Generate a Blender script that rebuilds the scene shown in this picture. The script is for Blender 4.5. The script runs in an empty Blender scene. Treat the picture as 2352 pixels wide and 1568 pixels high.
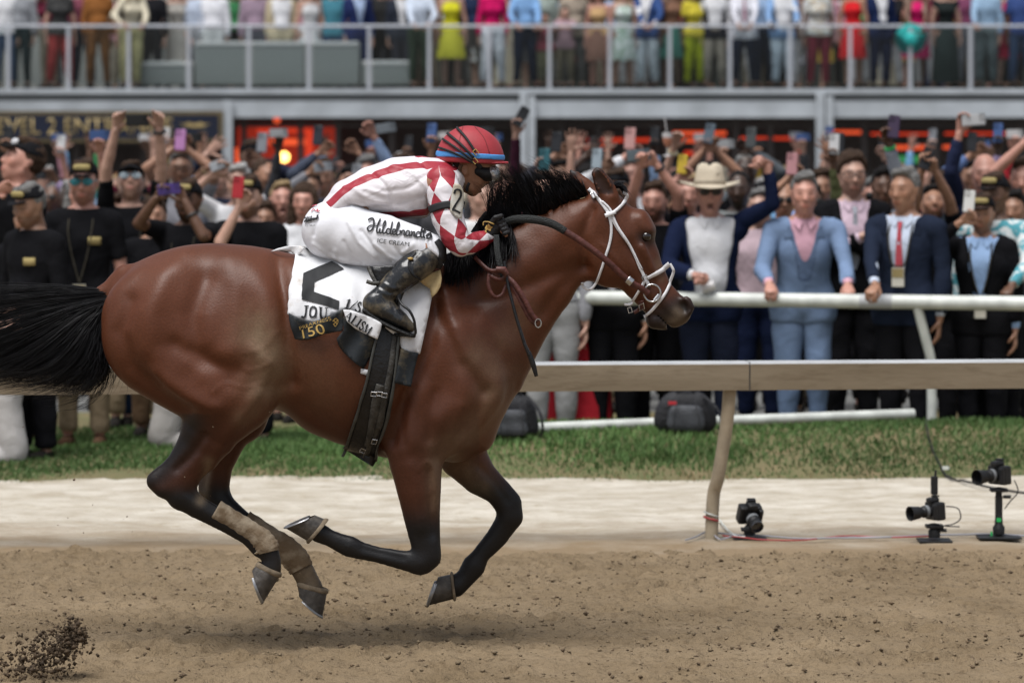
import bpy, bmesh, math, random
import numpy as np
from mathutils import Vector, Matrix
from mathutils.bvhtree import BVHTree
from mathutils.geometry import delaunay_2d_cdt

# ------------------------------------------------------------------ camera, sky, sun, exposure
scene = bpy.context.scene
COL = scene.collection
CAM_H = 2.06            # lens height above the track
CAM_D = 16.0            # camera to horse
FPX = 560.0 * CAM_D     # focal length in units of a 2352-wide frame
HOR = 327.0             # horizon row in that frame

camd = bpy.data.cameras.new("camera")
cam = bpy.data.objects.new("camera", camd)
COL.objects.link(cam)
cam.location = (0, -CAM_D, CAM_H)
cam.rotation_euler = (math.pi / 2, 0, 0)
camd.sensor_width = 36.0
camd.sensor_fit = 'HORIZONTAL'
camd.lens = FPX / 2352 * 36
camd.shift_y = -(784 - HOR) / 2352
camd.clip_start = 0.5
camd.clip_end = 2000
camd.dof.use_dof = True
camd.dof.focus_distance = CAM_D - 0.15
camd.dof.aperture_fstop = 3.5
scene.camera = cam

world = bpy.data.worlds.new("World")
scene.world = world
world.use_nodes = True
wn = world.node_tree
SUN_EL, SUN_AZ = 70.0, 212.0     # azimuth the light comes from, degrees clockwise from +Y
sky = wn.nodes.new("ShaderNodeTexSky")
sky.sky_type = 'NISHITA'
sky.sun_disc = False
sky.sun_elevation = math.radians(SUN_EL)
sky.sun_rotation = math.radians(SUN_AZ)
sky.air_density = 1.0
sky.dust_density = 2.5
sky.ozone_density = 1.0
hsv = wn.nodes.new("ShaderNodeHueSaturation")   # overcast: most of the blue is scattered away
hsv.inputs["Saturation"].default_value = 0.42
wn.links.new(sky.outputs[0], hsv.inputs["Color"])
bg = wn.nodes["Background"]
bg.inputs[1].default_value = 0.075
wn.links.new(hsv.outputs[0], bg.inputs[0])

sund = bpy.data.lights.new("sun", 'SUN')
sund.energy = 2.3
sund.angle = math.radians(40)
sund.color = (1.0, 0.99, 0.97)
sun = bpy.data.objects.new("sun", sund)
COL.objects.link(sun)
_az, _el = math.radians(SUN_AZ), math.radians(SUN_EL)
_d = Vector((math.sin(_az) * math.cos(_el), math.cos(_az) * math.cos(_el), math.sin(_el)))
sun.rotation_euler = _d.to_track_quat('Z', 'Y').to_euler()
sun.location = _d * 50

scene.view_settings.view_transform = 'Standard'
scene.view_settings.look = 'None'
scene.view_settings.gamma = 1.0
scene.view_settings.use_curve_mapping = False
scene.view_settings.exposure = 0.62
scene.cycles.max_bounces = 6
scene.cycles.diffuse_bounces = 1
scene.cycles.glossy_bounces = 2
scene.cycles.transmission_bounces = 4
scene.cycles.transparent_max_bounces = 6
scene.cycles.use_denoising = True

# ------------------------------------------------------------------ helpers
RNG = random.Random(7)
NPR = np.random.default_rng(11)

def W(px, py, y=0.0):
	"""frame position (2352 x 1568 units) on the plane at depth y -> world"""
	s = FPX / (CAM_D + y)
	return Vector(((px - 1176) / s, y, CAM_H - (py - HOR) / s))

def depth_of(s):
	return FPX / s - CAM_D

def ground_y(py):
	return depth_of((py - HOR) / CAM_H)

def lin(c):
	return tuple(((v / 255) / 12.92 if v / 255 <= 0.04045 else ((v / 255 + 0.055) / 1.055) ** 2.4) for v in c)

# ---- materials
def nt(m):
	m.use_nodes = True
	t = m.node_tree
	return t, t.nodes, t.links, t.nodes["Principled BSDF"]

def mat(name, col, rough=0.6, var=0.12, vscale=8.0, bump=0.0, bscale=60.0, metal=0.0, spec=0.4, emit=None, estr=0.0, coat=0.0):
	m = bpy.data.materials.new(name)
	t, N, L, b = nt(m)
	b.inputs["Roughness"].default_value = rough
	b.inputs["Metallic"].default_value = metal
	b.inputs["Specular IOR Level"].default_value = spec
	b.inputs["Coat Weight"].default_value = coat
	tc = N.new("ShaderNodeTexCoord")
	no = N.new("ShaderNodeTexNoise")
	no.inputs["Scale"].default_value = vscale
	no.inputs["Detail"].default_value = 5
	L.new(tc.outputs["Object"], no.inputs["Vector"])
	rp = N.new("ShaderNodeValToRGB")
	rp.color_ramp.elements[0].position = 0.3
	rp.color_ramp.elements[1].position = 0.7
	rp.color_ramp.elements[0].color = tuple(max(0, c * (1 - var)) for c in col) + (1,)
	rp.color_ramp.elements[1].color = tuple(min(1, c * (1 + var)) for c in col) + (1,)
	L.new(no.outputs["Fac"], rp.inputs["Fac"])
	L.new(rp.outputs[0], b.inputs["Base Color"])
	if bump:
		n2 = N.new("ShaderNodeTexNoise")
		n2.inputs["Scale"].default_value = bscale
		n2.inputs["Detail"].default_value = 4
		L.new(tc.outputs["Object"], n2.inputs["Vector"])
		bp = N.new("ShaderNodeBump")
		bp.inputs["Strength"].default_value = bump
		bp.inputs["Distance"].default_value = 0.02
		L.new(n2.outputs["Fac"], bp.inputs["Height"])
		L.new(bp.outputs[0], b.inputs["Normal"])
	if emit:
		b.inputs["Emission Color"].default_value = tuple(emit) + (1,)
		b.inputs["Emission Strength"].default_value = estr
	return m

def mat_obj(name, rough=0.8, var=0.1, bump=0.25, bscale=14.0, attr=None, spec=0.25, sss=0.0):
	"""colour comes from the object's own colour (each garment, phone or face has its own)"""
	m = bpy.data.materials.new(name)
	t, N, L, b = nt(m)
	b.inputs["Roughness"].default_value = rough
	b.inputs["Specular IOR Level"].default_value = spec
	oi = N.new("ShaderNodeObjectInfo")
	tc = N.new("ShaderNodeTexCoord")
	no = N.new("ShaderNodeTexNoise")
	no.inputs["Scale"].default_value = 9.0
	no.inputs["Detail"].default_value = 4
	L.new(tc.outputs["Object"], no.inputs["Vector"])
	mr = N.new("ShaderNodeMapRange")
	mr.inputs["From Min"].default_value = 0.3
	mr.inputs["From Max"].default_value = 0.7
	mr.inputs["To Min"].default_value = 1 - var
	mr.inputs["To Max"].default_value = 1 + var
	L.new(no.outputs["Fac"], mr.inputs["Value"])
	mx = N.new("ShaderNodeVectorMath")
	mx.operation = 'SCALE'
	L.new(oi.outputs["Color"], mx.inputs[0])
	L.new(mr.outputs[0], mx.inputs["Scale"])
	out = mx.outputs[0]
	if attr:
		at = N.new("ShaderNodeAttribute")
		at.attribute_name = attr
		m2 = N.new("ShaderNodeVectorMath")
		m2.operation = 'MULTIPLY'
		L.new(out, m2.inputs[0])
		L.new(at.outputs["Color"], m2.inputs[1])
		out = m2.outputs[0]
	L.new(out, b.inputs["Base Color"])
	if sss:
		b.inputs["Subsurface Weight"].default_value = sss
		b.inputs["Subsurface Radius"].default_value = (0.02, 0.008, 0.004)
	if bump:
		n2 = N.new("ShaderNodeTexNoise")
		n2.inputs["Scale"].default_value = bscale
		n2.inputs["Detail"].default_value = 3
		n2.inputs["Distortion"].default_value = 0.6
		L.new(tc.outputs["Object"], n2.inputs["Vector"])
		bp = N.new("ShaderNodeBump")
		bp.inputs["Strength"].default_value = bump
		bp.inputs["Distance"].default_value = 0.03
		L.new(n2.outputs["Fac"], bp.inputs["Height"])
		L.new(bp.outputs[0], b.inputs["Normal"])
	return m

# ---- mesh building
def np_mesh(name, V, F, material=None, smooth=True):
	"""V (n,3) array, F (m,3) or (m,4) int array"""
	me = bpy.data.meshes.new(name)
	V = np.asarray(V, dtype=np.float32)
	F = np.asarray(F, dtype=np.int32)
	me.vertices.add(len(V))
	me.vertices.foreach_set("co", V.ravel())
	if len(F):
		k = F.shape[1]
		me.loops.add(F.size)
		me.loops.foreach_set("vertex_index", F.ravel())
		me.polygons.add(len(F))
		me.polygons.foreach_set("loop_start", np.arange(len(F), dtype=np.int32) * k)
		if smooth:
			me.polygons.foreach_set("use_smooth", np.ones(len(F), dtype=bool))
	me.update(calc_edges=True)
	if material:
		me.materials.append(material)
	return me

def link(name, me, parent=None, label=None, cat=None, group=None, kind=None, color=None):
	o = bpy.data.objects.new(name, me)
	COL.objects.link(o)
	if parent is not None:
		o.parent = parent
	tag(o, label, cat, group, kind)
	if color is not None:
		o.color = tuple(color[:3]) + (1,)
	return o

def tag(o, label=None, cat=None, group=None, kind=None):
	if label:
		o["label"] = label
	if cat:
		o["category"] = cat
	if group:
		o["group"] = group
	if kind:
		o["kind"] = kind
	return o

def empty(name, loc=(0, 0, 0), rz=0.0, **kw):
	o = bpy.data.objects.new(name, None)
	COL.objects.link(o)
	o.location = loc
	o.rotation_euler = (0, 0, rz)
	o.empty_display_size = 0.1
	o.hide_render = False
	return tag(o, **kw)

class MB:
	"""collects boxes, tubes, lathes into one mesh"""

	def __init__(s):
		s.v = []
		s.f = []

	def add(s, V, F):
		o = len(s.v)
		s.v += [tuple(p) for p in V]
		s.f += [tuple(i + o for i in f) for f in F]
		return s

	def box(s, a, b, M=None):
		(x0, y0, z0), (x1, y1, z1) = a, b
		V = [Vector(p) for p in ((x0, y0, z0), (x1, y0, z0), (x1, y1, z0), (x0, y1, z0), (x0, y0, z1), (x1, y0, z1), (x1, y1, z1), (x0, y1, z1))]
		if M is not None:
			V = [M @ p for p in V]
		return s.add(V, [(0, 3, 2, 1), (4, 5, 6, 7), (0, 1, 5, 4), (1, 2, 6, 5), (2, 3, 7, 6), (3, 0, 4, 7)])

	def tube(s, pts, r, n=10, cap=True, flat=None):
		P = [Vector(p) for p in pts]
		R = r if isinstance(r, (list, tuple)) else [r] * len(P)
		up = None
		rings = []
		for i, p in enumerate(P):
			t = (P[min(i + 1, len(P) - 1)] - P[max(i - 1, 0)]).normalized()
			if up is None:
				up = Vector((0, 0, 1)) if abs(t.z) < 0.9 else Vector((0, 1, 0))
			a = t.cross(up).normalized()
			up = a.cross(t).normalized()
			f = flat or (1, 1)
			rings.append([p + a * (math.cos(2 * math.pi * k / n) * R[i] * f[0]) + up * (math.sin(2 * math.pi * k / n) * R[i] * f[1]) for k in range(n)])
		V = [q for rg in rings for q in rg]
		F = []
		for i in range(len(P) - 1):
			for k in range(n):
				k2 = (k + 1) % n
				F.append((i * n + k, i * n + k2, (i + 1) * n + k2, (i + 1) * n + k))
		if cap:
			F.append(tuple(range(n))[::-1])
			F.append(tuple((len(P) - 1) * n + k for k in range(n)))
		return s.add(V, F)

	def lathe(s, prof, c=(0, 0, 0), n=20, M=None):
		V, F = [], []
		for (r, z) in prof:
			for k in range(n):
				a = 2 * math.pi * k / n
				p = Vector((r * math.cos(a), r * math.sin(a), z))
				if M is not None:
					p = M @ p
				V.append(p + Vector(c))
		for i in range(len(prof) - 1):
			for k in range(n):
				k2 = (k + 1) % n
				F.append((i * n + k, i * n + k2, (i + 1) * n + k2, (i + 1) * n + k))
		return s.add(V, F)

	def mesh(s, name, material, smooth=False, bevel=0.0):
		me = bpy.data.meshes.new(name)
		me.from_pydata([tuple(p) for p in s.v], [], s.f)
		me.update()
		bm = bmesh.new()
		bm.from_mesh(me)
		bmesh.ops.recalc_face_normals(bm, faces=bm.faces)
		if bevel:
			bmesh.ops.bevel(bm, geom=[e for e in bm.edges if e.calc_face_angle(0) > 0.6], offset=bevel, segments=2, affect='EDGES', profile=0.6)
		if smooth:
			for f in bm.faces:
				f.smooth = True
			for e in bm.edges:
				if e.calc_face_angle(0) > 0.8:
					e.smooth = False
		bm.to_mesh(me)
		bm.free()
		me.materials.append(material)
		return me

	def build(s, name, material, parent=None, smooth=False, bevel=0.0, **kw):
		return link(name, s.mesh(name, material, smooth, bevel), parent, **kw)

# ---- signed-distance modelling: chains of elliptical sections, blended, then meshed with surface nets
def cat_rom(P, n=6):
	P = np.asarray(P, dtype=float)
	out = []
	for i in range(len(P) - 1):
		p0 = P[max(i - 1, 0)]
		p1, p2 = P[i], P[i + 1]
		p3 = P[min(i + 2, len(P) - 1)]
		for t in np.linspace(0, 1, n, endpoint=False):
			out.append(0.5 * ((2 * p1) + (-p0 + p2) * t + (2 * p0 - 5 * p1 + 4 * p2 - p3) * t * t + (-p0 + 3 * p1 - 3 * p2 + p3) * t ** 3))
	out.append(P[-1])
	return np.array(out)

class Sdf:
	def __init__(s):
		s.items = []

	def e(s, pts, k=0.03, op=1, tag=None):
		"""side-view chain; pts rows: x, y, z, r (in xz), w (half thickness in y)"""
		P = np.asarray(pts, dtype=np.float32)
		if len(P) == 1:
			P = np.vstack([P, P + np.array([1e-4, 0, 0, 0, 0], dtype=np.float32)])
		lo = np.array([(P[:, 0] - P[:, 3]).min(), (P[:, 1] - P[:, 4]).min(), (P[:, 2] - P[:, 3]).min()])
		hi = np.array([(P[:, 0] + P[:, 3]).max(), (P[:, 1] + P[:, 4]).max(), (P[:, 2] + P[:, 3]).max()])
		s.items.append(('e', P, k, op, tag, lo, hi))
		return s

	def c(s, pts, k=0.03, op=1, tag=None, sc=(1, 1, 1)):
		"""capsule chain; pts rows x, y, z, r ; sc scales the section about the chain's own space"""
		P = np.asarray(pts, dtype=np.float32)
		if len(P) == 1:
			P = np.vstack([P, P + np.array([1e-4, 0, 0, 0], dtype=np.float32)])
		sc = np.asarray(sc, dtype=np.float32)
		R = P[:, 3:4] * sc
		s.items.append(('c', P, k, op, tag, (P[:, :3] - R).min(0), (P[:, :3] + R).max(0), sc))
		return s

	def fn(s, f, lo, hi, k=0.03, op=1, tag=None):
		s.items.append(('f', f, k, op, tag, np.asarray(lo, float), np.asarray(hi, float)))
		return s

	@staticmethod
	def dist(it, x, y, z):
		if it[0] == 'f':
			return it[1](x, y, z)
		P = it[1]
		best = None
		for i in range(len(P) - 1):
			a, b = P[i], P[i + 1]
			if it[0] == 'e':
				dx, dz = b[0] - a[0], b[2] - a[2]
				l2 = dx * dx + dz * dz + 1e-12
				t = np.clip(((x - a[0]) * dx + (z - a[2]) * dz) / l2, 0, 1)
				r = a[3] + t * (b[3] - a[3])
				w = a[4] + t * (b[4] - a[4])
				u2 = (x - a[0] - t * dx) ** 2 + (z - a[2] - t * dz) ** 2
				v2 = (y - a[1] - t * (b[1] - a[1])) ** 2
				r2, w2 = r * r, w * w
				q = np.sqrt(u2 / r2 + v2 / w2)
				g = np.sqrt(u2 / (r2 * r2) + v2 / (w2 * w2)) + 1e-6
				d = q * (q - 1) / g
				d = np.where(q < 0.3, (q - 1) * np.minimum(r, w), d)
			else:
				sc = it[7]
				ab = (b[:3] - a[:3]) / sc
				l2 = float((ab * ab).sum()) + 1e-12
				X, Y, Z = (x - a[0]) / sc[0], (y - a[1]) / sc[1], (z - a[2]) / sc[2]
				t = np.clip((X * ab[0] + Y * ab[1] + Z * ab[2]) / l2, 0, 1)
				r = a[3] + t * (b[3] - a[3])
				d = (np.sqrt((X - t * ab[0]) ** 2 + (Y - t * ab[1]) ** 2 + (Z - t * ab[2]) ** 2) - r) * sc.min()
			best = d if best is None else np.minimum(best, d)
		return best

	def field(s, h, pad=0.02):
		adds = [it for it in s.items if it[3] > 0]
		lo = np.min([it[5] for it in adds], axis=0) - pad - h
		hi = np.max([it[6] for it in adds], axis=0) + pad + h
		n = np.ceil((hi - lo) / h).astype(int) + 1
		ax = [(lo[i] + h * np.arange(n[i])).astype(np.float32) for i in range(3)]
		f = np.full(tuple(n), 0.5, dtype=np.float32)
		for it in s.items:
			k, op = it[2], it[3]
			m = k + 2.5 * h
			sl = []
			for i in range(3):
				a = max(0, int((it[5][i] - m - lo[i]) / h))
				b = min(n[i], int((it[6][i] + m - lo[i]) / h) + 2)
				sl.append(slice(a, b))
			if any(q.stop <= q.start for q in sl):
				continue
			d = s.dist(it, ax[0][sl[0]][:, None, None], ax[1][sl[1]][None, :, None], ax[2][sl[2]][None, None, :])
			a = f[sl[0], sl[1], sl[2]]
			if op > 0:
				hh = np.clip(0.5 + 0.5 * (a - d) / k, 0, 1)
				f[sl[0], sl[1], sl[2]] = a + (d - a) * hh - k * hh * (1 - hh)
			elif op < 0:
				d = -d
				hh = np.clip(0.5 + 0.5 * (d - a) / k, 0, 1)
				f[sl[0], sl[1], sl[2]] = a + (d - a) * hh + k * hh * (1 - hh)
		return f, lo, h

	def cut(s, f, lo, h, plane):
		"""intersect with plane(x,y,z)<=0"""
		n = f.shape
		ax = [(lo[i] + h * np.arange(n[i])).astype(np.float32) for i in range(3)]
		return np.maximum(f, plane(ax[0][:, None, None], ax[1][None, :, None], ax[2][None, None, :]))

	def mesh(s, h, smooth=1, plane=None):
		f, lo, h = s.field(h)
		if plane is not None:
			f = s.cut(f, lo, h, plane)
		V, F = surf_nets(f, lo, h)
		for _ in range(smooth):
			V = laplace(V, F, 0.5)
		return V, F

def surf_nets(f, lo, h):
	ins = f < 0
	n = np.array(f.shape)
	cnt = np.zeros(n - 1, dtype=np.uint8)
	for dx in (0, 1):
		for dy in (0, 1):
			for dz in (0, 1):
				cnt += ins[dx:n[0] - 1 + dx, dy:n[1] - 1 + dy, dz:n[2] - 1 + dz]
	act = (cnt > 0) & (cnt < 8)
	ids = np.argwhere(act)
	idx = np.full(cnt.shape, -1, dtype=np.int32)
	idx[act] = np.arange(len(ids), dtype=np.int32)
	i, j, k = ids.T
	cv, cp = {}, {}
	for dx in (0, 1):
		for dy in (0, 1):
			for dz in (0, 1):
				cv[dx, dy, dz] = f[i + dx, j + dy, k + dz]
	acc = np.zeros((len(ids), 3))
	num = np.zeros(len(ids))
	cs = list(cv)
	for a in cs:
		for ax in range(3):
			if a[ax]:
				continue
			b = tuple(1 if q == ax else a[q] for q in range(3))
			va, vb = cv[a], cv[b]
			cr = (va < 0) != (vb < 0)
			t = np.where(cr, va / np.where(cr, va - vb, 1), 0)
			for q in range(3):
				acc[:, q] += np.where(cr, a[q] + (t if q == ax else 0), 0)
			num += cr
	V = np.asarray(lo) + h * (ids + acc / num[:, None])
	F = []
	for ax in range(3):
		u, v = (ax + 1) % 3, (ax + 2) % 3
		sa = [slice(None)] * 3
		sb = [slice(None)] * 3
		sa[ax], sb[ax] = slice(0, -1), slice(1, None)
		A, B = ins[tuple(sa)], ins[tuple(sb)]
		e = np.argwhere(A != B)
		e = e[(e[:, u] > 0) & (e[:, v] > 0) & (e[:, u] < n[u] - 1) & (e[:, v] < n[v] - 1)]
		q = []
		for (du, dv) in ((-1, -1), (0, -1), (0, 0), (-1, 0)):
			c = e.copy()
			c[:, u] += du
			c[:, v] += dv
			q.append(idx[c[:, 0], c[:, 1], c[:, 2]])
		q = np.stack(q, 1)
		fl = ~A[e[:, 0], e[:, 1], e[:, 2]]
		q[fl] = q[fl][:, ::-1]
		F.append(q)
	return V, np.concatenate(F)

def laplace(V, F, w=0.5, fixed=None):
	S = np.zeros_like(V)
	C = np.zeros(len(V))
	k = F.shape[1]
	for a in range(k):
		i, j = F[:, a], F[:, (a + 1) % k]
		for q in range(3):
			S[:, q] += np.bincount(i, V[j, q], len(V)) + np.bincount(j, V[i, q], len(V))
		C += np.bincount(i, minlength=len(V)) + np.bincount(j, minlength=len(V))
	N = V + w * (S / np.maximum(C, 1)[:, None] - V)
	if fixed is not None:
		N[fixed] = V[fixed]
	return N

def vnormals(V, F):
	a, b, c = V[F[:, 0]], V[F[:, 1]], V[F[:, 2]]
	n = np.cross(b - a, c - a)
	if F.shape[1] == 4:
		n = n + np.cross(c - a, V[F[:, 3]] - a)
	N = np.zeros_like(V)
	for q in range(3):
		for k in range(F.shape[1]):
			N[:, q] += np.bincount(F[:, k], n[:, q], len(V))
	return N / (np.linalg.norm(N, axis=1, keepdims=True) + 1e-12)

def submesh(V, F, keep):
	fm = keep[F].all(1)
	G = F[fm]
	used = np.unique(G)
	mp = np.full(len(V), -1)
	mp[used] = np.arange(len(used))
	return used, mp[G]

def set_color(me, name, C):
	at = me.attributes.new(name, 'FLOAT_COLOR', 'POINT')
	C = np.asarray(C, dtype=np.float32)
	if C.shape[1] == 3:
		C = np.hstack([C, np.ones((len(C), 1), dtype=np.float32)])
	at.data.foreach_set("color", C.ravel())

def set_vec(me, name, C):
	at = me.attributes.new(name, 'FLOAT_VECTOR', 'POINT')
	at.data.foreach_set("vector", np.asarray(C, dtype=np.float32).ravel())

def px_of(V):
	"""frame coordinates of world points (n,3)"""
	s = FPX / (CAM_D + V[:, 1])
	return np.stack([1176 + V[:, 0] * s, HOR + (CAM_H - V[:, 2]) * s], 1)

def poly_dist(P, poly):
	"""distance of 2-D points P to a polyline and parameter along it"""
	P = np.asarray(P, float)
	best = np.full(len(P), 1e9)
	for a, b in zip(poly[:-1], poly[1:]):
		a, b = np.array(a, float), np.array(b, float)
		ab = b - a
		t = np.clip(((P - a) @ ab) / (ab @ ab + 1e-9), 0, 1)
		d = np.linalg.norm(P - a - t[:, None] * ab, axis=1)
		best = np.minimum(best, d)
	return best

def fbm(P, scale, seed=0, oct=3):
	"""cheap smooth pseudo-noise in [-1,1] from sums of sines (numpy arrays)"""
	r = np.random.default_rng(seed)
	P = np.asarray(P, float) * scale
	out = np.zeros(len(P))
	amp, tot = 1.0, 0.0
	for o in range(oct):
		for _ in range(4):
			d = r.normal(size=P.shape[1])
			out += amp * np.sin(P @ d * (1.9 ** o) + r.uniform(0, 6.28)) / 4 ** 0.5
		tot += amp
		amp *= 0.55
	return out / tot

# ---- flat outlines laid on a curved surface
def patch2d(poly, step):
	"""triangulate a closed 2-D outline with interior points"""
	poly = [Vector(p) for p in poly]
	B = []
	for a, b in zip(poly, poly[1:] + poly[:1]):
		n = max(1, int((b - a).length / step))
		B += [a.lerp(b, i / n) for i in range(n)]
	xs, ys = [p.x for p in B], [p.y for p in B]
	pa = np.array([(p.x, p.y) for p in B])
	ins = []
	gx = np.arange(min(xs) + step * 0.6, max(xs), step)
	gy = np.arange(min(ys) + step * 0.6, max(ys), step)
	if len(gx) and len(gy):
		G = np.array([(x + (0.5 * step if j % 2 else 0), y) for j, y in enumerate(gy) for x in gx])
		inside = np.zeros(len(G), bool)
		x1, y1 = pa[-1]
		for x2, y2 in pa:
			c = ((y1 > G[:, 1]) != (y2 > G[:, 1])) & (G[:, 0] < (x2 - x1) * (G[:, 1] - y1) / (y2 - y1 + 1e-12) + x1)
			inside ^= c
			x1, y1 = x2, y2
		d = poly_dist(G, list(map(tuple, pa)) + [tuple(pa[0])])
		ins = [Vector(g) for g in G[inside & (d > step * 0.45)]]
	allp = B + ins
	nb = len(B)
	r = delaunay_2d_cdt(allp, [(i, (i + 1) % nb) for i in range(nb)], [], 1, 1e-5)
	return np.array([(p.x, p.y) for p in r[0]]), np.array([f for f in r[2] if len(f) == 3])

def drape(P2, bvh, off, y_guess=-0.3, side=-1):
	"""frame points -> points on the surface seen along depth; side -1 is the camera's side"""
	out = np.zeros((len(P2), 3))
	hitm = np.zeros(len(P2), bool)
	for i, (px, py) in enumerate(P2):
		if side < 0:
			o = Vector((0, -CAM_D, CAM_H))
			t = W(px, py, 0.0)
			d = (t - o).normalized()
			st = o + d * (CAM_D - 1.5)
			h = bvh.ray_cast(st, d, 3.0)
		else:
			t = W(px, py, y_guess)
			st = Vector((t.x, 1.2, t.z))
			h = bvh.ray_cast(st, Vector((0, -1, 0)), 2.0)
		if h[0] is not None:
			nn = h[1] if (h[1].y < 0) == (side < 0) else -h[1]
			out[i] = h[0] + nn * off
			hitm[i] = True
		else:
			out[i] = W(px, py, y_guess)
	if not hitm.all() and hitm.any():
		good = np.where(hitm)[0]
		for i in np.where(~hitm)[0]:
			d = ((P2[good] - P2[i]) ** 2).sum(1)
			yy = out[good[np.argmin(d)], 1]
			out[i] = W(P2[i, 0], P2[i, 1], yy)
	return out

def mesh_bvh(V, F):
	return BVHTree.FromPolygons([tuple(v) for v in V], [tuple(int(i) for i in f) for f in F])

def patch_obj(name, poly, step, bvh, off, material, parent, thick=0.003, y_guess=-0.3, side=-1, ripple=0.0, smooth_n=0, **kw):
	P, F = patch2d(poly, step)
	V = drape(P, bvh, off, y_guess, side)
	for _ in range(smooth_n):
		V2 = laplace(V, F, 0.6)
		V[:, 1] = V2[:, 1]
	if ripple:
		V[:, 1] += ripple * fbm(P, 0.03, 5)
	me = np_mesh(name, V, F, material)
	o = link(name, me, parent, **kw)
	if thick:
		md = o.modifiers.new("thick", 'SOLIDIFY')
		md.thickness = thick
		md.offset = 0
	return o

def ribbon_poly(pts, w, n=6, closed=False):
	"""outline of a band of width w (list or number) along a smooth path"""
	Q = cat_rom(pts, n)
	ww = np.interp(np.linspace(0, 1, len(Q)), np.linspace(0, 1, len(w)), w) if isinstance(w, (list, tuple)) else np.full(len(Q), w)
	T = np.gradient(Q, axis=0)
	T /= np.linalg.norm(T, axis=1, keepdims=True) + 1e-9
	Nn = np.stack([-T[:, 1], T[:, 0]], 1)
	return Q + Nn * ww[:, None] / 2, Q - Nn * ww[:, None] / 2

def strap(name, pts, w, bvh, off, material, parent, thick=0.004, y_guess=-0.1, cols=3, side=-1, **kw):
	"""flat band laid along a path on a surface"""
	A, B = ribbon_poly(pts, w)
	P = np.concatenate([A + (B - A) * t for t in np.linspace(0, 1, cols)])
	n = len(A)
	F = [(c * n + i, c * n + i + 1, (c + 1) * n + i + 1, (c + 1) * n + i) for c in range(cols - 1) for i in range(n - 1)]
	V = drape(P, bvh, off, y_guess, side)
	o = link(name, np_mesh(name, V, F, material, False), parent, **kw)
	md = o.modifiers.new("thick", 'SOLIDIFY')
	md.thickness = thick
	md.offset = 0
	return o

def band3(name, pts, w, material, parent, thick=0.004, n=6, up=None, **kw):
	"""leather band through 3-D points, its width lying in the xz plane across the path"""
	Q = cat_rom([tuple(p) for p in pts], n)
	T = np.gradient(Q, axis=0)
	T /= np.linalg.norm(T, axis=1, keepdims=True) + 1e-9
	ww = np.interp(np.linspace(0, 1, len(Q)), np.linspace(0, 1, len(w)), w) if isinstance(w, (list, tuple)) else np.full(len(Q), w)
	if up is None:
		S = np.stack([-T[:, 2], np.zeros(len(T)), T[:, 0]], 1)
	else:
		S = np.cross(T, np.array(up, float)[None])
	S /= np.linalg.norm(S, axis=1, keepdims=True) + 1e-9
	V = np.concatenate([Q + S * ww[:, None] / 2, Q - S * ww[:, None] / 2])
	m = len(Q)
	F = [(i, i + 1, m + i + 1, m + i) for i in range(m - 1)]
	o = link(name, np_mesh(name, V, F, material), parent, **kw)
	md = o.modifiers.new("thick", 'SOLIDIFY')
	md.thickness = thick
	md.offset = 0
	return o

def text2d(s, shear=0.0):
	"""outline-filled letters of the built-in typeface as 2-D verts and triangles, cap height about 0.7"""
	cu = bpy.data.curves.new("t", 'FONT')
	cu.body = s
	cu.shear = shear
	cu.resolution_u = 3
	o = bpy.data.objects.new("t", cu)
	COL.objects.link(o)
	me = bpy.data.meshes.new_from_object(o.evaluated_get(bpy.context.evaluated_depsgraph_get()))
	bm = bmesh.new()
	bm.from_mesh(me)
	bmesh.ops.triangulate(bm, faces=bm.faces)
	V = np.array([v.co[:2] for v in bm.verts]) if len(bm.verts) else np.zeros((0, 2))
	bm.verts.index_update()
	F = np.array([[v.index for v in f.verts] for f in bm.faces])
	bm.free()
	bpy.data.objects.remove(o)
	bpy.data.meshes.remove(me)
	return V, F

def strokes2d(lines, w):
	"""pen strokes -> 2-D strip mesh"""
	VV, FF = [], []
	o = 0
	for ln in lines:
		A, B = ribbon_poly(ln, w if not isinstance(w, dict) else w.get(len(VV), 1), 4)
		n = len(A)
		VV.append(A)
		VV.append(B)
		FF += [(o + i, o + i + 1, o + n + i + 1, o + n + i) for i in range(n - 1)]
		o += 2 * n
	return np.concatenate(VV), np.array(FF)

def islands(V, F):
	"""split a mesh into its connected pieces"""
	par = np.arange(len(V))
	for _ in range(60):
		m = par[F].min(1)
		new = par.copy()
		for k in range(F.shape[1]):
			np.minimum.at(new, F[:, k], m)
		new = new[new]
		if (new == par).all():
			break
		par = new
	out = []
	for r in np.unique(par[F[:, 0]]):
		G = F[par[F[:, 0]] == r]
		u = np.unique(G)
		mp = np.zeros(len(V), int)
		mp[u] = np.arange(len(u))
		out.append((V[u], mp[G]))
	return out

def print_on(name, V2, F, bvh, off, material, parent, y_guess=-0.3, **kw):
	V = drape(V2, bvh, off, y_guess)
	return link(name, np_mesh(name, V, F, material, smooth=False), parent, **kw)

def wc(rows):
	"""rows px, py, r_px, y, w -> world chain rows; radii scaled with depth"""
	out = []
	for (px, py, r, y, w) in rows:
		p = W(px, py, y)
		out.append((p.x, y, p.z, r / (FPX / (CAM_D + y)), w))
	return out

def under(o, root):
	"""parent keeping world placement (vertices are in world coordinates)"""
	o.parent = root
	o.matrix_parent_inverse = Matrix.Translation(-root.location)
	return o

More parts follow.
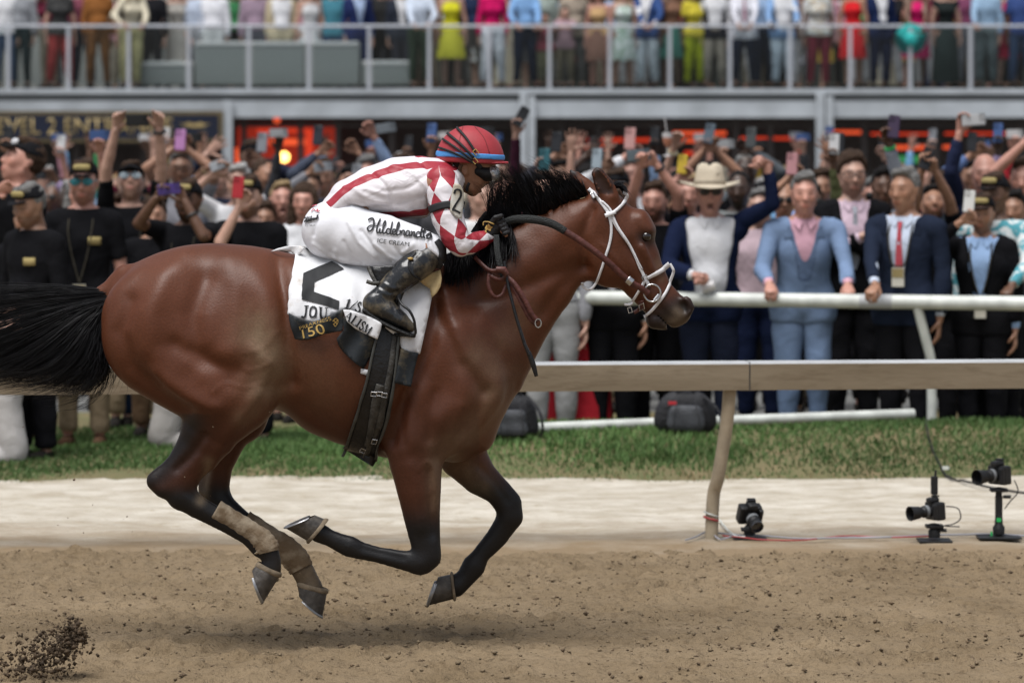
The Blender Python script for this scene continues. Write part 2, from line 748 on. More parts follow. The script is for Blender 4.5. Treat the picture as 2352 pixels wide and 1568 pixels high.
# ------------------------------------------------------------------ the setting: ground
def ground_mat(name, c0, c1, c2, s1=3.0, s2=40.0, bump=0.6, rough=0.95, stretch=(1, 1, 1)):
	m = bpy.data.materials.new(name)
	t, N, L, b = nt(m)
	b.inputs["Roughness"].default_value = rough
	b.inputs["Specular IOR Level"].default_value = 0.15
	tc = N.new("ShaderNodeTexCoord")
	mp = N.new("ShaderNodeMapping")
	mp.inputs["Scale"].default_value = stretch
	L.new(tc.outputs["Object"], mp.inputs["Vector"])

	def noise(sc, det=6, rgh=0.6):
		n = N.new("ShaderNodeTexNoise")
		n.inputs["Scale"].default_value = sc
		n.inputs["Detail"].default_value = det
		n.inputs["Roughness"].default_value = rgh
		L.new(mp.outputs[0], n.inputs["Vector"])
		return n
	a, d = noise(s1), noise(s2, 4, 0.7)
	mx = N.new("ShaderNodeMix")
	mx.data_type = 'RGBA'
	mx.inputs["A"].default_value = c0 + (1,)
	mx.inputs["B"].default_value = c1 + (1,)
	r = N.new("ShaderNodeMapRange")
	r.inputs["From Min"].default_value = 0.35
	r.inputs["From Max"].default_value = 0.65
	L.new(a.outputs["Fac"], r.inputs["Value"])
	L.new(r.outputs[0], mx.inputs["Factor"])
	m2 = N.new("ShaderNodeMix")
	m2.data_type = 'RGBA'
	L.new(mx.outputs["Result"], m2.inputs["A"])
	m2.inputs["B"].default_value = c2 + (1,)
	r2 = N.new("ShaderNodeMapRange")
	r2.inputs["From Min"].default_value = 0.52
	r2.inputs["From Max"].default_value = 0.75
	r2.inputs["To Max"].default_value = 0.8
	L.new(d.outputs["Fac"], r2.inputs["Value"])
	L.new(r2.outputs[0], m2.inputs["Factor"])
	L.new(m2.outputs["Result"], b.inputs["Base Color"])
	bp = N.new("ShaderNodeBump")
	bp.inputs["Strength"].default_value = bump
	bp.inputs["Distance"].default_value = 0.03
	L.new(d.outputs["Fac"], bp.inputs["Height"])
	L.new(bp.outputs[0], b.inputs["Normal"])
	return m

M_EARTH = ground_mat("earth", (0.22, 0.17, 0.11), (0.26, 0.2, 0.13), (0.18, 0.14, 0.09))
M_TRACK = ground_mat("track_dirt", (0.19, 0.138, 0.082), (0.268, 0.2, 0.125), (0.09, 0.06, 0.034), 1.3, 26.0, 1.0)  # dark specks put the small shadows of pocks into the colour
M_SAND = ground_mat("pale_screenings", (0.40, 0.35, 0.275), (0.58, 0.535, 0.46), (0.31, 0.25, 0.17), 3.2, 11.0, 0.8, stretch=(0.85, 1.15, 1))
_t, _N, _L, _b = nt(M_SAND)
_src = _b.inputs["Base Color"].links[0].from_socket
_tc = _N.new("ShaderNodeTexCoord")
_sx = _N.new("ShaderNodeSeparateXYZ")
_L.new(_tc.outputs["Object"], _sx.inputs[0])
_n = _N.new("ShaderNodeTexNoise")
_n.inputs["Scale"].default_value = 2.4
_n.inputs["Detail"].default_value = 6
_L.new(_tc.outputs["Object"], _n.inputs["Vector"])
_ma = _N.new("ShaderNodeMath")
_ma.operation = 'MULTIPLY_ADD'
_L.new(_n.outputs["Fac"], _ma.inputs[0])
_ma.inputs[1].default_value = 2.2
_L.new(_sx.outputs[1], _ma.inputs[2])
_mr = _N.new("ShaderNodeMapRange")
_mr.inputs["From Min"].default_value = ground_y(1268) + 1.15
_mr.inputs["From Max"].default_value = ground_y(1268) + 2.9
_mr.inputs["To Min"].default_value = 1.0
_mr.inputs["To Max"].default_value = 0.0
_L.new(_ma.outputs[0], _mr.inputs["Value"])
_mx = _N.new("ShaderNodeMix")
_mx.data_type = 'RGBA'
_L.new(_mr.outputs[0], _mx.inputs["Factor"])
_L.new(_src, _mx.inputs["A"])
_mx.inputs["B"].default_value = (0.235, 0.172, 0.106, 1)
_L.new(_mx.outputs["Result"], _b.inputs["Base Color"])
M_SOIL = ground_mat("turf_soil", (0.12, 0.13, 0.06), (0.19, 0.15, 0.085), (0.24, 0.17, 0.1), 2.0, 12.0, 0.5)
M_PAVE = ground_mat("apron", (0.16, 0.16, 0.155), (0.2, 0.2, 0.19), (0.12, 0.12, 0.12), 0.8, 20.0, 0.2)

link("ground", np_mesh("ground", [(-600, -60, -0.05), (600, -60, -0.05), (600, 900, -0.05), (-600, 900, -0.05)], [(0, 1, 2, 3)], M_EARTH), kind="structure")

Y_TRACK = ground_y(1268)       # far edge of the brown cushion
Y_GRASS = ground_y(1100)       # near edge of the turf
X0, X1 = -7.0, 7.0

def height_sheet(name, x0, x1, y0, y1, nx, ny, fz, material, warp=None):
	xs = np.linspace(x0, x1, nx)
	ys = np.linspace(y0, y1, ny)
	X, Y = np.meshgrid(xs, ys)
	P = np.stack([X.ravel(), Y.ravel()], 1)
	if warp is not None:
		P = warp(P)
	Z = fz(P)
	V = np.column_stack([P, Z])
	i = np.arange(nx * ny).reshape(ny, nx)
	F = np.stack([i[:-1, :-1].ravel(), i[:-1, 1:].ravel(), i[1:, 1:].ravel(), i[1:, :-1].ravel()], 1)
	return link(name, np_mesh(name, V, F, material), kind="structure")

# track cushion: harrow-combed, pocked by hooves
_pk = NPR.uniform((-4.5, -5.2), (4.5, Y_TRACK), size=(1500, 2))
_pr = NPR.uniform(0.02, 0.075, 1500)

def track_z(P):
	z = 0.010 * fbm(P * [1, 1.6], 2.2, 1) + 0.009 * fbm(P * [1, 1.3], 9, 2) + 0.009 * fbm(P * [.8, 1.2], 26, 3) + 0.008 * fbm(P, 58, 4, 2)
	e = np.clip((P[:, 1] - (Y_TRACK - 0.15)) / 0.5, 0, 1)
	z = z - 0.045 * e * e + 0.012 * np.exp(-((P[:, 1] - Y_TRACK + .25) / .2) ** 2) * fbm(P, 1.9, 9)
	return z

def track_full(P):
	z = track_z(P)
	for (cx, cy), r in zip(_pk, _pr):
		m = (np.abs(P[:, 0] - cx) < 3 * r) & (np.abs(P[:, 1] - cy) < 3 * r)
		if m.any():
			d = np.hypot(P[m, 0] - cx, (P[m, 1] - cy)) / r
			z[m] += r * 0.55 * (-np.exp(-d * d * 1.6) + 0.5 * np.exp(-(d - 1.35) ** 2 * 5))
	return z

def warp_track(P):
	P = P.copy()
	e = np.clip((P[:, 1] - (Y_TRACK - 0.3)) / 0.3, 0, 1)
	P[:, 1] += e * (0.16 * fbm(P[:, :1], 2.3, 31, 4) + 0.05 * fbm(P[:, :1], 14, 32, 3))
	return P

height_sheet("dirt_track", -5.0, 5.0, -5.4, Y_TRACK + 0.4, 420, 330, lambda P: track_full(P) + 0.0, M_TRACK, warp_track)

def warp_sand(P):
	P = P.copy()
	e = np.clip((P[:, 1] - (Y_GRASS - 0.6)) / 0.6, 0, 1)
	P[:, 1] += e * (0.3 * fbm(P[:, :1], 1.1, 33, 4))
	return P

def sand_z(P):
	return 0.012 + 0.012 * fbm(P * [0.6, 1.4], 1.8, 41) + 0.005 * fbm(P, 9, 42)

height_sheet("sand_path", X0, X1, Y_TRACK - 0.35, Y_GRASS + 0.5, 160, 120, lambda P: sand_z(P) - 0.012 + 0.010 * fbm(P, 5, 43) - 0.05 * np.clip((Y_TRACK - .05 - P[:, 1]) / 0.3, 0, 1), M_SAND)
Y_CROWD = 11.2

def turf_z(P):
	e = np.clip((P[:, 1] - Y_GRASS) / 1.5, 0, 1)
	e = e * e * (3 - 2 * e)
	f_ = np.clip((10.35 - P[:, 1]) / 0.5, 0, 1)
	right = np.clip((P[:, 0] + 0.9) / 1.0, 0, 1)
	return -0.03 + 0.05 * np.clip((P[:, 1] - Y_GRASS + .1) / .5, 0, 1) + (0.02 + 0.17 * right) * e * f_ + 0.02 * fbm(P, 1.2, 51)

height_sheet("turf_bed", -9, 9, Y_GRASS - 0.05, Y_CROWD + 2.5, 90, 60, turf_z, M_SOIL, lambda P: np.column_stack([P[:, 0], P[:, 1] + np.clip(1 - (P[:, 1] - Y_GRASS + 0.05) / 0.8, 0, 1) * (0.16 * fbm(P[:, :1], 1.6, 33, 4) - 0.5 * np.clip((P[:, 0] - 3.05) / 1.0, 0, 1.6))]))
height_sheet("apron", -40, 40, Y_CROWD + 2.2, 60, 12, 12, lambda P: 0.0 * P[:, 0] + 0.004, M_PAVE)

# grass blades (uncountable)
M_GRASS = bpy.data.materials.new("grass")
t, N, L, b = nt(M_GRASS)
b.inputs["Roughness"].default_value = 0.6
b.inputs["Specular IOR Level"].default_value = 0.2
at = N.new("ShaderNodeAttribute")
at.attribute_name = "tone"
L.new(at.outputs["Color"], b.inputs["Base Color"])

def grass(n=80000):
	r = np.random.default_rng(3)
	dep = r.uniform(0, 1, n) ** 1.15
	y = Y_GRASS - 0.08 + dep * (Y_CROWD + 0.8 - Y_GRASS)
	x = r.uniform(-1, 1, n) * (CAM_D + y) * 0.145
	P = np.column_stack([x, y])
	edge = Y_GRASS + 0.16 * fbm(P[:, :1], 1.6, 33, 4) - 0.5 * np.clip((x - 3.05) / 1.0, 0, 1.6) + 0.06 * fbm(P, 6, 77)
	dens = np.clip((y - edge) / 0.6 + 0.25 * fbm(P, 3.1, 78), 0, 1)
	keep = r.uniform(0, 1, n) < 0.06 + 0.94 * dens
	keep &= y > edge - 0.1
	P, dens = P[keep], dens[keep]
	n = len(P)
	z = turf_z(P) - 0.005
	tall = (0.02 + 0.022 * r.uniform(0, 1, n) + 0.03 * np.clip(fbm(P, 1.7, 5), 0, 1)) * (0.5 + 0.5 * dens)
	w = r.uniform(0.003, 0.007, n)
	a = r.uniform(0, 6.283, n)
	lean = r.uniform(0.1, 0.75, n) * tall
	la = r.uniform(0, 6.283, n)
	dx, dy = np.cos(a) * w, np.sin(a) * w
	lx, ly = np.cos(la) * lean, np.sin(la) * lean
	b0 = np.column_stack([P[:, 0] - dx, P[:, 1] - dy, z])
	b1 = np.column_stack([P[:, 0] + dx, P[:, 1] + dy, z])
	m0 = np.column_stack([P[:, 0] - dx * .7 + lx * .35, P[:, 1] - dy * .7 + ly * .35, z + tall * .6])
	m1 = np.column_stack([P[:, 0] + dx * .7 + lx * .35, P[:, 1] + dy * .7 + ly * .35, z + tall * .6])
	tp = np.column_stack([P[:, 0] + lx, P[:, 1] + ly, z + tall])
	V = np.stack([b0, b1, m1, m0, tp], 1).reshape(-1, 3)
	i = np.arange(n)[:, None] * 5
	F = np.concatenate([i + [0, 1, 2], i + [0, 2, 3], i + [3, 2, 4]])
	me = np_mesh("grass", V, F, M_GRASS)
	g = np.array([[0.095, 0.175, 0.05], [0.15, 0.235, 0.085], [0.06, 0.125, 0.035], [0.27, 0.21, 0.11]])
	pick = r.choice(3, n, p=[.5, .25, .25])
	c = g[pick] * (0.85 + 0.35 * fbm(P, 0.9, 8))[:, None]
	dry = r.uniform(0, 1, n) > dens * 2.2 + 0.05
	c[dry] = g[3] * r.uniform(0.7, 1.2, dry.sum())[:, None]
	set_color(me, "tone", np.repeat(np.clip(c, 0.005, 1), 5, axis=0))
	link("grass", me, label="green turf grass growing between the sand path and the crowd", cat="grass", kind="stuff")

grass()

def clods(name, P, R, material, label, seed=0, squash=0.7):
	r = np.random.default_rng(seed)
	base = np.array([(1, 0, 0), (-1, 0, 0), (0, 1, 0), (0, -1, 0), (0, 0, 1), (0, 0, -1)], float)
	bf = np.array([(0, 2, 4), (2, 1, 4), (1, 3, 4), (3, 0, 4), (2, 0, 5), (1, 2, 5), (3, 1, 5), (0, 3, 5)])
	n = len(P)
	V = base[None] * r.uniform(0.55, 1.3, (n, 6, 1)) * R[:, None, None]
	V = V + r.normal(size=(n, 6, 3)) * R[:, None, None] * 0.22
	a = r.uniform(0, 6.28, n)
	ca, sa = np.cos(a)[:, None], np.sin(a)[:, None]
	V = np.stack([V[..., 0] * ca - V[..., 1] * sa, V[..., 0] * sa + V[..., 1] * ca, V[..., 2] * squash], -1) + P[:, None]
	F = (bf[None] + 6 * np.arange(n)[:, None, None]).reshape(-1, 3)
	return link(name, np_mesh(name, V.reshape(-1, 3), F, material, smooth=True), label=label, cat="dirt", kind="stuff")

M_CLOD = mat("clod", (0.13, 0.09, 0.055), 0.95, 0.45, 20.0, 0.5, 80.0)
M_CLOD2 = mat("damp_clod", (0.07, 0.046, 0.026), 0.9, 0.5, 25.0, 0.5, 80.0)
r_ = np.random.default_rng(21)
_n = 13000
_y = r_.uniform(-5.0, Y_TRACK + 0.25, _n)
_x = r_.uniform(-1, 1, _n) * (CAM_D + _y) * 0.14
_P = np.column_stack([_x, _y])
_keep = fbm(_P, 1.4, 61) + r_.uniform(-0.7, 0.9, _n) > 0.1
_P = _P[_keep]
_R = 0.0025 + 0.011 * r_.uniform(0, 1, len(_P)) ** 5
clods("dirt_clods", np.column_stack([_P, track_full(_P) + _R * 0.35]), _R, M_CLOD, "small brown clods of dirt scattered over the track", 5)
_P2 = np.column_stack([r_.uniform(-1, 1, 16000) * 2.6, r_.uniform(-5.0, Y_TRACK + .2, 16000)])
_P2 = _P2[fbm(_P2, 2.3, 63) + r_.uniform(-.8, .9, len(_P2)) > 0]
_R2 = 0.003 + 0.010 * r_.uniform(0, 1, len(_P2)) ** 3
clods("dirt_crumbs", np.column_stack([_P2, track_full(_P2) + _R2 * .2]), _R2, mat("crumb", (0.21, 0.156, 0.097), .95, .35, 20.0, .4, 80.0), "tan crumbs of loose soil all over the track surface", 15)
# spray of dirt kicked up behind the horse
_c = np.array([W(px, py, -1.0) for px, py in ((-20, 1590), (60, 1555), (110, 1515), (150, 1475), (175, 1445))])
_NS = 2600
_tt = r_.uniform(0, 1, _NS) ** 0.9
_idx = _tt * 3.999
_i0 = _idx.astype(int)
_ctr = _c[_i0] + (_c[np.minimum(_i0 + 1, 4)] - _c[_i0]) * (_idx - _i0)[:, None]
_wd = (0.085 * (1 - _tt) + 0.028)[:, None]
_S = _ctr + r_.normal(size=(_NS, 3)) * _wd * np.array([0.85, 1.4, 0.75])
_S = _S[_S[:, 2] > -0.03]
_R = 0.002 + 0.012 * r_.uniform(0, 1, len(_S)) ** 4
clods("dirt_spray", _S, _R, M_CLOD2, "dark dirt kicked up in a spray at lower left", 6, 0.9)
_F = np.array([W(r_.uniform(20, 700), 900 + 560 * r_.uniform(0, 1) ** 0.8, r_.uniform(-0.6, 0.5)) for _ in range(90)])
clods("flying_grit", _F, 0.0015 + 0.004 * r_.uniform(0, 1, 90) ** 3, M_CLOD, "tiny specks of grit flying behind the hind legs", 8, 1.0)

# ------------------------------------------------------------------ rails
M_RAILTOP = mat("rail_white", (0.44, 0.45, 0.46), 0.45, 0.12, 6.0)
M_RAILDIRT = ground_mat("rail_dirty", (0.21, 0.165, 0.11), (0.29, 0.235, 0.165), (0.15, 0.11, 0.07), 2.2, 9.0, 0.1, 0.7, (0.35, 1, 2.0))
M_WHITE = mat("white_pvc", (0.60, 0.62, 0.58), 0.4, 0.2, 7.0)
M_JOINT = mat("joint_dark", (0.12, 0.11, 0.1), 0.7)
M_PUTTY = mat("post_dusty", (0.40, 0.33, 0.235), 0.75, 0.22, 7.0, 0.15, 40.0)

def rail_pt(px, py, z):
	"""point on the plane of height z seen at a frame position"""
	s = (py - HOR) / (CAM_H - z)
	return Vector(((px - 1176) / s, depth_of(s), z))

tr = empty("track_rail", (0, 0, 0), label="low tan aluminium track rail on a curved post behind the horse", cat="rail")
RZ = 0.93
ra, rb = rail_pt(-60, 841.5, RZ), rail_pt(2420, 827.5, RZ)
rd = (rb - ra).normalized()
rn = Vector((rd.y, -rd.x, 0)).normalized()     # towards the camera

def on_rail(px):
	lo_, hi_ = 0.0, (rb - ra).length
	for _ in range(40):
		m_ = (lo_ + hi_) / 2
		p_ = ra + rd * m_
		if 1176 + p_.x * FPX / (CAM_D + p_.y) < px:
			lo_ = m_
		else:
			hi_ = m_
	return lo_

SEC = [(0.0, -0.142, 0), (0.0, -0.010, 0), (0.004, -0.003, 1), (0.016, 0.0, 1), (0.15, 0.0, 1), (0.165, -0.02, 1), (0.165, -0.03, 1), (0.03, -0.03, 0), (0.012, -0.128, 0), (0.02, -0.142, 0)]

def rail_section(t0, t1, name):
	for nm, faces, m in (("front_face", [8, 9, 0], M_RAILDIRT), ("top_cap", [1, 2, 3, 4, 5, 6, 7], M_RAILTOP)):
		mb = MB()
		V = []
		for tt in (t0, t1):
			p = ra + rd * tt
			V += [p - rn * y + Vector((0, 0, z)) for (y, z, _) in SEC]
		n = len(SEC)
		mb.add(V, [(i, (i + 1) % n, n + (i + 1) % n, n + i) for i in faces])
		o = mb.build(nm, m, tr)
		md = o.modifiers.new("thick", 'SOLIDIFY')
		md.thickness = 0.003

tj = on_rail(1722)
rail_section(-0.5, tj - 0.004, "a")
rail_section(tj + 0.004, (rb - ra).length + 0.6, "b")
mb = MB()
V = []
for tt in (tj - 0.05, tj + 0.05):
	p = ra + rd * tt
	V += [p - rn * (y + 0.006) + Vector((0, 0, z - 0.006)) for (y, z, _) in SEC[:8]]
mb.add(V, [(i, i + 1, 8 + i + 1, 8 + i) for i in range(7)])
mb.build("joint_sleeve", M_JOINT, tr)
pt = ra + rd * on_rail(1682) - rn * 0.05
base = rail_pt(1633, 1240, 0.0)
# gooseneck post: leans from the rail, bends down to the ground in front of it
p0 = Vector((pt.x, pt.y, RZ - 0.03))
pp = [p0, p0.lerp(base, 0.3) + Vector((0.012, 0.0, 0)), p0.lerp(base, 0.62) + Vector((0.0, 0, 0)), Vector((base.x, base.y, 0.22)) + Vector((0.012, 0, 0)), Vector((base.x, base.y, -0.06))]
q = cat_rom([tuple(p) for p in pp], 6)
MB().tube(q, 0.034, 14).build("post", M_PUTTY, tr, smooth=True)
zc = [Vector((base.x + 0.035 * math.cos(a), base.y + 0.035 * math.sin(a), 0.135 - 0.012 * math.cos(a))) for a in np.linspace(0, 2 * math.pi, 13)]
MB().tube(zc, 0.005, 6).build("cable_tie", M_WHITE, tr)
M_REDTAPE = mat("red_cable", (0.35, 0.05, 0.05), 0.6)
zc = [Vector((base.x + 0.036 * math.cos(a), base.y + 0.036 * math.sin(a), 0.112 - 0.01 * math.cos(a))) for a in np.linspace(0, 2 * math.pi, 13)]
MB().tube(zc, 0.006, 6).build("tape", M_REDTAPE, tr)

wr = empty("crowd_rail", (0, 0, 0), label="white tubular rail with slanted posts that the spectators lean on", cat="rail")
wa, wb = rail_pt(1240, 682, 1.0), rail_pt(2440, 698, 1.0)
MB().tube([wa, wa.lerp(wb, 0.5), wb], 0.048, 16).build("top_tube", M_WHITE, wr, smooth=True)
wdir = (wb - wa).normalized()
kx = wa.lerp(wb, 0.655)
MB().tube([kx - wdir * 0.11, kx + wdir * 0.11], 0.0505, 16).build("coupling", M_RAILTOP, wr, smooth=True)
for (fx, fy, tx) in ((2140, 972, 2106), (1300, 948, 1262)):
	ty = 682 + (tx - 1240) / 1200 * 16
	top = rail_pt(tx, ty, 1.0)
	ft = rail_pt(fx, fy, 0.19)
	kn = Vector((ft.x, ft.y, 0.58))
	q = cat_rom([tuple(v) for v in (top + Vector((0, 0, -0.02)), top.lerp(kn, 0.5), kn, Vector((ft.x, ft.y, 0.4)), Vector((ft.x, ft.y, 0.05)))], 6)
	MB().tube(q, 0.033, 12).build("post", M_WHITE, wr, smooth=True)

pa, pb = rail_pt(1225, 983, 0.23), rail_pt(2098, 950, 0.26)
MB().tube([pa, pa.lerp(pb, .33) + Vector((0, .05, 0)), pa.lerp(pb, .66), pb], 0.034, 12).build("fallen_pipe", M_WHITE, None, smooth=True, label="loose white pipe lying in the grass below the crowd", cat="pipe")

# ------------------------------------------------------------------ pavilion with viewing deck
SD = 145.0
YD = depth_of(SD)

def DP(px, py, dy=0.0):
	return W(px, py, YD + dy)

DZ = DP(0, 204).z              # deck floor level
M_STEEL = mat("pale_steel", (0.46, 0.49, 0.52), 0.5, 0.16, 2.2)
M_STEELD = mat("shade_dark_steel", (0.2, 0.21, 0.215), 0.6, 0.1, 1.5)  # steel with the shade between the beams put into its colour
M_DECKF = mat("deck_boards", (0.3, 0.29, 0.27), 0.8, 0.15, 2.0)
M_DARKWALL = mat("dark_panel", (0.085, 0.075, 0.073), 0.6, 0.2, 2.0)
M_MULL = mat("mullion_brown", (0.075, 0.062, 0.06), 0.6, 0.15, 2.0)
M_GLASS = bpy.data.materials.new("rail_glass")
t, N, L, b = nt(M_GLASS)
b.inputs["Base Color"].default_value = (0.8, 0.86, 0.87, 1)
b.inputs["Roughness"].default_value = 0.05
tr_ = N.new("ShaderNodeBsdfTransparent")
tr_.inputs[0].default_value = (0.82, 0.86, 0.87, 1)
fr = N.new("ShaderNodeFresnel")
fr.inputs[0].default_value = 1.4
gl = N.new("ShaderNodeBsdfGlossy")
gl.inputs["Roughness"].default_value = 0.08
ms = N.new("ShaderNodeMixShader")
L.new(fr.outputs[0], ms.inputs[0])
L.new(tr_.outputs[0], ms.inputs[1])
L.new(gl.outputs[0], ms.inputs[2])
L.new(ms.outputs[0], N["Material Output"].inputs["Surface"])

XL, XR = DP(-500, 0).x, DP(2850, 0).x
pav = empty("pavilion", (0, YD, 0), label="two storey steel pavilion with a viewing deck over a dark glazed ground floor", cat="building")
pinv = Matrix.Translation((0, -YD, 0))

def pbox(a, b, name, m, bevel=0.0):
	return MB().box(a, b, pinv).build(name, m, pav, bevel=bevel)

zt = lambda py: DP(0, py).z
pbox((XL, YD - 0.02, zt(214)), (XR, YD + 9.5, zt(206)), "deck_slab", M_DECKF)
pbox((XL, YD - 0.13, zt(216)), (XR, YD - 0.022, zt(204)), "edge_beam", M_STEEL)
pbox((XL, YD - 0.02, zt(232)), (XR, YD + 0.1, zt(216.5)), "painted_shade_strip", M_STEELD)  # dark strip painted in place of the shade below the edge beam
pbox((XL, YD - 0.1, zt(270)), (XR, YD + 0.02, zt(232.5)), "lower_beam", M_STEEL)
for (a, b) in ((514, 536), (1193, 1229), (1872, 1911)):
	xa, xb = DP(a, 0).x, DP(b, 0).x
	if b - a > 30:
		xm = xa + (xb - xa) * 0.55
		pbox((xa, YD - 0.21, 0), (xm - 0.012, YD - 0.135, zt(214)), "column_flange", M_STEEL, 0.01)
		pbox((xm + 0.012, YD - 0.26, 0), (xb, YD - 0.15, zt(222)), "column", M_STEEL, 0.01)
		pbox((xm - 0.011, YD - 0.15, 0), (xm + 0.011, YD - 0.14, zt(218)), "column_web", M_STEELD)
	else:
		pbox((xa, YD - 0.24, 0), (xb, YD - 0.14, zt(232)), "column", M_STEEL, 0.01)
# soffit, back wall and glazing of the lower storey
YB = YD + 3.4
pbox((XL, YB, 0), (XR, YB + 0.1, zt(268)), "back_wall", M_DARKWALL)
pbox((XL, YD + 0.1, zt(262)), (XR, YB - 0.01, zt(260)), "soffit", M_DARKWALL)
YG = YD + 0.6
for px in (90, 175, 250, 330, 430, 560, 690, 775, 900, 1030, 1120, 1290, 1375, 1440, 1535, 1690, 1770, 1860, 1985, 2040, 2150, 2290, 2345):
	x = DP(px, 0, 0.6).x
	pbox((x - 0.045, YG, 0), (x + 0.045, YG + 0.08, zt(263)), "mullion", M_MULL)
for (a, b, py0, py1) in ((-300, 520, 326, 334), (540, 2700, 284, 292)):
	pbox((DP(a, 0, .6).x, YG - 0.002, zt(py1)), (DP(b, 0, .6).x, YG + 0.085, zt(py0)), "transom", M_MULL)

M_NEON = mat("red_tube", (0.6, 0.05, 0.02), 0.5, 0, 1, emit=(1.0, 0.07, 0.025), estr=0.35)
M_NEON2 = mat("orange_tube", (0.8, 0.15, 0.05), 0.5, 0, 1, emit=(1.0, 0.11, 0.035), estr=0.5)
M_REDGLOW = mat("red_glow_panel", (0.32, 0.03, 0.02), 0.6, 0.2, 2, emit=(1.0, 0.07, 0.03), estr=0.13)  # the room's red light, put in as the panel's own glow
M_BULB = mat("warm_bulb", (1, 0.8, 0.4), 0.4, 0, 1, emit=(1.0, 0.55, 0.14), estr=4.0)
M_CYAN = mat("screen_cyan", (0.3, 0.5, 0.6), 0.5, 0, 1, emit=(0.3, 0.72, 0.95), estr=0.5)
M_GREENSCR = mat("screen_green", (0.05, 0.25, 0.08), 0.5, 0, 1, emit=(0.04, 0.35, 0.10), estr=0.35)

def tubes(nm, rows, m, dy, r, label, group, cat):
	for i, (a, b, py, rr) in enumerate(rows):
		p, q_ = DP(a, py, dy), DP(b, py, dy)
		MB().tube([p, q_], r * rr, 10).build(nm, m, None, smooth=True, label=label[i], cat=cat, group=group)

tubes("neon_tube", [(1546, 1668, 306, 1), (1566, 1668, 323, 1), (1914, 1986, 304, 1), (2043, 2146, 339, 1.2), (2166, 2186, 338, 1), (1345, 1405, 338, 1), (1690, 1706, 326, .8)], M_NEON2, 1.6, 0.03,
	  ["long orange tube light above the wide brimmed hat", "orange tube light just under the long one by the hat", "red orange tube light right of the far right column", "bright orange tube light behind the purple phone", "short orange tube light by the white phone sleeve",
	   "orange tube light behind the two handed dark phone", "short orange tube light left of the thumbs up"], "tube lights in the pavilion", "light")
tubes("neon_tube", [(1530, 1545, 348, 1), (1350, 1500, 322, .9), (1700, 1860, 318, .7), (2000, 2150, 308, .6), (2170, 2340, 307, .6), (1572, 1600, 352, 1), (1830, 1848, 342, 1.8)], M_NEON, 2.2, 0.035,
	  ["short red light beside the cocktail glass", "dim red light strip right of the middle column", "dim red strip between hat and right column", "thin red strip above the grey sleeved arm", "thin red strip at the right behind the white phone",
	   "red light behind the bracelet wrist", "round red light left of the right column"], "red lights deep in the pavilion", "light")
# red-lit doorway: the red light is put in as glow of panel and frame
rdw = empty("lit_doorway", DP(650, 0, 1.0), label="red lit doorway glowing behind the left column", cat="doorway")
ri = Matrix.Translation(-rdw.location)
for nm, a, b, c, d_, m, dy in (("back_panel", 545, 780, 284, 520, M_REDGLOW, 1.9), ("frame_post", 702, 718, 296, 420, M_NEON, 1.2), ("frame_beam", 618, 702, 320, 333, M_NEON2, 1.2), ("frame_beam", 590, 702, 296, 304, M_NEON, 1.25), ("frame_post", 540, 552, 340, 392, M_NEON2, 1.2)):
	A, B = DP(a, d_, dy), DP(b, c, dy)
	MB().box((A.x, A.y, max(0.01, A.z)), (B.x, B.y + 0.05, B.z), ri).build(nm, m, rdw)
for (px, py, r, m, lb) in ((653, 361, 0.085, M_BULB, "glowing warm round lamp in the red doorway"), (636, 275, 0.06, M_NEON2, "small red ceiling lamp above the red doorway")):
	p = DP(px, py, 0.9)
	MB().lathe([(0.001, -r), (r * .6, -r * .8), (r, 0), (r * .6, r * .8), (0.001, r)], p, 14).build("lamp_globe", m, None, smooth=True, label=lb, cat="lamp")
# screens seen through the glass
for (px, py, w_, h_, m, lb) in ((1850, 398, 20, 26, M_CYAN, "pale cyan screen left of the right column"), (1925, 403, 30, 40, M_CYAN, "pale cyan screen right of the right column"), (1945, 368, 75, 16, M_GREENSCR, "green lit panel behind the man with glasses"),
								(2095, 366, 70, 16, M_GREENSCR, "green lit panel behind the raised phone hands")):
	A, B = DP(px - w_ / 2, py + h_ / 2, 1.5), DP(px + w_ / 2, py - h_ / 2, 1.5)
	MB().box((A.x, A.y, A.z), (B.x, A.y + 0.05, B.z)).build("screen", m, None, bevel=0.01, label=lb, cat="screen")

# deck railing
rl = empty("deck_railing", (0, YD, DZ), label="glass balustrade with pale metal posts along the viewing deck", cat="railing")
rinv = Matrix.Translation((0, -YD, -DZ))
M_RPOST = mat("rail_alu", (0.45, 0.47, 0.51), 0.4, 0.05, 2.0)
zr = zt(61)
MB().tube([rinv @ Vector((XL, YD - 0.04, zr)), rinv @ Vector((XR, YD - 0.04, zr))], 0.026, 10).build("handrail", M_RPOST, rl, smooth=True)
posts = [20 + 138.0 * i for i in range(-3, 21)]
for i, px in enumerate(posts):
	x = DP(px, 0).x
	MB().box((x - 0.03, YD - 0.07, DZ - 0.02), (x + 0.03, YD - 0.0, zr - 0.02), rinv).build("post", M_RPOST, rl, bevel=0.008)
	if i < len(posts) - 1:
		x2 = DP(posts[i + 1], 0).x
		MB().box((x + 0.06, YD - 0.046, DZ + 0.05), (x2 - 0.06, YD - 0.034, zr - 0.05), rinv).build("glass_pane", M_GLASS, rl)

M_BACKDROP = mat("dark_backdrop", (0.035, 0.04, 0.035), 0.8, 0.4, 6.0, 0.5, 20.0)  # dark backdrop added behind the deck to hide the bright sky
_bw = empty("deck_backdrop", (0, YD + 4.7, DZ), label="added dark backdrop that hides bright sky behind the viewing deck", cat="backdrop")
for _i, _px in enumerate(range(430, 2760, 130)):
	_xa, _xb = DP(_px, 0, 4.7).x, DP(_px + 128, 0, 4.7).x
	MB().box((_xa, 0, 0), (_xb, .06, 2.3)).build("backdrop_panel", M_BACKDROP, _bw)
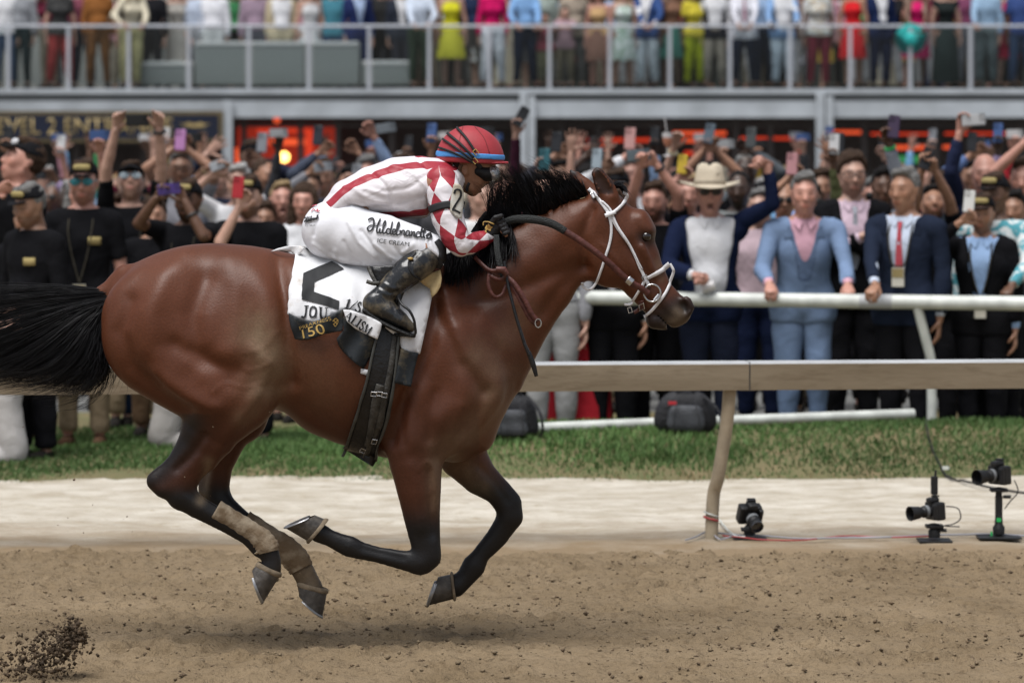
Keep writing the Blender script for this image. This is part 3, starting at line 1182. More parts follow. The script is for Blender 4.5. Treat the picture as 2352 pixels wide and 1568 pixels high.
# wicker sofas on the deck
M_WICKER = mat("grey_wicker", (0.3, 0.32, 0.31), 0.8, 0.15, 30.0, 0.6, 90.0)
M_CUSH = mat("cushion", (0.55, 0.55, 0.54), 0.9, 0.06, 6.0)
for (a, b, top, lb) in ((322, 444, 142, "low grey wicker ottoman left of the long sofa on the deck"), (447, 826, 96, "long grey wicker sofa back on the deck"), (830, 948, 140, "low grey wicker ottoman right of the long sofa on the deck")):
	xa, xb, z1 = DP(a, 0, .5).x, DP(b, 0, .5).x, DP(0, top, .5).z
	s_ = empty("wicker_sofa", ((xa + xb) / 2, YD + 0.5, DZ), label=lb, cat="sofa")
	si = Matrix.Translation(-s_.location)
	nseg = max(1, round((xb - xa) / 0.95))
	for i in range(nseg):
		u0, u1 = xa + (xb - xa) * i / nseg + 0.004, xa + (xb - xa) * (i + 1) / nseg - 0.004
		MB().box((u0, YD + 0.5, DZ + 0.06), (u1, YD + 1.2, z1 - 0.09), si).build("wicker_panel", M_WICKER, s_, bevel=0.02)
		MB().box((u0 + 0.004, YD + 0.49, z1 - 0.087), (u1 - 0.004, YD + 1.19, z1), si).build("cushion", M_CUSH, s_, bevel=0.03)

# entrance sign
sg = empty("entrance_sign", DP(230, 326, -0.3), label="navy and gold level two entrance sign hung under the deck", cat="sign")
gi = Matrix.Translation(-sg.location)
M_NAVY = mat("sign_navy", (0.008, 0.012, 0.03), 0.5, 0.1, 3)
M_GOLD = mat("sign_gold", (0.42, 0.31, 0.13), 0.45, 0.15, 4.0)
M_GOLDD = mat("sign_border", (0.14, 0.105, 0.05), 0.5, 0.15, 4.0)
A, B = DP(-260, 326, -0.3), DP(512, 255, -0.3)
MB().box((A.x, A.y, A.z), (B.x, A.y + 0.06, B.z), gi).build("border", M_GOLDD, sg)
A, B = DP(-250, 318, -0.31), DP(502, 264, -0.31)
MB().box((A.x, A.y, A.z), (B.x, A.y + 0.015, B.z), gi).build("panel", M_NAVY, sg)
V2, F2 = text2d("LEVEL 2 ENTRANCE")
lo2, hi2 = V2.min(0), V2.max(0)
Pq = np.array([gi @ DP(-31 + (v[0] - lo2[0]) / (hi2[0] - lo2[0]) * 428, 309 - (v[1] - lo2[1]) / (hi2[1] - lo2[1]) * 37, -0.318) for v in V2])
for _v, _f in islands(Pq, F2):
	_o = link("letter", np_mesh("letter", _v, _f, M_GOLD, False), sg)
	_md = _o.modifiers.new("thick", 'SOLIDIFY')
	_md.thickness = 0.012
fl = [(410, 283), (425, 290), (447, 293), (470, 290), (484, 283), (470, 286), (462, 281), (447, 285), (432, 281), (424, 286)]
Pf, Ff = patch2d(fl, 6)
link("emblem", np_mesh("emblem", [gi @ DP(p[0], p[1], -0.318) for p in Pf], Ff, M_GOLD, False), sg)
# ------------------------------------------------------------------ the horse
def profile(stations, p=2.0):
	S = np.array(stations, float)
	xs = (S[:, 0] - 1176) / 560
	top = CAM_H - (S[:, 1] - HOR) / 560
	bot = CAM_H - (S[:, 2] - HOR) / 560
	w = S[:, 3]
	D = cat_rom(np.column_stack([xs, top, bot, w]), 8)
	D = D[np.argsort(D[:, 0])].astype(np.float32)

	def f(x, y, z):
		t = np.interp(x.ravel(), D[:, 0], D[:, 1]).astype(np.float32).reshape(x.shape)
		b_ = np.interp(x.ravel(), D[:, 0], D[:, 2]).astype(np.float32).reshape(x.shape)
		ww = np.interp(x.ravel(), D[:, 0], D[:, 3]).astype(np.float32).reshape(x.shape)
		c, hh = (t + b_) / 2, (t - b_) / 2
		q = np.sqrt(((z - c) / hh) ** 2 + (y / ww) ** 2)
		g = np.sqrt(((z - c) / hh ** 2) ** 2 + (y / ww ** 2) ** 2) + 1e-4
		d = np.where(q < 0.3, (q - 1) * np.minimum(hh, ww), q * (q - 1) / g)
		ex = np.maximum(np.maximum(D[0, 0] - x, x - D[-1, 0]), 0)
		return np.where(ex > 0, np.sqrt(np.maximum(d, 0) ** 2 + ex ** 2), d)
	return f, (xs[0], -w.max(), bot.min()), (xs[-1], w.max(), top.max())

HS = Sdf()
trunk = [(246, 690, 760, .04), (262, 658, 820, .10), (300, 612, 880, .18), (350, 585, 915, .23), (400, 569, 935, .255), (450, 561, 945, .27), (500, 559, 950, .28), (550, 562, 950, .28), (600, 568, 942, .28),
		 (650, 578, 945, .285), (700, 588, 985, .29), (750, 594, 1008, .295), (800, 598, 1026, .3), (850, 602, 1043, .295), (900, 604, 1053, .28), (950, 603, 1058, .26), (1000, 606, 1056, .24),
		 (1050, 625, 1046, .225), (1100, 690, 1022, .205), (1140, 770, 980, .165), (1172, 845, 915, .10), (1186, 868, 890, .04)]
f_, lo_, hi_ = profile(trunk)
HS.fn(f_, lo_, hi_, 0.03)
for sgn in (-1, 1):
	# haunch and thigh
	if sgn < 0:
		HS.e(wc([(350, 735, 118, -.12, .13), (385, 765, 152, -.13, .155), (470, 815, 152, -.14, .17), (515, 850, 134, -.16, .165), (535, 895, 104, -.175, .14)]), 0.06)
		HS.e(wc([(535, 895, 100, -.175, .13), (505, 945, 82, -.17, .11), (482, 990, 67, -.16, .085), (455, 1035, 55, -.155, .065), (425, 1075, 47, -.155, .052), (408, 1110, 44, -.155, .047), (418, 1136, 36, -.155, .042)]), 0.03)
		HS.e(wc([(440, 1040, 16, -.155, .03), (395, 1072, 22, -.155, .032), (358, 1104, 23, -.155, .034), (375, 1122, 22, -.155, .036)]), 0.014)
		HS.e(wc([(418, 1138, 33, -.155, .042), (448, 1160, 28, -.155, .036), (500, 1186, 22, -.155, .03), (560, 1220, 21, -.155, .029), (598, 1243, 24, -.155, .032), (614, 1260, 26, -.155, .036), (624, 1284, 22, -.155, .033), (622, 1305, 25, -.155, .038)]), 0.014)
		HS.e(wc([(445, 1176, 12, -.155, .02), (500, 1206, 10, -.155, .018), (560, 1238, 10, -.155, .018), (592, 1268, 12, -.155, .022)]), 0.010)
	else:
		HS.e(wc([(350, 735, 115, .12, .13), (395, 765, 148, .13, .155), (480, 815, 150, .14, .17), (540, 860, 118, .16, .16)]), 0.06)
		HS.e(wc([(545, 880, 95, .17, .12), (545, 950, 72, .165, .1), (520, 1010, 44, .16, .075), (500, 1070, 34, .16, .055), (490, 1120, 36, .16, .048), (500, 1150, 34, .16, .045)]), 0.03)
		HS.e(wc([(500, 1155, 32, .155, .042), (560, 1198, 24, .15, .03), (630, 1244, 23, .15, .03), (668, 1272, 28, .15, .036), (690, 1300, 27, .15, .036), (706, 1330, 26, .15, .034), (712, 1348, 30, .15, .04)]), 0.014)
# shoulders, near and far foreleg
HS.e(wc([(1000, 720, 62, -.15, .05), (1040, 800, 80, -.16, .075), (1075, 890, 82, -.155, .085), (1010, 960, 90, -.15, .09), (962, 1000, 78, -.15, .085)]), 0.05)
HS.e(wc([(1000, 720, 62, .15, .05), (1040, 800, 80, .16, .075), (1075, 890, 82, .155, .085), (1050, 960, 85, .15, .09)]), 0.05)
HS.e(wc([(955, 1000, 72, -.15, .085), (955, 1058, 62, -.155, .08), (962, 1120, 52, -.155, .07), (968, 1180, 43, -.155, .055), (974, 1225, 38, -.155, .045), (980, 1262, 33, -.155, .042), (972, 1288, 30, -.155, .042)]), 0.03)
HS.e(wc([(988, 1240, 18, -.155, .034), (990, 1280, 24, -.155, .038), (960, 1296, 23, -.155, .036)]), 0.012)
HS.e(wc([(965, 1291, 28, -.155, .038), (925, 1286, 23, -.155, .03), (870, 1274, 19, -.155, .026), (828, 1264, 21, -.155, .028), (802, 1254, 26, -.155, .034), (782, 1246, 23, -.155, .032), (758, 1235, 20, -.155, .030), (732, 1222, 24, -.155, .038)]), 0.012)
HS.e(wc([(1050, 980, 75, .14, .09), (1062, 1045, 56, .15, .08), (1100, 1094, 42, .15, .062), (1143, 1128, 32, .15, .046), (1166, 1155, 33, .15, .042), (1172, 1186, 29, .15, .04)]), 0.03)
HS.e(wc([(1172, 1186, 29, .15, .038), (1142, 1232, 26, .15, .03), (1104, 1274, 21, .15, .027), (1088, 1299, 28, .15, .034), (1068, 1328, 23, .15, .030), (1046, 1345, 27, .15, .038)]), 0.012)
HS.e(wc([(1080, 990, 60, 0, .14), (1050, 1020, 40, 0, .12)]), 0.05)          # brisket
# neck
HS.e(wc([(1030, 860, 150, 0, .19), (1085, 780, 150, 0, .165), (1150, 690, 134, 0, .125), (1212, 630, 117, 0, .10), (1268, 583, 98, 0, .085), (1330, 547, 90, 0, .078), (1378, 520, 74, 0, .076)]), 0.06)
# head
HS.e(wc([(1392, 492, 54, 0, .082), (1425, 545, 72, 0, .088), (1452, 600, 66, 0, .078), (1478, 640, 54, 0, .064), (1504, 678, 45, 0, .056), (1532, 706, 43, 0, .052), (1552, 713, 37, 0, .05)]), 0.02)
HS.e(wc([(1392, 590, 62, 0, .082), (1402, 598, 62, 0, .084)]), 0.03)            # cheek
HS.e(wc([(1468, 505, 26, 0, .075), (1484, 530, 24, 0, .082)]), 0.02)            # brow
HS.e(wc([(1505, 735, 22, 0, .044), (1528, 742, 17, 0, .04)]), 0.010)             # lower lip
HS.e(wc([(1548, 733, 20, 0, .046), (1566, 722, 18, 0, .046)]), 0.012)            # upper lip
HS.e(wc([(1541, 760, 3.5, 0, .08), (1530, 741, 2.6, 0, .08), (1512, 724, 2, 0, .08)]), 0.005, -1)
for sgn in (-1, 1):
	HS.e(wc([(1577, 692, 13, sgn * .035, .02), (1588, 706, 9, sgn * .035, .016), (1580, 721, 9, sgn * .036, .016)]), 0.010)
	HS.e(wc([(1570, 702, 12.5, sgn * .062, .036), (1574, 713, 9, sgn * .060, .034)]), 0.005, -1)
	HS.e(wc([(1484, 543, 16, sgn * .090, .022)]), 0.012, -1)
	HS.e(wc([(1476, 568, 9, sgn * .078, .012), (1500, 625, 8, sgn * .060, .010)]), 0.012)   # facial crest
# ears
HS.e(wc([(1404, 455, 21, -.055, .026), (1387, 425, 23, -.062, .026), (1374, 400, 17, -.066, .02), (1369, 386, 5, -.066, .008)]), 0.012)
HS.e(wc([(1394, 440, 12, -.086, .022), (1380, 412, 12, -.088, .02), (1372, 396, 6, -.086, .014)]), 0.006, -1)
HS.e(wc([(1372, 455, 20, .055, .026), (1340, 424, 19, .064, .024), (1320, 404, 14, .068, .018), (1310, 391, 4, .068, .008)]), 0.012)
# tail dock
HS.e(wc([(290, 640, 34, 0, .05), (255, 668, 26, 0, .038), (225, 680, 20, 0, .03), (190, 684, 12, 0, .02)]), 0.03)

HV, HF = HS.mesh(0.0098, 1)
HN = vnormals(HV, HF)
HP = px_of(HV)
# muscle relief: strokes (path, sigma px, amplitude m)
near_w = np.clip(np.abs(HN[:, 1]) * 1.3, 0, 1)
for path, sg_, am in (
		([(420, 590), (380, 640), (345, 720), (345, 800), (400, 880), (480, 930)], 26, 0.012),
		([(470, 640), (440, 720), (450, 800), (520, 870)], 22, -0.012),
		([(300, 690), (275, 760), (300, 840), (370, 905), (430, 940)], 16, -0.010),
		([(560, 600), (600, 680), (618, 760), (620, 830)], 30, 0.010),
		([(640, 600), (655, 700), (662, 800), (668, 880)], 16, -0.016),
		([(520, 600), (540, 660), (545, 740), (540, 800)], 22, 0.008),
		([(590, 900), (560, 950), (520, 1000), (485, 1060)], 12, 0.006),
		([(470, 1000), (440, 1045), (405, 1078)], 7, -0.010),
		([(480, 1060), (468, 1095), (466, 1120)], 7, -0.006),
		([(700, 700), (720, 820), (760, 930), (800, 990)], 30, 0.004),
		([(690, 930), (760, 985), (840, 1020)], 14, -0.004),
		([(990, 640), (1010, 720), (1060, 830), (1110, 900)], 14, -0.010),
		([(1000, 700), (985, 800), (950, 880), (915, 950), (900, 1010)], 16, -0.014),
		([(1050, 760), (1075, 840), (1060, 920), (1010, 960)], 26, 0.010),
		([(1120, 900), (1090, 960), (1040, 1010), (1010, 1050)], 16, -0.006),
		([(960, 900), (950, 960), (945, 1010)], 26, 0.008),
		([(1110, 740), (1160, 790), (1175, 860)], 18, 0.006),
		([(1100, 640), (1180, 620), (1260, 570), (1320, 500)], 22, 0.006),
		([(1070, 700), (1160, 680), (1250, 640), (1330, 610)], 14, -0.008),
		([(1250, 720), (1290, 660), (1340, 620)], 14, -0.007),
		([(1360, 480), (1340, 540), (1345, 620)], 9, -0.010),
		([(1360, 640), (1400, 665), (1440, 700)], 9, 0.004),
		([(1445, 560), (1470, 610), (1500, 660)], 9, -0.006),
		([(1520, 640), (1545, 680), (1560, 700)], 8, -0.004),
		([(1490, 690), (1525, 715), (1530, 735)], 6, -0.004),
		([(985, 1080), (990, 1160), (994, 1230)], 6, -0.007),
		([(945, 1070), (955, 1150), (965, 1210)], 14, 0.005),
		([(930, 1282), (860, 1266), (830, 1258)], 4, -0.005),
		([(1100, 1070), (1140, 1110), (1165, 1150)], 6, -0.005),
		([(430, 1130), (470, 1155), (500, 1175)], 5, -0.004), ([(400, 790), (470, 830), (545, 850)], 15, -0.007), ([(360, 850), (430, 905), (500, 935)], 12, 0.006), ([(575, 800), (610, 830), (606, 870)], 12, 0.005),
		([(1020, 660), (1035, 740), (1062, 820)], 9, 0.005), ([(930, 900), (925, 970), (930, 1020)], 8, -0.005), ([(1000, 900), (990, 960), (985, 1010)], 8, -0.005), ([(1060, 930), (1045, 980), (1035, 1010)], 7, 0.004), ([(760, 640), (790, 800), (830, 950)], 8, -0.0015), ([(720, 640), (745, 800), (780, 940)], 8, -0.0015)):
	d = poly_dist(HP, path)
	HV += HN * (1.85 * am * np.exp(-(d / (1.12 * sg_)) ** 2) * near_w)[:, None]
for _ in range(3):
	HV = laplace(HV, HF, 0.5)
HN = vnormals(HV, HF)
# skin folds at the flank, veins
fl_d = poly_dist(HP, [(668, 640), (680, 720), (690, 800), (700, 870)])
HV += HN * (0.0022 * np.sin(HP[:, 0] * 0.62 + HP[:, 1] * 0.16) * np.exp(-(fl_d / 26) ** 2) * near_w)[:, None]
for path in ([(600, 880), (560, 890), (520, 880), (490, 900)], [(620, 830), (580, 850), (560, 846)], [(640, 760), (600, 800), (560, 812)], [(960, 1080), (985, 1060), (1000, 1100), (998, 1180)], [(1380, 560), (1420, 600), (1440, 640)], [(1455, 600), (1480, 640), (1488, 670)]):
	d = poly_dist(HP, cat_rom(path, 5))
	HV += HN * (0.0030 * np.exp(-(d / 3.6) ** 2) * near_w)[:, None]
HV += HN * (0.0012 * fbm(HV, 16, 70, 3))[:, None]
HN = vnormals(HV, HF)
HP = px_of(HV)

# coat colour: bay, black points, dust caked on by the track, painted belly shade
bay = np.array([0.100, 0.0305, 0.0125])
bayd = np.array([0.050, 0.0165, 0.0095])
blk = np.array([0.010, 0.009, 0.0095])
dust = np.array([0.24, 0.175, 0.11])
n1 = fbm(HV, 4.0, 80, 4)
C = bay[None] * (1 + 0.16 * n1)[:, None]

def sm(x, a, b):
	t_ = np.clip((x - a) / (b - a), 0, 1)
	return t_ * t_ * (3 - 2 * t_)

def over(C, col, a):
	return C * (1 - a[:, None]) + np.asarray(col)[None] * a[:, None]

leg_hind = (HP[:, 1] > 950) & (HP[:, 0] < 780)
leg_fore = (HP[:, 1] > 1040) & (HP[:, 0] > 640) & ~((HP[:, 0] < 780) & (HP[:, 1] > 1250) & (HV[:, 1] > 0))
a = np.zeros(len(HV))
hd = poly_dist(HP, [(337, 1110), (420, 1020), (440, 975)])
a = np.maximum(a, np.where(leg_hind, np.maximum(sm(HP[:, 1] + 14 * n1, 1075, 1135), 0.95 * np.exp(-(hd / 42) ** 2)), 0))
a = np.maximum(a, np.where(leg_fore, sm(HP[:, 1] + 16 * n1 + np.where(HV[:, 1] > 0, 75, 0), 1120, 1215), 0))
muz = poly_dist(HP, [(1540, 725), (1572, 712), (1510, 745)])
a = np.maximum(a, 0.9 * np.exp(-(muz / 42) ** 4) * (HP[:, 0] > 1440))
eye = poly_dist(HP, [(1478, 545), (1492, 545)])
a = np.maximum(a, 0.85 * np.exp(-(eye / 17) ** 2))
a = np.maximum(a, 0.95 * np.exp(-(poly_dist(HP, [(1310, 389), (1318, 398)]) / 10) ** 2))
a = np.maximum(a, 0.95 * np.exp(-(poly_dist(HP, [(1368, 384), (1374, 394)]) / 9) ** 2))
inner = (np.abs(HP[:, 0] - 1383) < 26) & (HP[:, 1] < 445) & (HV[:, 1] < -0.03) & (HV[:, 1] > -0.078) & (HN[:, 1] < -0.2)
a = np.maximum(a, 0.75 * inner)
a = np.maximum(a, 0.98 * np.exp(-(poly_dist(HP, [(1569, 701), (1574, 713)]) / 12) ** 4))
C = over(C, bayd, 0.55 * sm(HP[:, 1], 880, 1010) * (HP[:, 0] < 1100) * (1 - a))  # underside shade put into the coat colour, darker towards the belly
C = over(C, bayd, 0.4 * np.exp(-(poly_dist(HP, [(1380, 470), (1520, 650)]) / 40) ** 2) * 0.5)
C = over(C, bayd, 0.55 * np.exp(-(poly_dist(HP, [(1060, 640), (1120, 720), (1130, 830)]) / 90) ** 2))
dm = 0.0 * a
for path, sg_, st in (([(590, 760), (625, 830), (610, 890)], 48, .62), ([(640, 800), (600, 920), (560, 960)], 26, .35), ([(1130, 900), (1110, 960), (1060, 1010), (1020, 1040)], 40, .32), ([(1000, 1060), (1005, 1160)], 22, .38), ([(1040, 1060), (1100, 1110)], 34, .4),
					  ([(1100, 820), (1150, 860)], 40, .25), ([(1200, 720), (1160, 780)], 30, .2), ([(700, 830), (740, 900)], 60, .14), ([(480, 1060), (470, 1120), (460, 1150)], 12, .5), ([(1540, 740), (1566, 732), (1555, 715)], 14, .35), ([(1510, 600), (1520, 640)], 8, .25),
					  ([(700, 1310), (708, 1345)], 40, .75), ([(1020, 1100), (1060, 1110)], 16, .3)):
	dm = np.maximum(dm, st * np.exp(-(poly_dist(HP, path) / sg_) ** 2))
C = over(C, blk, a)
spk = 0.55 + 0.45 * fbm(HV, 45, 90, 3)
C = over(C, dust, np.clip(dm * (0.55 + 0.6 * spk), 0, 0.8))

M_COAT = bpy.data.materials.new("bay_coat")
t, N, L, b = nt(M_COAT)
at = N.new("ShaderNodeAttribute")
at.attribute_name = "coat"
tc = N.new("ShaderNodeTexCoord")
no = N.new("ShaderNodeTexNoise")
mp = N.new("ShaderNodeMapping")
mp.inputs["Scale"].default_value = (1, 1, 1)
no.inputs["Scale"].default_value = 110
no.inputs["Detail"].default_value = 4
L.new(tc.outputs["Object"], no.inputs["Vector"])
mr = N.new("ShaderNodeMapRange")
mr.inputs["To Min"].default_value = 0.72
mr.inputs["To Max"].default_value = 1.28
L.new(no.outputs["Fac"], mr.inputs["Value"])
vm = N.new("ShaderNodeVectorMath")
vm.operation = 'SCALE'
L.new(at.outputs["Color"], vm.inputs[0])
L.new(mr.outputs[0], vm.inputs["Scale"])
L.new(vm.outputs[0], b.inputs["Base Color"])
b.inputs["Roughness"].default_value = 0.45
b.inputs["Specular IOR Level"].default_value = 0.32
bp = N.new("ShaderNodeBump")
bp.inputs["Strength"].default_value = 0.12
bp.inputs["Distance"].default_value = 0.01
L.new(no.outputs["Fac"], bp.inputs["Height"])
L.new(bp.outputs[0], b.inputs["Normal"])

horse = empty("race_horse", W(760, 1480, 0), label="bay racehorse galloping with all four hooves off the ground", cat="horse")
HO = np.array(horse.location)
bpy.context.view_layer.update()
hme = np_mesh("body", HV, HF, M_COAT)
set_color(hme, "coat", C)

under(link("body", hme), horse)
HB = mesh_bvh(HV, HF)

# eyes
M_EYE = mat("eye", (0.012, 0.007, 0.005), 0.06, 0, 1, spec=0.8)
for sg_ in (-1, 1):
	c = W(1484, 543, sg_ * 0.0585)
	mb = MB().lathe([(0.0005, -0.021)] + [(0.021 * math.sin(u), -0.021 * math.cos(u)) for u in np.linspace(0.3, 2.84, 9)] + [(0.0005, 0.021)], c, 14)
	under(mb.build("eye", M_EYE, None, smooth=True), horse)
	M_LID = M_COAT

# hooves with shoes
M_HOOF = mat("hoof_horn", (0.075, 0.066, 0.058), 0.5, 0.5, 30.0, 0.25, 60.0)
M_HOOFD = mat("hoof_dusty", (0.2, 0.155, 0.105), 0.8, 0.4, 25.0, 0.2, 60.0)
M_SHOE = mat("plate_aluminium", (0.34, 0.34, 0.35), 0.38, 0.2, 30.0, metal=0.7)
M_SOLE = mat("hoof_sole", (0.21, 0.155, 0.105), 0.9, 0.35, 40.0, 0.4, 60.0)

def hoof(toe, heel, cf, cb, y, wy=0.062):
	T, He, CF, CB = [W(p[0], p[1], y) for p in (toe, heel, cf, cb)]
	n = 26
	rings = []
	for t_ in (0, .12, .5, .85, 1.0, 1.04):
		f0, f1 = T.lerp(CF, t_), He.lerp(CB, t_)
		c, ax = (f0 + f1) / 2, (f0 - f1) / 2
		w_ = wy * (1 - 0.2 * t_) + (0.004 if t_ == .85 else 0) - (0.01 if t_ > 1 else 0)
		rg = []
		for k in range(n):
			a_ = 2 * math.pi * k / n
			ca, sa = math.cos(a_), math.sin(a_)
			e_ = ca if ca > 0 else max(ca, -0.9) * 0.96
			rg.append(c + ax * e_ + Vector((0, 1, 0)) * (w_ * sa * (1.0 if ca > 0 else 1 - 0.25 * ca * ca)))
		rings.append(rg)
	V = [q for rg in rings for q in rg]
	F = [(i * n + k, i * n + (k + 1) % n, (i + 1) * n + (k + 1) % n, (i + 1) * n + k) for i in range(len(rings) - 1) for k in range(n)]
	F.append(tuple((len(rings) - 1) * n + k for k in range(n)))
	mb = MB().add(V, F)
	ho = under(mb.build("hoof", M_HOOF, None, smooth=True), horse)
	up = ((CF + CB) / 2 - (T + He) / 2).normalized()
	# sole set into the wall
	so = [p.lerp((T + He) / 2, 0.06) + up * 0.012 for p in rings[0]]
	ctr = (T + He) / 2 + up * 0.020
	MBs = MB().add(so + [ctr], [(k, (k + 1) % n, n) for k in range(n)])
	s_ = MBs.build("sole", M_SOLE, None, smooth=True)
	s_.parent = ho
	s_.matrix_parent_inverse = Matrix.Identity(4)
	# frog: a raised wedge
	ax = (T - He).normalized()
	fr_ = [He + ax * 0.008 - Vector((0, 0.016, 0)) + up * 0.012, He + ax * 0.008 + Vector((0, 0.016, 0)) + up * 0.012, He.lerp(T, 0.6) + up * 0.017, He + ax * 0.01 + up * 0.0]
	f2 = MB().add(fr_, [(0, 1, 3), (0, 3, 2), (1, 2, 3)]).build("frog", M_SOLE, None)
	f2.parent = ho
	# shoe: U-shaped bar
	idx_ = list(range(-9, 10))
	path = [rings[0][k % n].lerp((T + He) / 2, 0.05) - up * 0.003 for k in idx_]
	sh = MB().tube(path, 0.0075, 8, flat=(1.15, 0.6)).build("shoe", M_SHOE, None, smooth=True)
	sh.parent = ho
	# dusty coronet band
	cb_ = [rings[4][k % n].lerp(rings[3][k % n], 0.15) for k in range(n + 1)]
	db = MB().tube(cb_, 0.0075, 8, flat=(0.8, 1.5)).build("coronet", M_HOOFD, None, smooth=True)
	db.parent = ho
	return ho

hoof((605, 1383), (578, 1304), (645, 1318), (588, 1292), -.155, .058)
hoof((741, 1415), (683, 1364), (752, 1356), (681, 1338), .15, .06)
hoof((655, 1212), (728, 1181), (708, 1243), (752, 1190), -.155, .06)
hoof((983, 1390), (1008, 1320), (1046, 1374), (1038, 1314), .15, .06)

# hind leg bandages
M_BAND = bpy.data.materials.new("leg_wrap")
t, N, L, b = nt(M_BAND)
b.inputs["Roughness"].default_value = 0.9
tc = N.new("ShaderNodeTexCoord")
n1_ = N.new("ShaderNodeTexNoise")
n1_.inputs["Scale"].default_value = 16
n1_.inputs["Detail"].default_value = 6
L.new(tc.outputs["Object"], n1_.inputs["Vector"])
rp = N.new("ShaderNodeValToRGB")
rp.color_ramp.elements[0].position = 0.44
rp.color_ramp.elements[0].color = (0.17, 0.118, 0.07, 1)
rp.color_ramp.elements[1].position = 0.72
rp.color_ramp.elements[1].color = (0.40, 0.33, 0.24, 1)
L.new(n1_.outputs["Fac"], rp.inputs["Fac"])
L.new(rp.outputs[0], b.inputs["Base Color"])
wv = N.new("ShaderNodeTexNoise")
wv.inputs["Scale"].default_value = 55
L.new(tc.outputs["Object"], wv.inputs["Vector"])
bp = N.new("ShaderNodeBump")
bp.inputs["Strength"].default_value = 0.5
bp.inputs["Distance"].default_value = 0.01
L.new(wv.outputs["Fac"], bp.inputs["Height"])
L.new(bp.outputs[0], b.inputs["Normal"])

def bandage(rows, seed, label):
	Q = cat_rom(np.array(rows, float), 8)
	n = 28
	V = []
	for i, (px, py, r, y, w) in enumerate(Q):
		a_ = Q[min(i + 1, len(Q) - 1)] - Q[max(i - 1, 0)]
		tx, ty = a_[0], a_[1]
		l_ = math.hypot(tx, ty)
		nx_, ny_ = -ty / l_, tx / l_
		rr = r * (1 + 0.030 * math.sin(i * 1.7 + seed) + 0.02 * math.sin(i * 0.63))
		for k in range(n):
			th = 2 * math.pi * k / n
			V.append(W(px + nx_ * rr * math.cos(th), py + ny_ * rr * math.cos(th), y + w * math.sin(th)))
	m = len(Q)
	F = [(i * n + k, i * n + (k + 1) % n, (i + 1) * n + (k + 1) % n, (i + 1) * n + k) for i in range(m - 1) for k in range(n)]
	o = MB().add(V, F).build("bandage", M_BAND, None, smooth=True, label=label)
	md = o.modifiers.new("thick", 'SOLIDIFY')
	md.thickness = 0.006
	under(o, horse)

bandage([(494, 1173, 27, -.155, .036), (535, 1197, 26, -.155, .034), (575, 1222, 26.5, -.155, .034), (600, 1241, 29, -.155, .038), (612, 1258, 30, -.155, .042), (615, 1268, 26, -.155, .04)], 0, "mud caked tan leg wrap")
bandage([(560, 1198, 28, .15, .036), (620, 1235, 27, .15, .036), (660, 1264, 31, .15, .042), (682, 1288, 31, .15, .042), (692, 1306, 29, .15, .04)], 2, "brown dusty leg wrap")

# ------------------------------------------------------------------ mane and tail hair
M_HAIR = mat("black_hair", (0.007, 0.0065, 0.008), 0.42, 0.4, 30.0, spec=0.25)

def strands(name, paths, r0, n_per, spread, parent, seed, seg=9, curl=0.0, label=None, thick_root=1.0, ysp=None):
	"""paths: list of control polylines (px, py, y) plus weight; strands interpolate between neighbours"""
	r = np.random.default_rng(seed)
	VV, FF = [], []
	o = 0
	K = len(paths)
	for s in range(n_per):
		u = r.uniform(0, K - 1.001)
		i0 = int(u)
		fu = u - i0
		A, B = np.array(paths[i0], float), np.array(paths[i0 + 1], float)
		ctl = A + (B - A) * fu
		if s % 7 == 0:
			lock = r.normal(size=(1, 3)) * (np.linspace(0.1, 1, len(ctl)) ** 1.3)[:, None] * 1.6 + 0.12 * r.normal(size=ctl.shape)
			u_lock = u
		u = u_lock + r.normal() * 0.10
		u = min(max(u, 0), K - 1.001)
		i0 = int(u)
		A, B = np.array(paths[i0], float), np.array(paths[i0 + 1], float)
		ctl = A + (B - A) * (u - i0)
		ctl = ctl + (lock + (r.normal(size=(1, 3)) * np.linspace(0.15, .75, len(ctl))[:, None] * .6 + 0.05 * r.normal(size=ctl.shape))) * np.array(spread)[None]
		ln = r.uniform(0.45, 1.0)
		Q = cat_rom(ctl, seg)
		Q = Q[:max(4, int(len(Q) * ln))]
		if len(Q) > 10:
			Q = Q[np.linspace(0, len(Q) - 1, 10).astype(int)]
		ph = r.uniform(0, 6.28)
		tt_ = np.linspace(0, 1, len(Q))
		Q = Q + (curl * np.sin(tt_ * 5 + ph) * tt_)[:, None] * np.array([[0.4, 1, 0.002]])
		P = np.array([W(q_[0], q_[1], q_[2]) for q_ in Q])
		T = np.gradient(P, axis=0)
		T /= np.linalg.norm(T, axis=1, keepdims=True) + 1e-9
		S = np.cross(T, [0, 1, 0])
		S /= np.linalg.norm(S, axis=1, keepdims=True) + 1e-9
		U = np.cross(S, T)
		rad = r0 * r.uniform(0.6, 1.3) * (1 - tt_ ** 2 * 0.88)
		m = len(P)
		V = np.concatenate([P + S * rad[:, None], P - 0.5 * S * rad[:, None] + 0.87 * U * rad[:, None], P - 0.5 * S * rad[:, None] - 0.87 * U * rad[:, None]])
		VV.append(V)
		for k in range(3):
			k2 = (k + 1) % 3
			a0 = o + k * m + np.arange(m - 1)
			b0 = o + k2 * m + np.arange(m - 1)
			FF.append(np.stack([a0, b0, b0 + 1, a0 + 1], 1))
		o += 3 * m
	me = np_mesh(name, np.concatenate(VV), np.concatenate(FF), M_HAIR)
	return under(link(name, me, label=label), parent)

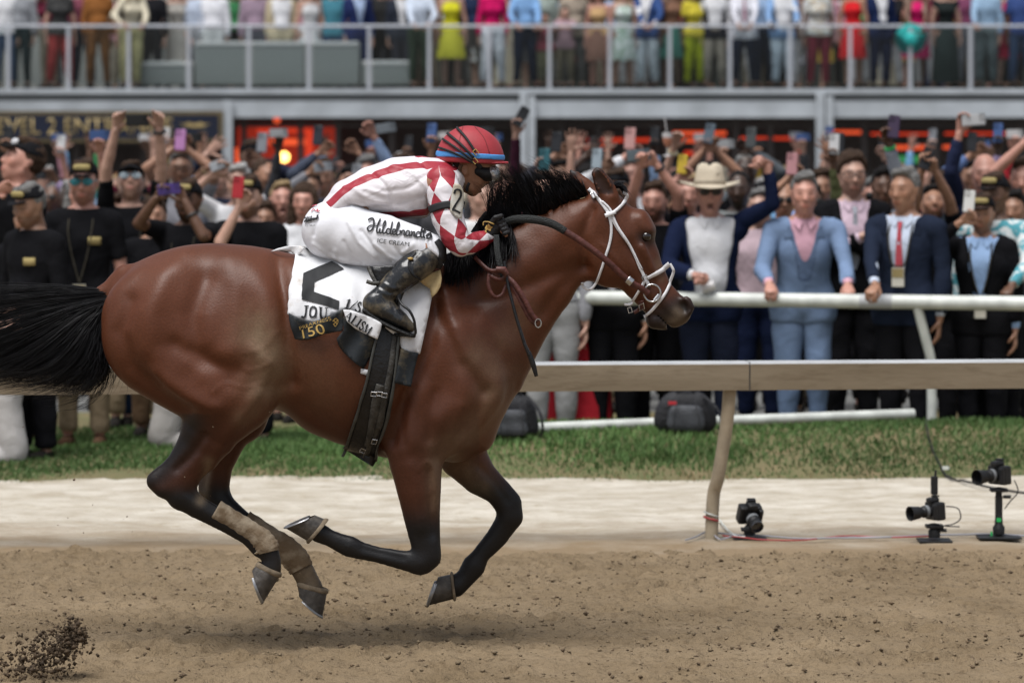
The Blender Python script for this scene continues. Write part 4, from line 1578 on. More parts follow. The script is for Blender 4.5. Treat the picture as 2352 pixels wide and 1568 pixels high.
# tail streams back, drooping strands below
tail_paths = [
	[(262, 668, -.01), (180, 664, -.02), (90, 664, -.03), (0, 668, -.03), (-90, 680, -.03), (-170, 700, -.03)],
	[(256, 676, -.02), (170, 684, -.05), (80, 694, -.06), (-20, 712, -.07), (-110, 735, -.06), (-190, 760, -.06)],
	[(252, 684, -.03), (165, 712, -.07), (85, 745, -.08), (0, 780, -.09), (-90, 812, -.08), (-180, 830, -.07)],
	[(250, 690, -.03), (180, 730, -.07), (115, 780, -.09), (40, 830, -.09), (-50, 860, -.09), (-150, 866, -.09)],
	[(248, 696, -.03), (195, 740, -.06), (145, 800, -.08), (85, 850, -.08), (10, 872, -.08), (-80, 868, -.07)],
	[(246, 702, -.02), (208, 750, -.06), (175, 810, -.07), (130, 858, -.07), (60, 880, -.07), (-10, 876, -.06)],
	[(245, 706, -.02), (222, 758, -.05), (205, 815, -.06), (178, 862, -.06), (120, 888, -.06), (60, 882, -.05)],
	[(244, 710, -.01), (232, 765, -.04), (228, 820, -.05), (212, 868, -.05), (168, 895, -.05), (100, 890, -.04)],
	[(243, 714, 0), (238, 770, -.04), (244, 826, -.06), (236, 872, -.05), (205, 900, -.05), (170, 902, -.04)],
]
strands("tail", tail_paths, 0.0018, 3200, (13, 11, .024), horse, 1, curl=2.2, label="long black tail streaming back")
strands("tail", [[(255, 672, 0), (215, 694, 0), (150, 716, .01), (80, 745, .01), (0, 780, .02), (-90, 800, .02)], [(248, 690, 0), (208, 724, 0), (158, 765, .01), (90, 805, .01), (0, 838, .02), (-90, 842, .02)], [(246, 698, 0), (222, 740, 0), (195, 785, .01), (150, 825, .01), (80, 850, .02), (0, 858, .02)]], 0.0040, 900, (10, 10, .03), horse, 2, curl=1.5)
strands("tail", [[(x0 + a, y0, -.05) for a in (0,)] + p for (x0, y0), p in (((240, 700), [(200, 760, -.08), (150, 820, -.09), (80, 868, -.09), (0, 885, -.09)]), ((244, 706), [(225, 770, -.07), (200, 835, -.08), (150, 885, -.08), (90, 892, -.07)]), ((246, 706), [(240, 775, -.06), (238, 840, -.07), (200, 896, -.07), (150, 908, -.06)]), ((248, 700), [(250, 770, -.07), (262, 820, -.1), (256, 862, -.1), (230, 905, -.09)]))], 0.0013, 260, (22, 12, .03), horse, 12, curl=7)
mane_paths = [
	[(1130, 545, -.03), (1120, 505, -.03), (1126, 466, -.04), (1127, 434, -.04), (1118, 421, -.04)],
	[(1165, 522, -.02), (1152, 490, -.03), (1146, 451, -.03), (1143, 422, -.03), (1130, 411, -.03)],
	[(1200, 505, -.01), (1182, 470, -.02), (1168, 436, -.03), (1155, 409, -.03), (1136, 398, -.03)],
	[(1232, 492, 0), (1214, 455, -.02), (1194, 421, -.02), (1177, 396, -.02), (1156, 384, -.02)],
	[(1262, 480, 0), (1246, 440, -.01), (1226, 408, -.02), (1211, 386, -.02), (1194, 372, -.02)],
	[(1288, 468, 0), (1278, 432, -.01), (1262, 404, -.01), (1243, 388, -.02), (1218, 382, -.02)],
	[(1312, 458, 0), (1308, 430, 0), (1294, 410, -.01), (1273, 396, -.01), (1246, 392, -.01)],
	[(1338, 448, 0), (1338, 432, 0), (1324, 420, 0), (1303, 412, 0), (1276, 410, 0)],
]
strands("mane", mane_paths, 0.0014, 1300, (12, 10, .02), horse, 3, curl=3.0, label="black mane blown up from the crest")
strands("mane", [[(x, y, .0), (x - 8, y - 14, -.02), (x - 18, y - 34, -.03), (x - 26, y - 52, -.03)] for x, y in ((1120, 560), (1160, 540), (1200, 516), (1240, 502), (1280, 482), (1320, 462), (1350, 446))], 0.0036, 800, (7, 6, .025), horse, 4, curl=1)
# mane lying on the neck by the withers
strands("mane", [[(x, y, -.02), (x + 6, y + 25, -.08), (x + 8, y + 60, -.12), (x + 2, y + 90, -.15)] for x, y in ((1020, 590), (1050, 570), (1080, 548), (1110, 535), (1140, 525), (1170, 512))], 0.0036, 800, (9, 9, .02), horse, 5, curl=1.5)
strands("forelock", [[(1410, 432, 0), (1425, 430, -.02), (1436, 440, -.03), (1444, 455, -.03)], [(1405, 428, 0), (1418, 418, -.01), (1432, 424, -.02), (1440, 440, -.02)]], 0.0028, 120, (4, 4, .02), horse, 6)

# ------------------------------------------------------------------ tack
M_WLEATH = mat("white_bridle", (0.74, 0.73, 0.75), 0.45, 0.08, 40.0, 0.1, 150.0)
M_BROWN = mat("brown_leather", (0.095, 0.032, 0.026), 0.42, 0.3, 40.0, 0.2, 120.0)
M_BLACKL = mat("black_leather", (0.012, 0.012, 0.013), 0.33, 0.3, 30.0, 0.2, 90.0)
M_RUBBER = mat("rein_rubber", (0.016, 0.018, 0.018), 0.6, 0.2, 60.0, 0.6, 220.0)
M_CHROME = mat("buckle_steel", (0.55, 0.55, 0.56), 0.25, 0.1, 20.0, metal=0.9)
bri = empty("bridle", HO, label="white racing bridle with a ring bit on the horse's head", cat="bridle")
bri.location = HO

def hs(name, pts, w, m, off=0.005, thick=0.003, yg=-0.08, root=None, **kw):
	o = strap(name, pts, w, HB, off, m, None, thick, yg, **kw)
	return under(o, root or bri)

CK = [(1352, 434), (1372, 453), (1395, 485), (1419, 524), (1448, 567), (1472, 620), (1484, 644), (1490, 658)]
hs("cheekpiece", CK, [8, 8, 7.5, 7, 7, 8], M_WLEATH, 0.004)
hs("crownpiece", [(1384, 462), (1400, 480), (1412, 508), (1424, 530), (1452, 575), (1474, 618)], [5, 5, 5, 5, 4], M_WLEATH, 0.007)
hs("browband", [(1392, 490), (1408, 488), (1424, 474), (1438, 456), (1440, 448), (1430, 442)], 7.5, M_WLEATH, 0.006)
hs("throatlatch", [(1398, 492), (1404, 520), (1402, 552), (1390, 592), (1381, 620), (1370, 648), (1356, 664), (1342, 660), (1336, 648)], [6, 6, 5.5, 6, 6], M_WLEATH, 0.004)
hs("keeper", [(1390, 496), (1412, 488)], 9, M_WLEATH, 0.014)
hs("keeper", [(1364, 456), (1377, 449)], 8, M_WLEATH, 0.012)
hs("noseband", [(1484, 640), (1502, 630), (1520, 620), (1538, 606)], [7, 8, 10, 11], M_WLEATH, 0.005)
hs("noseband", [(1539, 606), (1547, 622), (1542, 640), (1528, 672), (1508, 700), (1488, 722), (1479, 727)], [6, 6, 6.5, 7, 7], M_WLEATH, 0.005)
hs("noseband", [(1480, 646), (1470, 664), (1458, 684), (1448, 698), (1434, 699)], [7, 6, 6, 6], M_WLEATH, 0.005)
hs("chin_strap", [(1474, 688), (1476, 702), (1466, 712), (1456, 718)], [11, 9, 8], M_BROWN, 0.012)
for (px, py, rr_, yy) in ((1498, 673, 19, -.068),):
	ring = [W(px + rr_ * math.cos(a_), py + rr_ * 1.05 * math.sin(a_), yy) for a_ in np.linspace(0, 2 * math.pi, 25)]
	under(MB().tube(ring, 0.0042, 8).build("bit_ring", M_CHROME, None, smooth=True), bri)
under(MB().tube([W(1502, 690, -.068), W(1512, 678, -.066), W(1508, 686, -.02)], 0.006, 8).build("mouthpiece", M_CHROME, None, smooth=True), bri)

def buckle(px, py, ang, sz, bvh, off, root, y_guess=-.1):
	c, s_ = math.cos(ang), math.sin(ang)
	fr_ = [(-1, -0.7), (1, -0.7), (1, 0.7), (-1, 0.7), (-1, -0.7)]
	P = np.array([(px + sz * (a_ * c - b_ * s_), py + sz * (a_ * s_ + b_ * c)) for a_, b_ in fr_])
	V = drape(P, bvh, off, y_guess)
	under(MB().tube([Vector(v) for v in V], 0.0022, 6, cap=False).build("buckle", M_CHROME, None), root)

buckle(1480, 640, 1.1, 7, HB, 0.014, bri)
buckle(1366, 454, 0.9, 5, HB, 0.016, bri)
buckle(1478, 700, 1.2, 6, HB, 0.018, bri)
buckle(1447, 712, 1.3, 6, HB, 0.012, bri)
# reins
rei = empty("reins", HO, label="brown leather and black rubber reins from the bit to the rider's hands", cat="reins")
rei.location = HO

def P3(px, py, y):
	return tuple(W(px, py, y))

under(band3("rein", [P3(1490, 675, -.075), P3(1470, 660, -.095), P3(1443, 644, -.115), P3(1390, 596, -.15), P3(1340, 558, -.16), P3(1296, 530, -.16)], [0.026, 0.025, 0.026, 0.026, 0.028], M_BROWN, None, 0.006), rei)
under(band3("rein_grip", [P3(1298, 531, -.161), P3(1270, 515, -.16), P3(1238, 506, -.16), P3(1205, 503, -.155), P3(1180, 504, -.14), P3(1162, 510, -.12)], [0.030, 0.034, 0.034, 0.032, 0.03], M_RUBBER, None, 0.008), rei)
under(band3("rein", [P3(1490, 672, .075), P3(1440, 640, .115), P3(1340, 556, .15), P3(1240, 506, .15), P3(1170, 508, .09)], 0.026, M_BROWN, None, 0.006), rei)
under(band3("buckle_keeper", [P3(1452, 650, -.118), P3(1441, 641, -.121)], 0.032, M_CHROME, None, 0.003), rei)
# loose rein end: loop, knot and hanging tail
under(band3("rein_end", [P3(1140, 540, -.16), P3(1142, 575, -.19), P3(1150, 615, -.205), P3(1158, 640, -.2)], [0.022, 0.024, 0.024], M_RUBBER, None, 0.006), rei)
under(band3("rein_loop", [P3(1090, 590, -.17), P3(1112, 612, -.2), P3(1128, 622, -.215), P3(1150, 622, -.222), P3(1160, 632, -.22), P3(1150, 642, -.215), P3(1130, 636, -.21), P3(1122, 622, -.20)], 0.016, M_BROWN, None, 0.006, up=(0, 1, 0.4)), rei)
under(band3("rein_loop", [P3(1124, 628, -.205), P3(1122, 655, -.21), P3(1134, 680, -.21), P3(1152, 678, -.205), P3(1164, 652, -.2)], 0.014, M_BROWN, None, 0.005, up=(0, 1, 0.3)), rei)
under(MB().tube([W(1140, 618, -.228), W(1158, 620, -.232), W(1164, 630, -.228)], [0.012, 0.015, 0.011], 10).build("rein_knot", M_BROWN, None, smooth=True), rei)
under(band3("rein_tail", [P3(1160, 634, -.215), P3(1182, 652, -.225), P3(1206, 690, -.23), P3(1222, 722, -.225), P3(1236, 738, -.22)], 0.020, M_BROWN, None, 0.005), rei)
under(band3("rein_tail", [P3(1156, 636, -.205), P3(1176, 656, -.215), P3(1198, 696, -.22), P3(1216, 730, -.215), P3(1230, 744, -.21)], 0.018, M_BROWN, None, 0.005), rei)
ring = [W(1236 + 7 * math.cos(a_), 742 + 10 * math.sin(a_), -.222) for a_ in np.linspace(0, 2 * math.pi, 13)]
under(MB().tube(ring, 0.003, 6).build("buckle", M_CHROME, None), rei)
whip = empty("riding_crop", HO, label="thin black riding crop hanging down beside the horse's neck", cat="crop")
whip.location = HO
under(MB().tube([W(1158, 600, -.2), W(1168, 660, -.225), W(1186, 730, -.24), W(1205, 790, -.245), W(1216, 815, -.245)], [.006, .006, .0065, .007, .008], 8).build("shaft", M_BLACKL, None, smooth=True), whip)
under(band3("popper", [P3(1214, 808, -.245), P3(1224, 835, -.245), P3(1232, 864, -.245)], [0.018, 0.022, 0.014], M_BLACKL, None, 0.007), whip)
# ------------------------------------------------------------------ saddle cloth, saddle, girth
def stained(name, col, dirt, thr=0.56, rough=0.75, scale=5.0, amt=0.75):
	m = bpy.data.materials.new(name)
	t, N, L, b = nt(m)
	b.inputs["Roughness"].default_value = rough
	b.inputs["Specular IOR Level"].default_value = 0.25
	tc = N.new("ShaderNodeTexCoord")
	a = N.new("ShaderNodeTexNoise")
	a.inputs["Scale"].default_value = scale
	a.inputs["Detail"].default_value = 9
	a.inputs["Roughness"].default_value = 0.72
	L.new(tc.outputs["Object"], a.inputs["Vector"])
	r = N.new("ShaderNodeMapRange")
	r.inputs["From Min"].default_value = thr
	r.inputs["From Max"].default_value = thr + 0.14
	r.inputs["To Max"].default_value = amt
	L.new(a.outputs["Fac"], r.inputs["Value"])
	mx = N.new("ShaderNodeMix")
	mx.data_type = 'RGBA'
	mx.inputs["A"].default_value = tuple(col) + (1,)
	mx.inputs["B"].default_value = tuple(dirt) + (1,)
	L.new(r.outputs[0], mx.inputs["Factor"])
	L.new(mx.outputs["Result"], b.inputs["Base Color"])
	n2 = N.new("ShaderNodeTexNoise")
	n2.inputs["Scale"].default_value = 13
	n2.inputs["Detail"].default_value = 3
	L.new(tc.outputs["Object"], n2.inputs["Vector"])
	bp = N.new("ShaderNodeBump")
	bp.inputs["Strength"].default_value = 0.22
	bp.inputs["Distance"].default_value = 0.02
	L.new(n2.outputs["Fac"], bp.inputs["Height"])
	L.new(bp.outputs[0], b.inputs["Normal"])
	return m

M_CLOTH = stained("cloth_white", (0.74, 0.74, 0.76), (0.36, 0.27, 0.17), 0.55)
M_CLOTHD = stained("cloth_dark", (0.02, 0.024, 0.028), (0.16, 0.125, 0.07), 0.5, 0.6, 6.0, 0.6)
M_INK = mat("print_black", (0.014, 0.015, 0.017), 0.7, 0.2, 30)
M_GOLDP = mat("print_gold", (0.5, 0.33, 0.1), 0.5, 0.12, 20)
M_CHAM = stained("chamois", (0.55, 0.42, 0.22), (0.32, 0.2, 0.09), 0.5)

sc_ = empty("saddle_cloth", HO, label="mud spattered white number cloth with a big black numeral and dark gold printed hem", cat="saddle cloth")
white = [(676, 568), (700, 566), (760, 592), (870, 612), (960, 636), (1000, 640), (994, 655), (988, 680), (981, 721), (970, 772), (961, 811), (940, 808), (922, 800), (905, 770), (872, 744), (830, 724), (790, 712), (760, 727), (722, 743), (690, 734), (664, 721), (665, 699), (668, 660), (673, 622), (678, 590)]
CP, CF_ = patch2d(white, 9)
CV = drape(CP, HB, 0.010, -0.2)
for _ in range(6):
	CV[:, 1] = laplace(CV, CF_, 0.5)[:, 1]
CV[:, 1] -= 0.012 + 0.006 * np.sin(CP[:, 0] * 0.11 + CP[:, 1] * 0.03) * np.clip((CP[:, 1] - 600) / 120, 0, 1) + 0.004 * fbm(CP, 0.06, 12)
# ridge falling from the rider's seat
CV[:, 1] -= 0.022 * np.exp(-(poly_dist(CP, [(770, 600), (800, 660), (815, 715)]) / 16) ** 2)
cw = under(link("cloth_panel", np_mesh("cloth_panel", CV, CF_, M_CLOTH)), sc_)
md = cw.modifiers.new("thick", 'SOLIDIFY')
md.thickness = 0.004
CB_ = mesh_bvh(CV, CF_)
# far side of the cloth, over the back
farp = [(690, 575), (960, 612), (985, 700), (955, 800), (680, 760)]
under(patch_obj("cloth_panel", farp, 14, HB, 0.014, M_CLOTH, None, 0.004, 0.25, side=1), sc_)
under(patch_obj("cloth_panel", [(690, 566), (860, 606), (950, 616), (950, 640), (860, 625), (690, 585)], 8, HB, 0.012, M_CLOTH, None, 0.004, -0.02), sc_)

def fold(name, poly, ys, m, step=9, thick=0.004, par=None, wav=0.008, seed=0):
	"""hanging fold of cloth; ys = (y at left, y at right) with a wave"""
	P, F = patch2d(poly, step)
	x0_, x1_ = P[:, 0].min(), P[:, 0].max()
	tt_ = (P[:, 0] - x0_) / (x1_ - x0_)
	y = ys[0] + (ys[1] - ys[0]) * tt_ + wav * np.sin(P[:, 0] * 0.09 + P[:, 1] * 0.05 + seed)
	V = np.array([W(p[0], p[1], yy) for p, yy in zip(P, y)])
	o = under(link(name, np_mesh(name, V, F, m)), par or sc_)
	md_ = o.modifiers.new("thick", 'SOLIDIFY')
	md_.thickness = thick
	return V, F, o

def ysurf(px, py):
	return drape(np.array([(px, py)], float), HB, 0.0, -0.25)[0, 1]

fold("lifted_corner", [(623, 578), (640, 570), (655, 566), (672, 564), (692, 565), (700, 570), (684, 590), (668, 578), (648, 575)], (-.06, -.10), M_CLOTH, 5, wav=0.012)
FV1, FF1, fo1 = fold("hem", [(664, 719), (690, 733), (722, 742), (752, 730), (776, 716), (788, 712), (789, 735), (787, 760), (765, 763), (743, 767), (725, 775), (708, 780), (690, 781), (677, 778), (669, 755), (665, 735)], (-.318, -.335), M_CLOTHD, 6, seed=1)
FB1 = mesh_bvh(FV1, FF1)
FV2, FF2, fo2 = fold("hem", [(787, 724), (800, 735), (830, 758), (862, 778), (860, 795), (848, 822), (834, 846), (818, 836), (803, 822), (788, 808), (778, 794), (773, 778), (782, 766), (789, 757)], (-.325, -.30), M_CLOTHD, 6, wav=0.01, seed=3)
FV3, FF3, fo3 = fold("turned_strip", [(788, 711), (806, 712), (830, 720), (856, 730), (877, 742), (874, 758), (866, 779), (840, 767), (815, 754), (797, 738)], (-.340, -.315), M_CLOTH, 6, wav=0.006, seed=2)
FB3 = mesh_bvh(FV3, FF3)
fold("hem", [(921, 800), (940, 807), (961, 810), (953, 845), (944, 888), (925, 884), (906, 879), (913, 840)], (-.300, -.285), M_CLOTHD, 7, wav=0.004)
fold("hem_tab", [(829, 846), (848, 850), (844, 862), (828, 857)], (-.295, -.295), M_CLOTH, 5, wav=0.0)
fold("pad", [(958, 640), (985, 628), (1012, 620), (1015, 640), (1012, 658), (1004, 672), (992, 684), (988, 664), (970, 652)], (-.235, -.22), M_CHAM, 6, wav=0.012)

def printed(name, V2, F, bvh, off, m, root, yg=-0.3):
	for v_, f_ in islands(np.asarray(V2, float), np.asarray(F)):
		under(print_on(name, v_, f_, bvh, off, m, None, yg), root)

for poly in ([(696, 630), (729, 616), (763, 603), (776, 610), (789, 621), (755, 636), (722, 650), (721, 672), (750, 682), (781, 693), (779, 712), (736, 700), (692, 689), (694, 660)], [(699, 571), (722, 572), (745, 582), (760, 592), (752, 592), (733, 583), (724, 584), (708, 577)]):
	P, F = patch2d(poly, 4)
	printed("numeral", P, F, CB_, 0.008, M_INK, sc_)
# serif letters drawn with thick stems and thin serifs
SERIF = {
	'J': ([[(.5, 0), (.5, -.8), (.35, -1.05), (.12, -.98)]], [[(.25, 0), (.75, 0)]]),
	'O': ([[(.12, -.5), (.2, -.15), (.42, 0)], [(.12, -.5), (.2, -.85), (.42, -1)], [(.72, -.5), (.64, -.15), (.42, 0)], [(.72, -.5), (.64, -.85), (.42, -1)]], []),
	'U': ([[(.2, 0), (.2, -.6), (.27, -.9), (.45, -1)]], [[(.45, -1), (.64, -.9), (.7, -.6), (.7, 0)], [(.02, 0), (.38, 0)], [(.55, 0), (.85, 0)]]),
	'A': ([[(.4, 0), (.78, -1)]], [[(.4, 0), (.08, -1)], [(.2, -.62), (.62, -.62)], [(-.04, -1), (.22, -1)], [(.6, -1), (.95, -1)]]),
	'L': ([[(.2, 0), (.2, -1)]], [[(.02, 0), (.4, 0)], [(.02, -1), (.72, -1), (.74, -.78)]]),
	'I': ([[(.2, 0), (.2, -1)]], [[(.02, 0), (.4, 0)], [(.02, -1), (.4, -1)]]),
	'S': ([[(.6, -.2), (.45, 0), (.2, -.1), (.18, -.32), (.6, -.62), (.62, -.86), (.38, -1.02), (.12, -.8)]], []),
	'M': ([[(.2, 0), (.52, -1)], [(.92, 0), (.92, -1)]], [[(.16, 0), (.16, -1)], [(.52, -1), (.92, 0)], [(0, -1), (.34, -1)], [(.76, -1), (1.1, -1)]]),
	'1': ([[(.3, 0), (.3, -1)]], [[(.08, -.2), (.3, 0)], [(.08, -1), (.52, -1)]]),
	'/': ([], [[(.5, .1), (0, -1.1)]]),
}
ADV = {'J': .78, 'O': .86, 'U': .9, 'A': .92, 'L': .78, 'I': .46, 'S': .74, 'M': 1.18, '1': .55, '/': .5}

def serif(s, x, y, h, ang, thick, squeeze=1.0):
	"""strokes for a serif word: baseline-left at (x, y), cap height h px, direction ang"""
	c, s_ = math.cos(ang), math.sin(ang)
	VV, FF, off, cur = [], [], 0, 0.0
	for ch in s:
		for grp, w in ((SERIF[ch][0], thick), (SERIF[ch][1], thick * 0.42)):
			for ln in grp:
				pts = [(x + (cur + u * squeeze) * h * c - (-1 - v) * h * s_ * -1 * -1, y + (cur + u * squeeze) * h * s_ + (-1 - v) * h * c) for u, v in ln]
				pts = [(x + (cur + u * squeeze) * h * c - (-(1 + v)) * h * s_, y + (cur + u * squeeze) * h * s_ + (-(1 + v)) * h * c) for u, v in ln]
				V, F = strokes2d([pts], w)
				VV.append(V)
				FF.append(F + off)
				off += len(V)
		cur += ADV[ch] * squeeze
	return np.concatenate(VV), np.concatenate(FF)

V2, F2 = serif("JOU", 690, 727, 24, 0.10, 4.6)
printed("lettering", V2, F2, CB_, 0.009, M_INK, sc_)
V2, F2 = serif("1/S", 792, 706, 20, 0.35, 3.8)
printed("lettering", V2, F2, CB_, 0.009, M_INK, sc_)
V2, F2 = serif("ALISM", 790, 731, 20, 0.60, 3.8, 0.86)
printed("lettering", V2, F2, FB3, 0.008, M_INK, sc_, -.33)

def sans(s, x, y, h, ang, wscale=1.0, shear=0.0):
	V, F = text2d(s, shear)
	V = V - V.min(0)
	V = V / V[:, 1].max() * h
	V[:, 0] *= wscale
	c, s_ = math.cos(ang), math.sin(ang)
	return np.stack([x + V[:, 0] * c + V[:, 1] * s_, y + V[:, 0] * s_ - V[:, 1] * c], 1), F

V2, F2 = sans("PREAKNESS", 688, 757, 8.5, -0.30, 1.25)
printed("gold_lettering", V2, F2, FB1, 0.008, M_GOLDP, sc_, -.33)
V2, F2 = sans("150", 698, 778, 22, -0.28, 1.3)
printed("gold_lettering", V2, F2, FB1, 0.008, M_GOLDP, sc_, -.33)
em = strokes2d([[(763, 737), (770, 730), (776, 738), (770, 748), (764, 742)], [(766, 735), (774, 744)], [(764, 744), (776, 733)]], 2.2)
printed("gold_emblem", em[0], em[1], FB1, 0.009, M_GOLDP, sc_, -.33)

# saddle, girth, stirrup
sad = empty("race_saddle", HO, label="small black racing saddle with girth and stirrup under the rider", cat="saddle")
SS = Sdf()
SS.e(wc([(800, 596, 12, 0, .13), (860, 606, 15, 0, .15), (930, 604, 16, 0, .12), (965, 592, 16, 0, .07)]), 0.02)
V_, F_ = SS.mesh(0.009, 1)
under(link("seat", np_mesh("seat", V_, F_, M_BLACKL)), sad)
fold("flap", [(852, 612), (905, 610), (975, 618), (960, 650), (930, 668), (918, 700), (925, 765), (880, 745), (886, 690), (872, 668), (858, 640)], (-.262, -.27), M_BLACKL, 8, 0.006, sad, 0.004)
GP = [(893, 752), (884, 800), (871, 880), (850, 960), (832, 1030), (822, 1050)]
under(strap("girth", GP, [48, 56, 66, 72, 78, 80], HB, 0.016, M_BLACKL, None, 0.008, -0.28, cols=7), sad)
M_PIPE = mat("girth_edge", (0.05, 0.05, 0.045), 0.5, 0.3, 30)
for dx in (-1, 1):
	pts = [(893 + dx * 23, 752), (884 + dx * 27, 800), (871 + dx * 31, 880), (850 + dx * 34, 960), (832 + dx * 37, 1030), (824 + dx * 38, 1048)]
	under(strap("girth_edge", pts, 6, HB, 0.025, M_PIPE, None, 0.007, -0.28), sad)
M_STRAP = mat("girth_strap", (0.045, 0.042, 0.037), 0.5, 0.6, 25, 0.3, 80)
under(strap("billet", [(872, 880), (864, 910), (858, 945), (851, 985), (846, 1010)], [20, 20, 14, 13], HB, 0.030, M_STRAP, None, 0.006, -0.3), sad)
under(strap("billet", [(882, 885), (876, 925), (871, 960), (866, 975)], 15, HB, 0.028, M_STRAP, None, 0.006, -0.3), sad)
under(strap("overgirth", [(905, 770), (898, 830), (880, 920), (862, 985), (842, 1040)], 13, HB, 0.022, M_STRAP, None, 0.005, -0.3), sad)
for (px, py, a_) in ((857, 899, .1), (880, 902, .1), (870, 899, .1), (838, 1018, .4), (862, 1000, .2)):
	buckle(px, py, a_, 6, HB, 0.036, sad, -.3)
st = [W(915, 686, -.30), W(924, 700, -.33), W(940, 713, -.345), W(950, 732, -.345), W(953, 748, -.34), W(953, 768, -.33), W(930, 770, -.31), W(900, 764, -.27), W(905, 740, -.24), W(910, 710, -.26), W(915, 688, -.295)]
under(MB().tube(cat_rom([tuple(p) for p in st], 4), 0.0055, 8, cap=False).build("stirrup_iron", M_BLACKL, None, smooth=True), sad)
under(band3("stirrup_leather", [P3(912, 630, -.27), P3(913, 660, -.285), P3(916, 690, -.30)], 0.02, M_BLACKL, None, 0.005), sad)
under(band3("flap_strap", [P3(846, 612, -.255), P3(853, 630, -.27), P3(866, 652, -.285), P3(876, 656, -.29)], 0.016, M_STRAP, None, 0.005), sad)
under(band3("flap_strap", [P3(842, 646, -.285), P3(858, 651, -.292), P3(872, 650, -.292)], 0.016, M_STRAP, None, 0.005), sad)

# ------------------------------------------------------------------ the rider
rider = empty("person", W(860, 600, 0), label="jockey crouched over the horse in red and white striped silks, white breeches and red helmet", cat="person")
M_SKINJ = mat("rider_skin", (0.33, 0.165, 0.1), 0.5, 0.12, 40.0, 0.1, 120.0)
JB = Sdf()     # continuous body
JB.e(wc([(760, 530, 50, 0, .13), (820, 480, 38, 0, .12), (880, 440, 48, 0, .13), (950, 430, 62, 0, .165), (1000, 424, 52, 0, .16), (1030, 415, 38, 0, .10), (1050, 408, 31, 0, .058), (1066, 398, 33, 0, .058)]), 0.03)
JB.e(wc([(1072, 368, 50, 0, .072), (1090, 370, 50, 0, .072)]), 0.02)
JB.e(wc([(1098, 392, 32, 0, .060), (1094, 412, 25, 0, .052), (1088, 428, 19, 0, .042), (1087, 440, 12, 0, .028)]), 0.016)
JB.e(wc([(1066, 408, 22, 0, .056), (1076, 430, 15, 0, .048)]), 0.014)
JB.e(wc([(1114, 400, 8, 0, .016), (1120, 413, 8, 0, .017), (1120, 418, 6, 0, .02)]), 0.006)
JB.e(wc([(1104, 430, 7, 0, .022)]), 0.005)
JB.e(wc([(1102, 438, 6, 0, .020)]), 0.005)
JB.e(wc([(1108, 434.5, 3, 0, .03)]), 0.003, -1)
for sg_ in (-1, 1):
	JB.e(wc([(1066, 386, 11, sg_ * .068, .012), (1069, 398, 7, sg_ * .066, .010)]), 0.006)
	JB.e(wc([(1068, 388, 5, sg_ * .082, .010)]), 0.004, -1)
	yk = sg_
	JB.e(wc([(770, 530, 55, yk * .08, .08), (880, 550, 50, yk * .15, .075), (985, 572, 30, yk * .205, .055), (940, 615, 26, yk * .235, .045), (890, 664, 20, yk * .26, .036), (860, 692, 18, yk * .27, .034), (930, 738, 12, yk * .285, .03)]), 0.02)
	JB.e(wc([(1010, 425, 38, yk * .15, .06), (1027, 500, 30, yk * .20, .048), (1056, 560, 22, yk * .22, .038), (1100, 552, 17, yk * .16, .030), (1124, 540, 13, yk * .10, .024), (1140, 524, 14, yk * .085, .03)]), 0.02)
JV, JF = JB.mesh(0.0065, 1)
under(link("body", np_mesh("body", JV, JF, M_SKINJ)), rider)

# breeches
M_BREECH = stained("breeches_white", (0.76, 0.76, 0.80), (0.33, 0.25, 0.16), 0.63, 0.55, 4.0, 0.5)
BR = Sdf()
BR.e(wc([(762, 527, 64, 0, .165), (800, 500, 56, 0, .155)]), 0.03)
for sg_ in (-1, 1):
	BR.e(wc([(762, 531, 66, sg_ * .07, .10), (820, 545, 67, sg_ * .11, .095), (880, 552, 60, sg_ * .15, .088), (945, 563, 47, sg_ * .185, .072), (988, 574, 38, sg_ * .205, .062), (996, 590, 27, sg_ * .21, .05)]), 0.04)
BV, BF = BR.mesh(0.0065, 1)
BN = vnormals(BV, BF)
BP = px_of(BV)
for (a_, b_, am) in (((800, 510), (860, 590), .004), ((830, 530), (900, 600), -.004), ((860, 560), (930, 605), .004), ((900, 560), (950, 600), -.003), ((960, 545), (985, 600), .004), ((975, 540), (1000, 600), -.005), ((720, 560), (800, 600), .004), ((740, 480), (720, 540), -.004), ((840, 500), (880, 520), -.004), ((985, 545), (1010, 590), .005),
					 ((790, 555), (830, 605), -.003), ((770, 575), (790, 602), .003), ((925, 580), (950, 560), .003), ((760, 465), (800, 470), -.004)):
	d = poly_dist(BP, [a_, ((a_[0] + b_[0]) / 2 - 6, (a_[1] + b_[1]) / 2 + 6), b_])
	BV += BN * (1.8 * am * np.exp(-(d / 4.5) ** 2))[:, None]
under(link("breeches", np_mesh("breeches", BV, BF, M_BREECH)), rider)
BB = mesh_bvh(BV, BF)

# silks: striped body, harlequin sleeves; the pattern follows the cloth
M_SILK = bpy.data.materials.new("silks")
t, N, L, b = nt(M_SILK)
b.inputs["Roughness"].default_value = 0.45
b.inputs["Specular IOR Level"].default_value = 0.35
at = N.new("ShaderNodeAttribute")
at.attribute_name = "pat"
sp = N.new("ShaderNodeSeparateXYZ")
L.new(at.outputs["Vector"], sp.inputs[0])

def mth(op, a, b_=None, v=None):
	m_ = N.new("ShaderNodeMath")
	m_.operation = op
	L.new(a, m_.inputs[0])
	if b_ is not None:
		L.new(b_, m_.inputs[1])
	if v is not None:
		m_.inputs[1].default_value = v
	return m_.outputs[0]

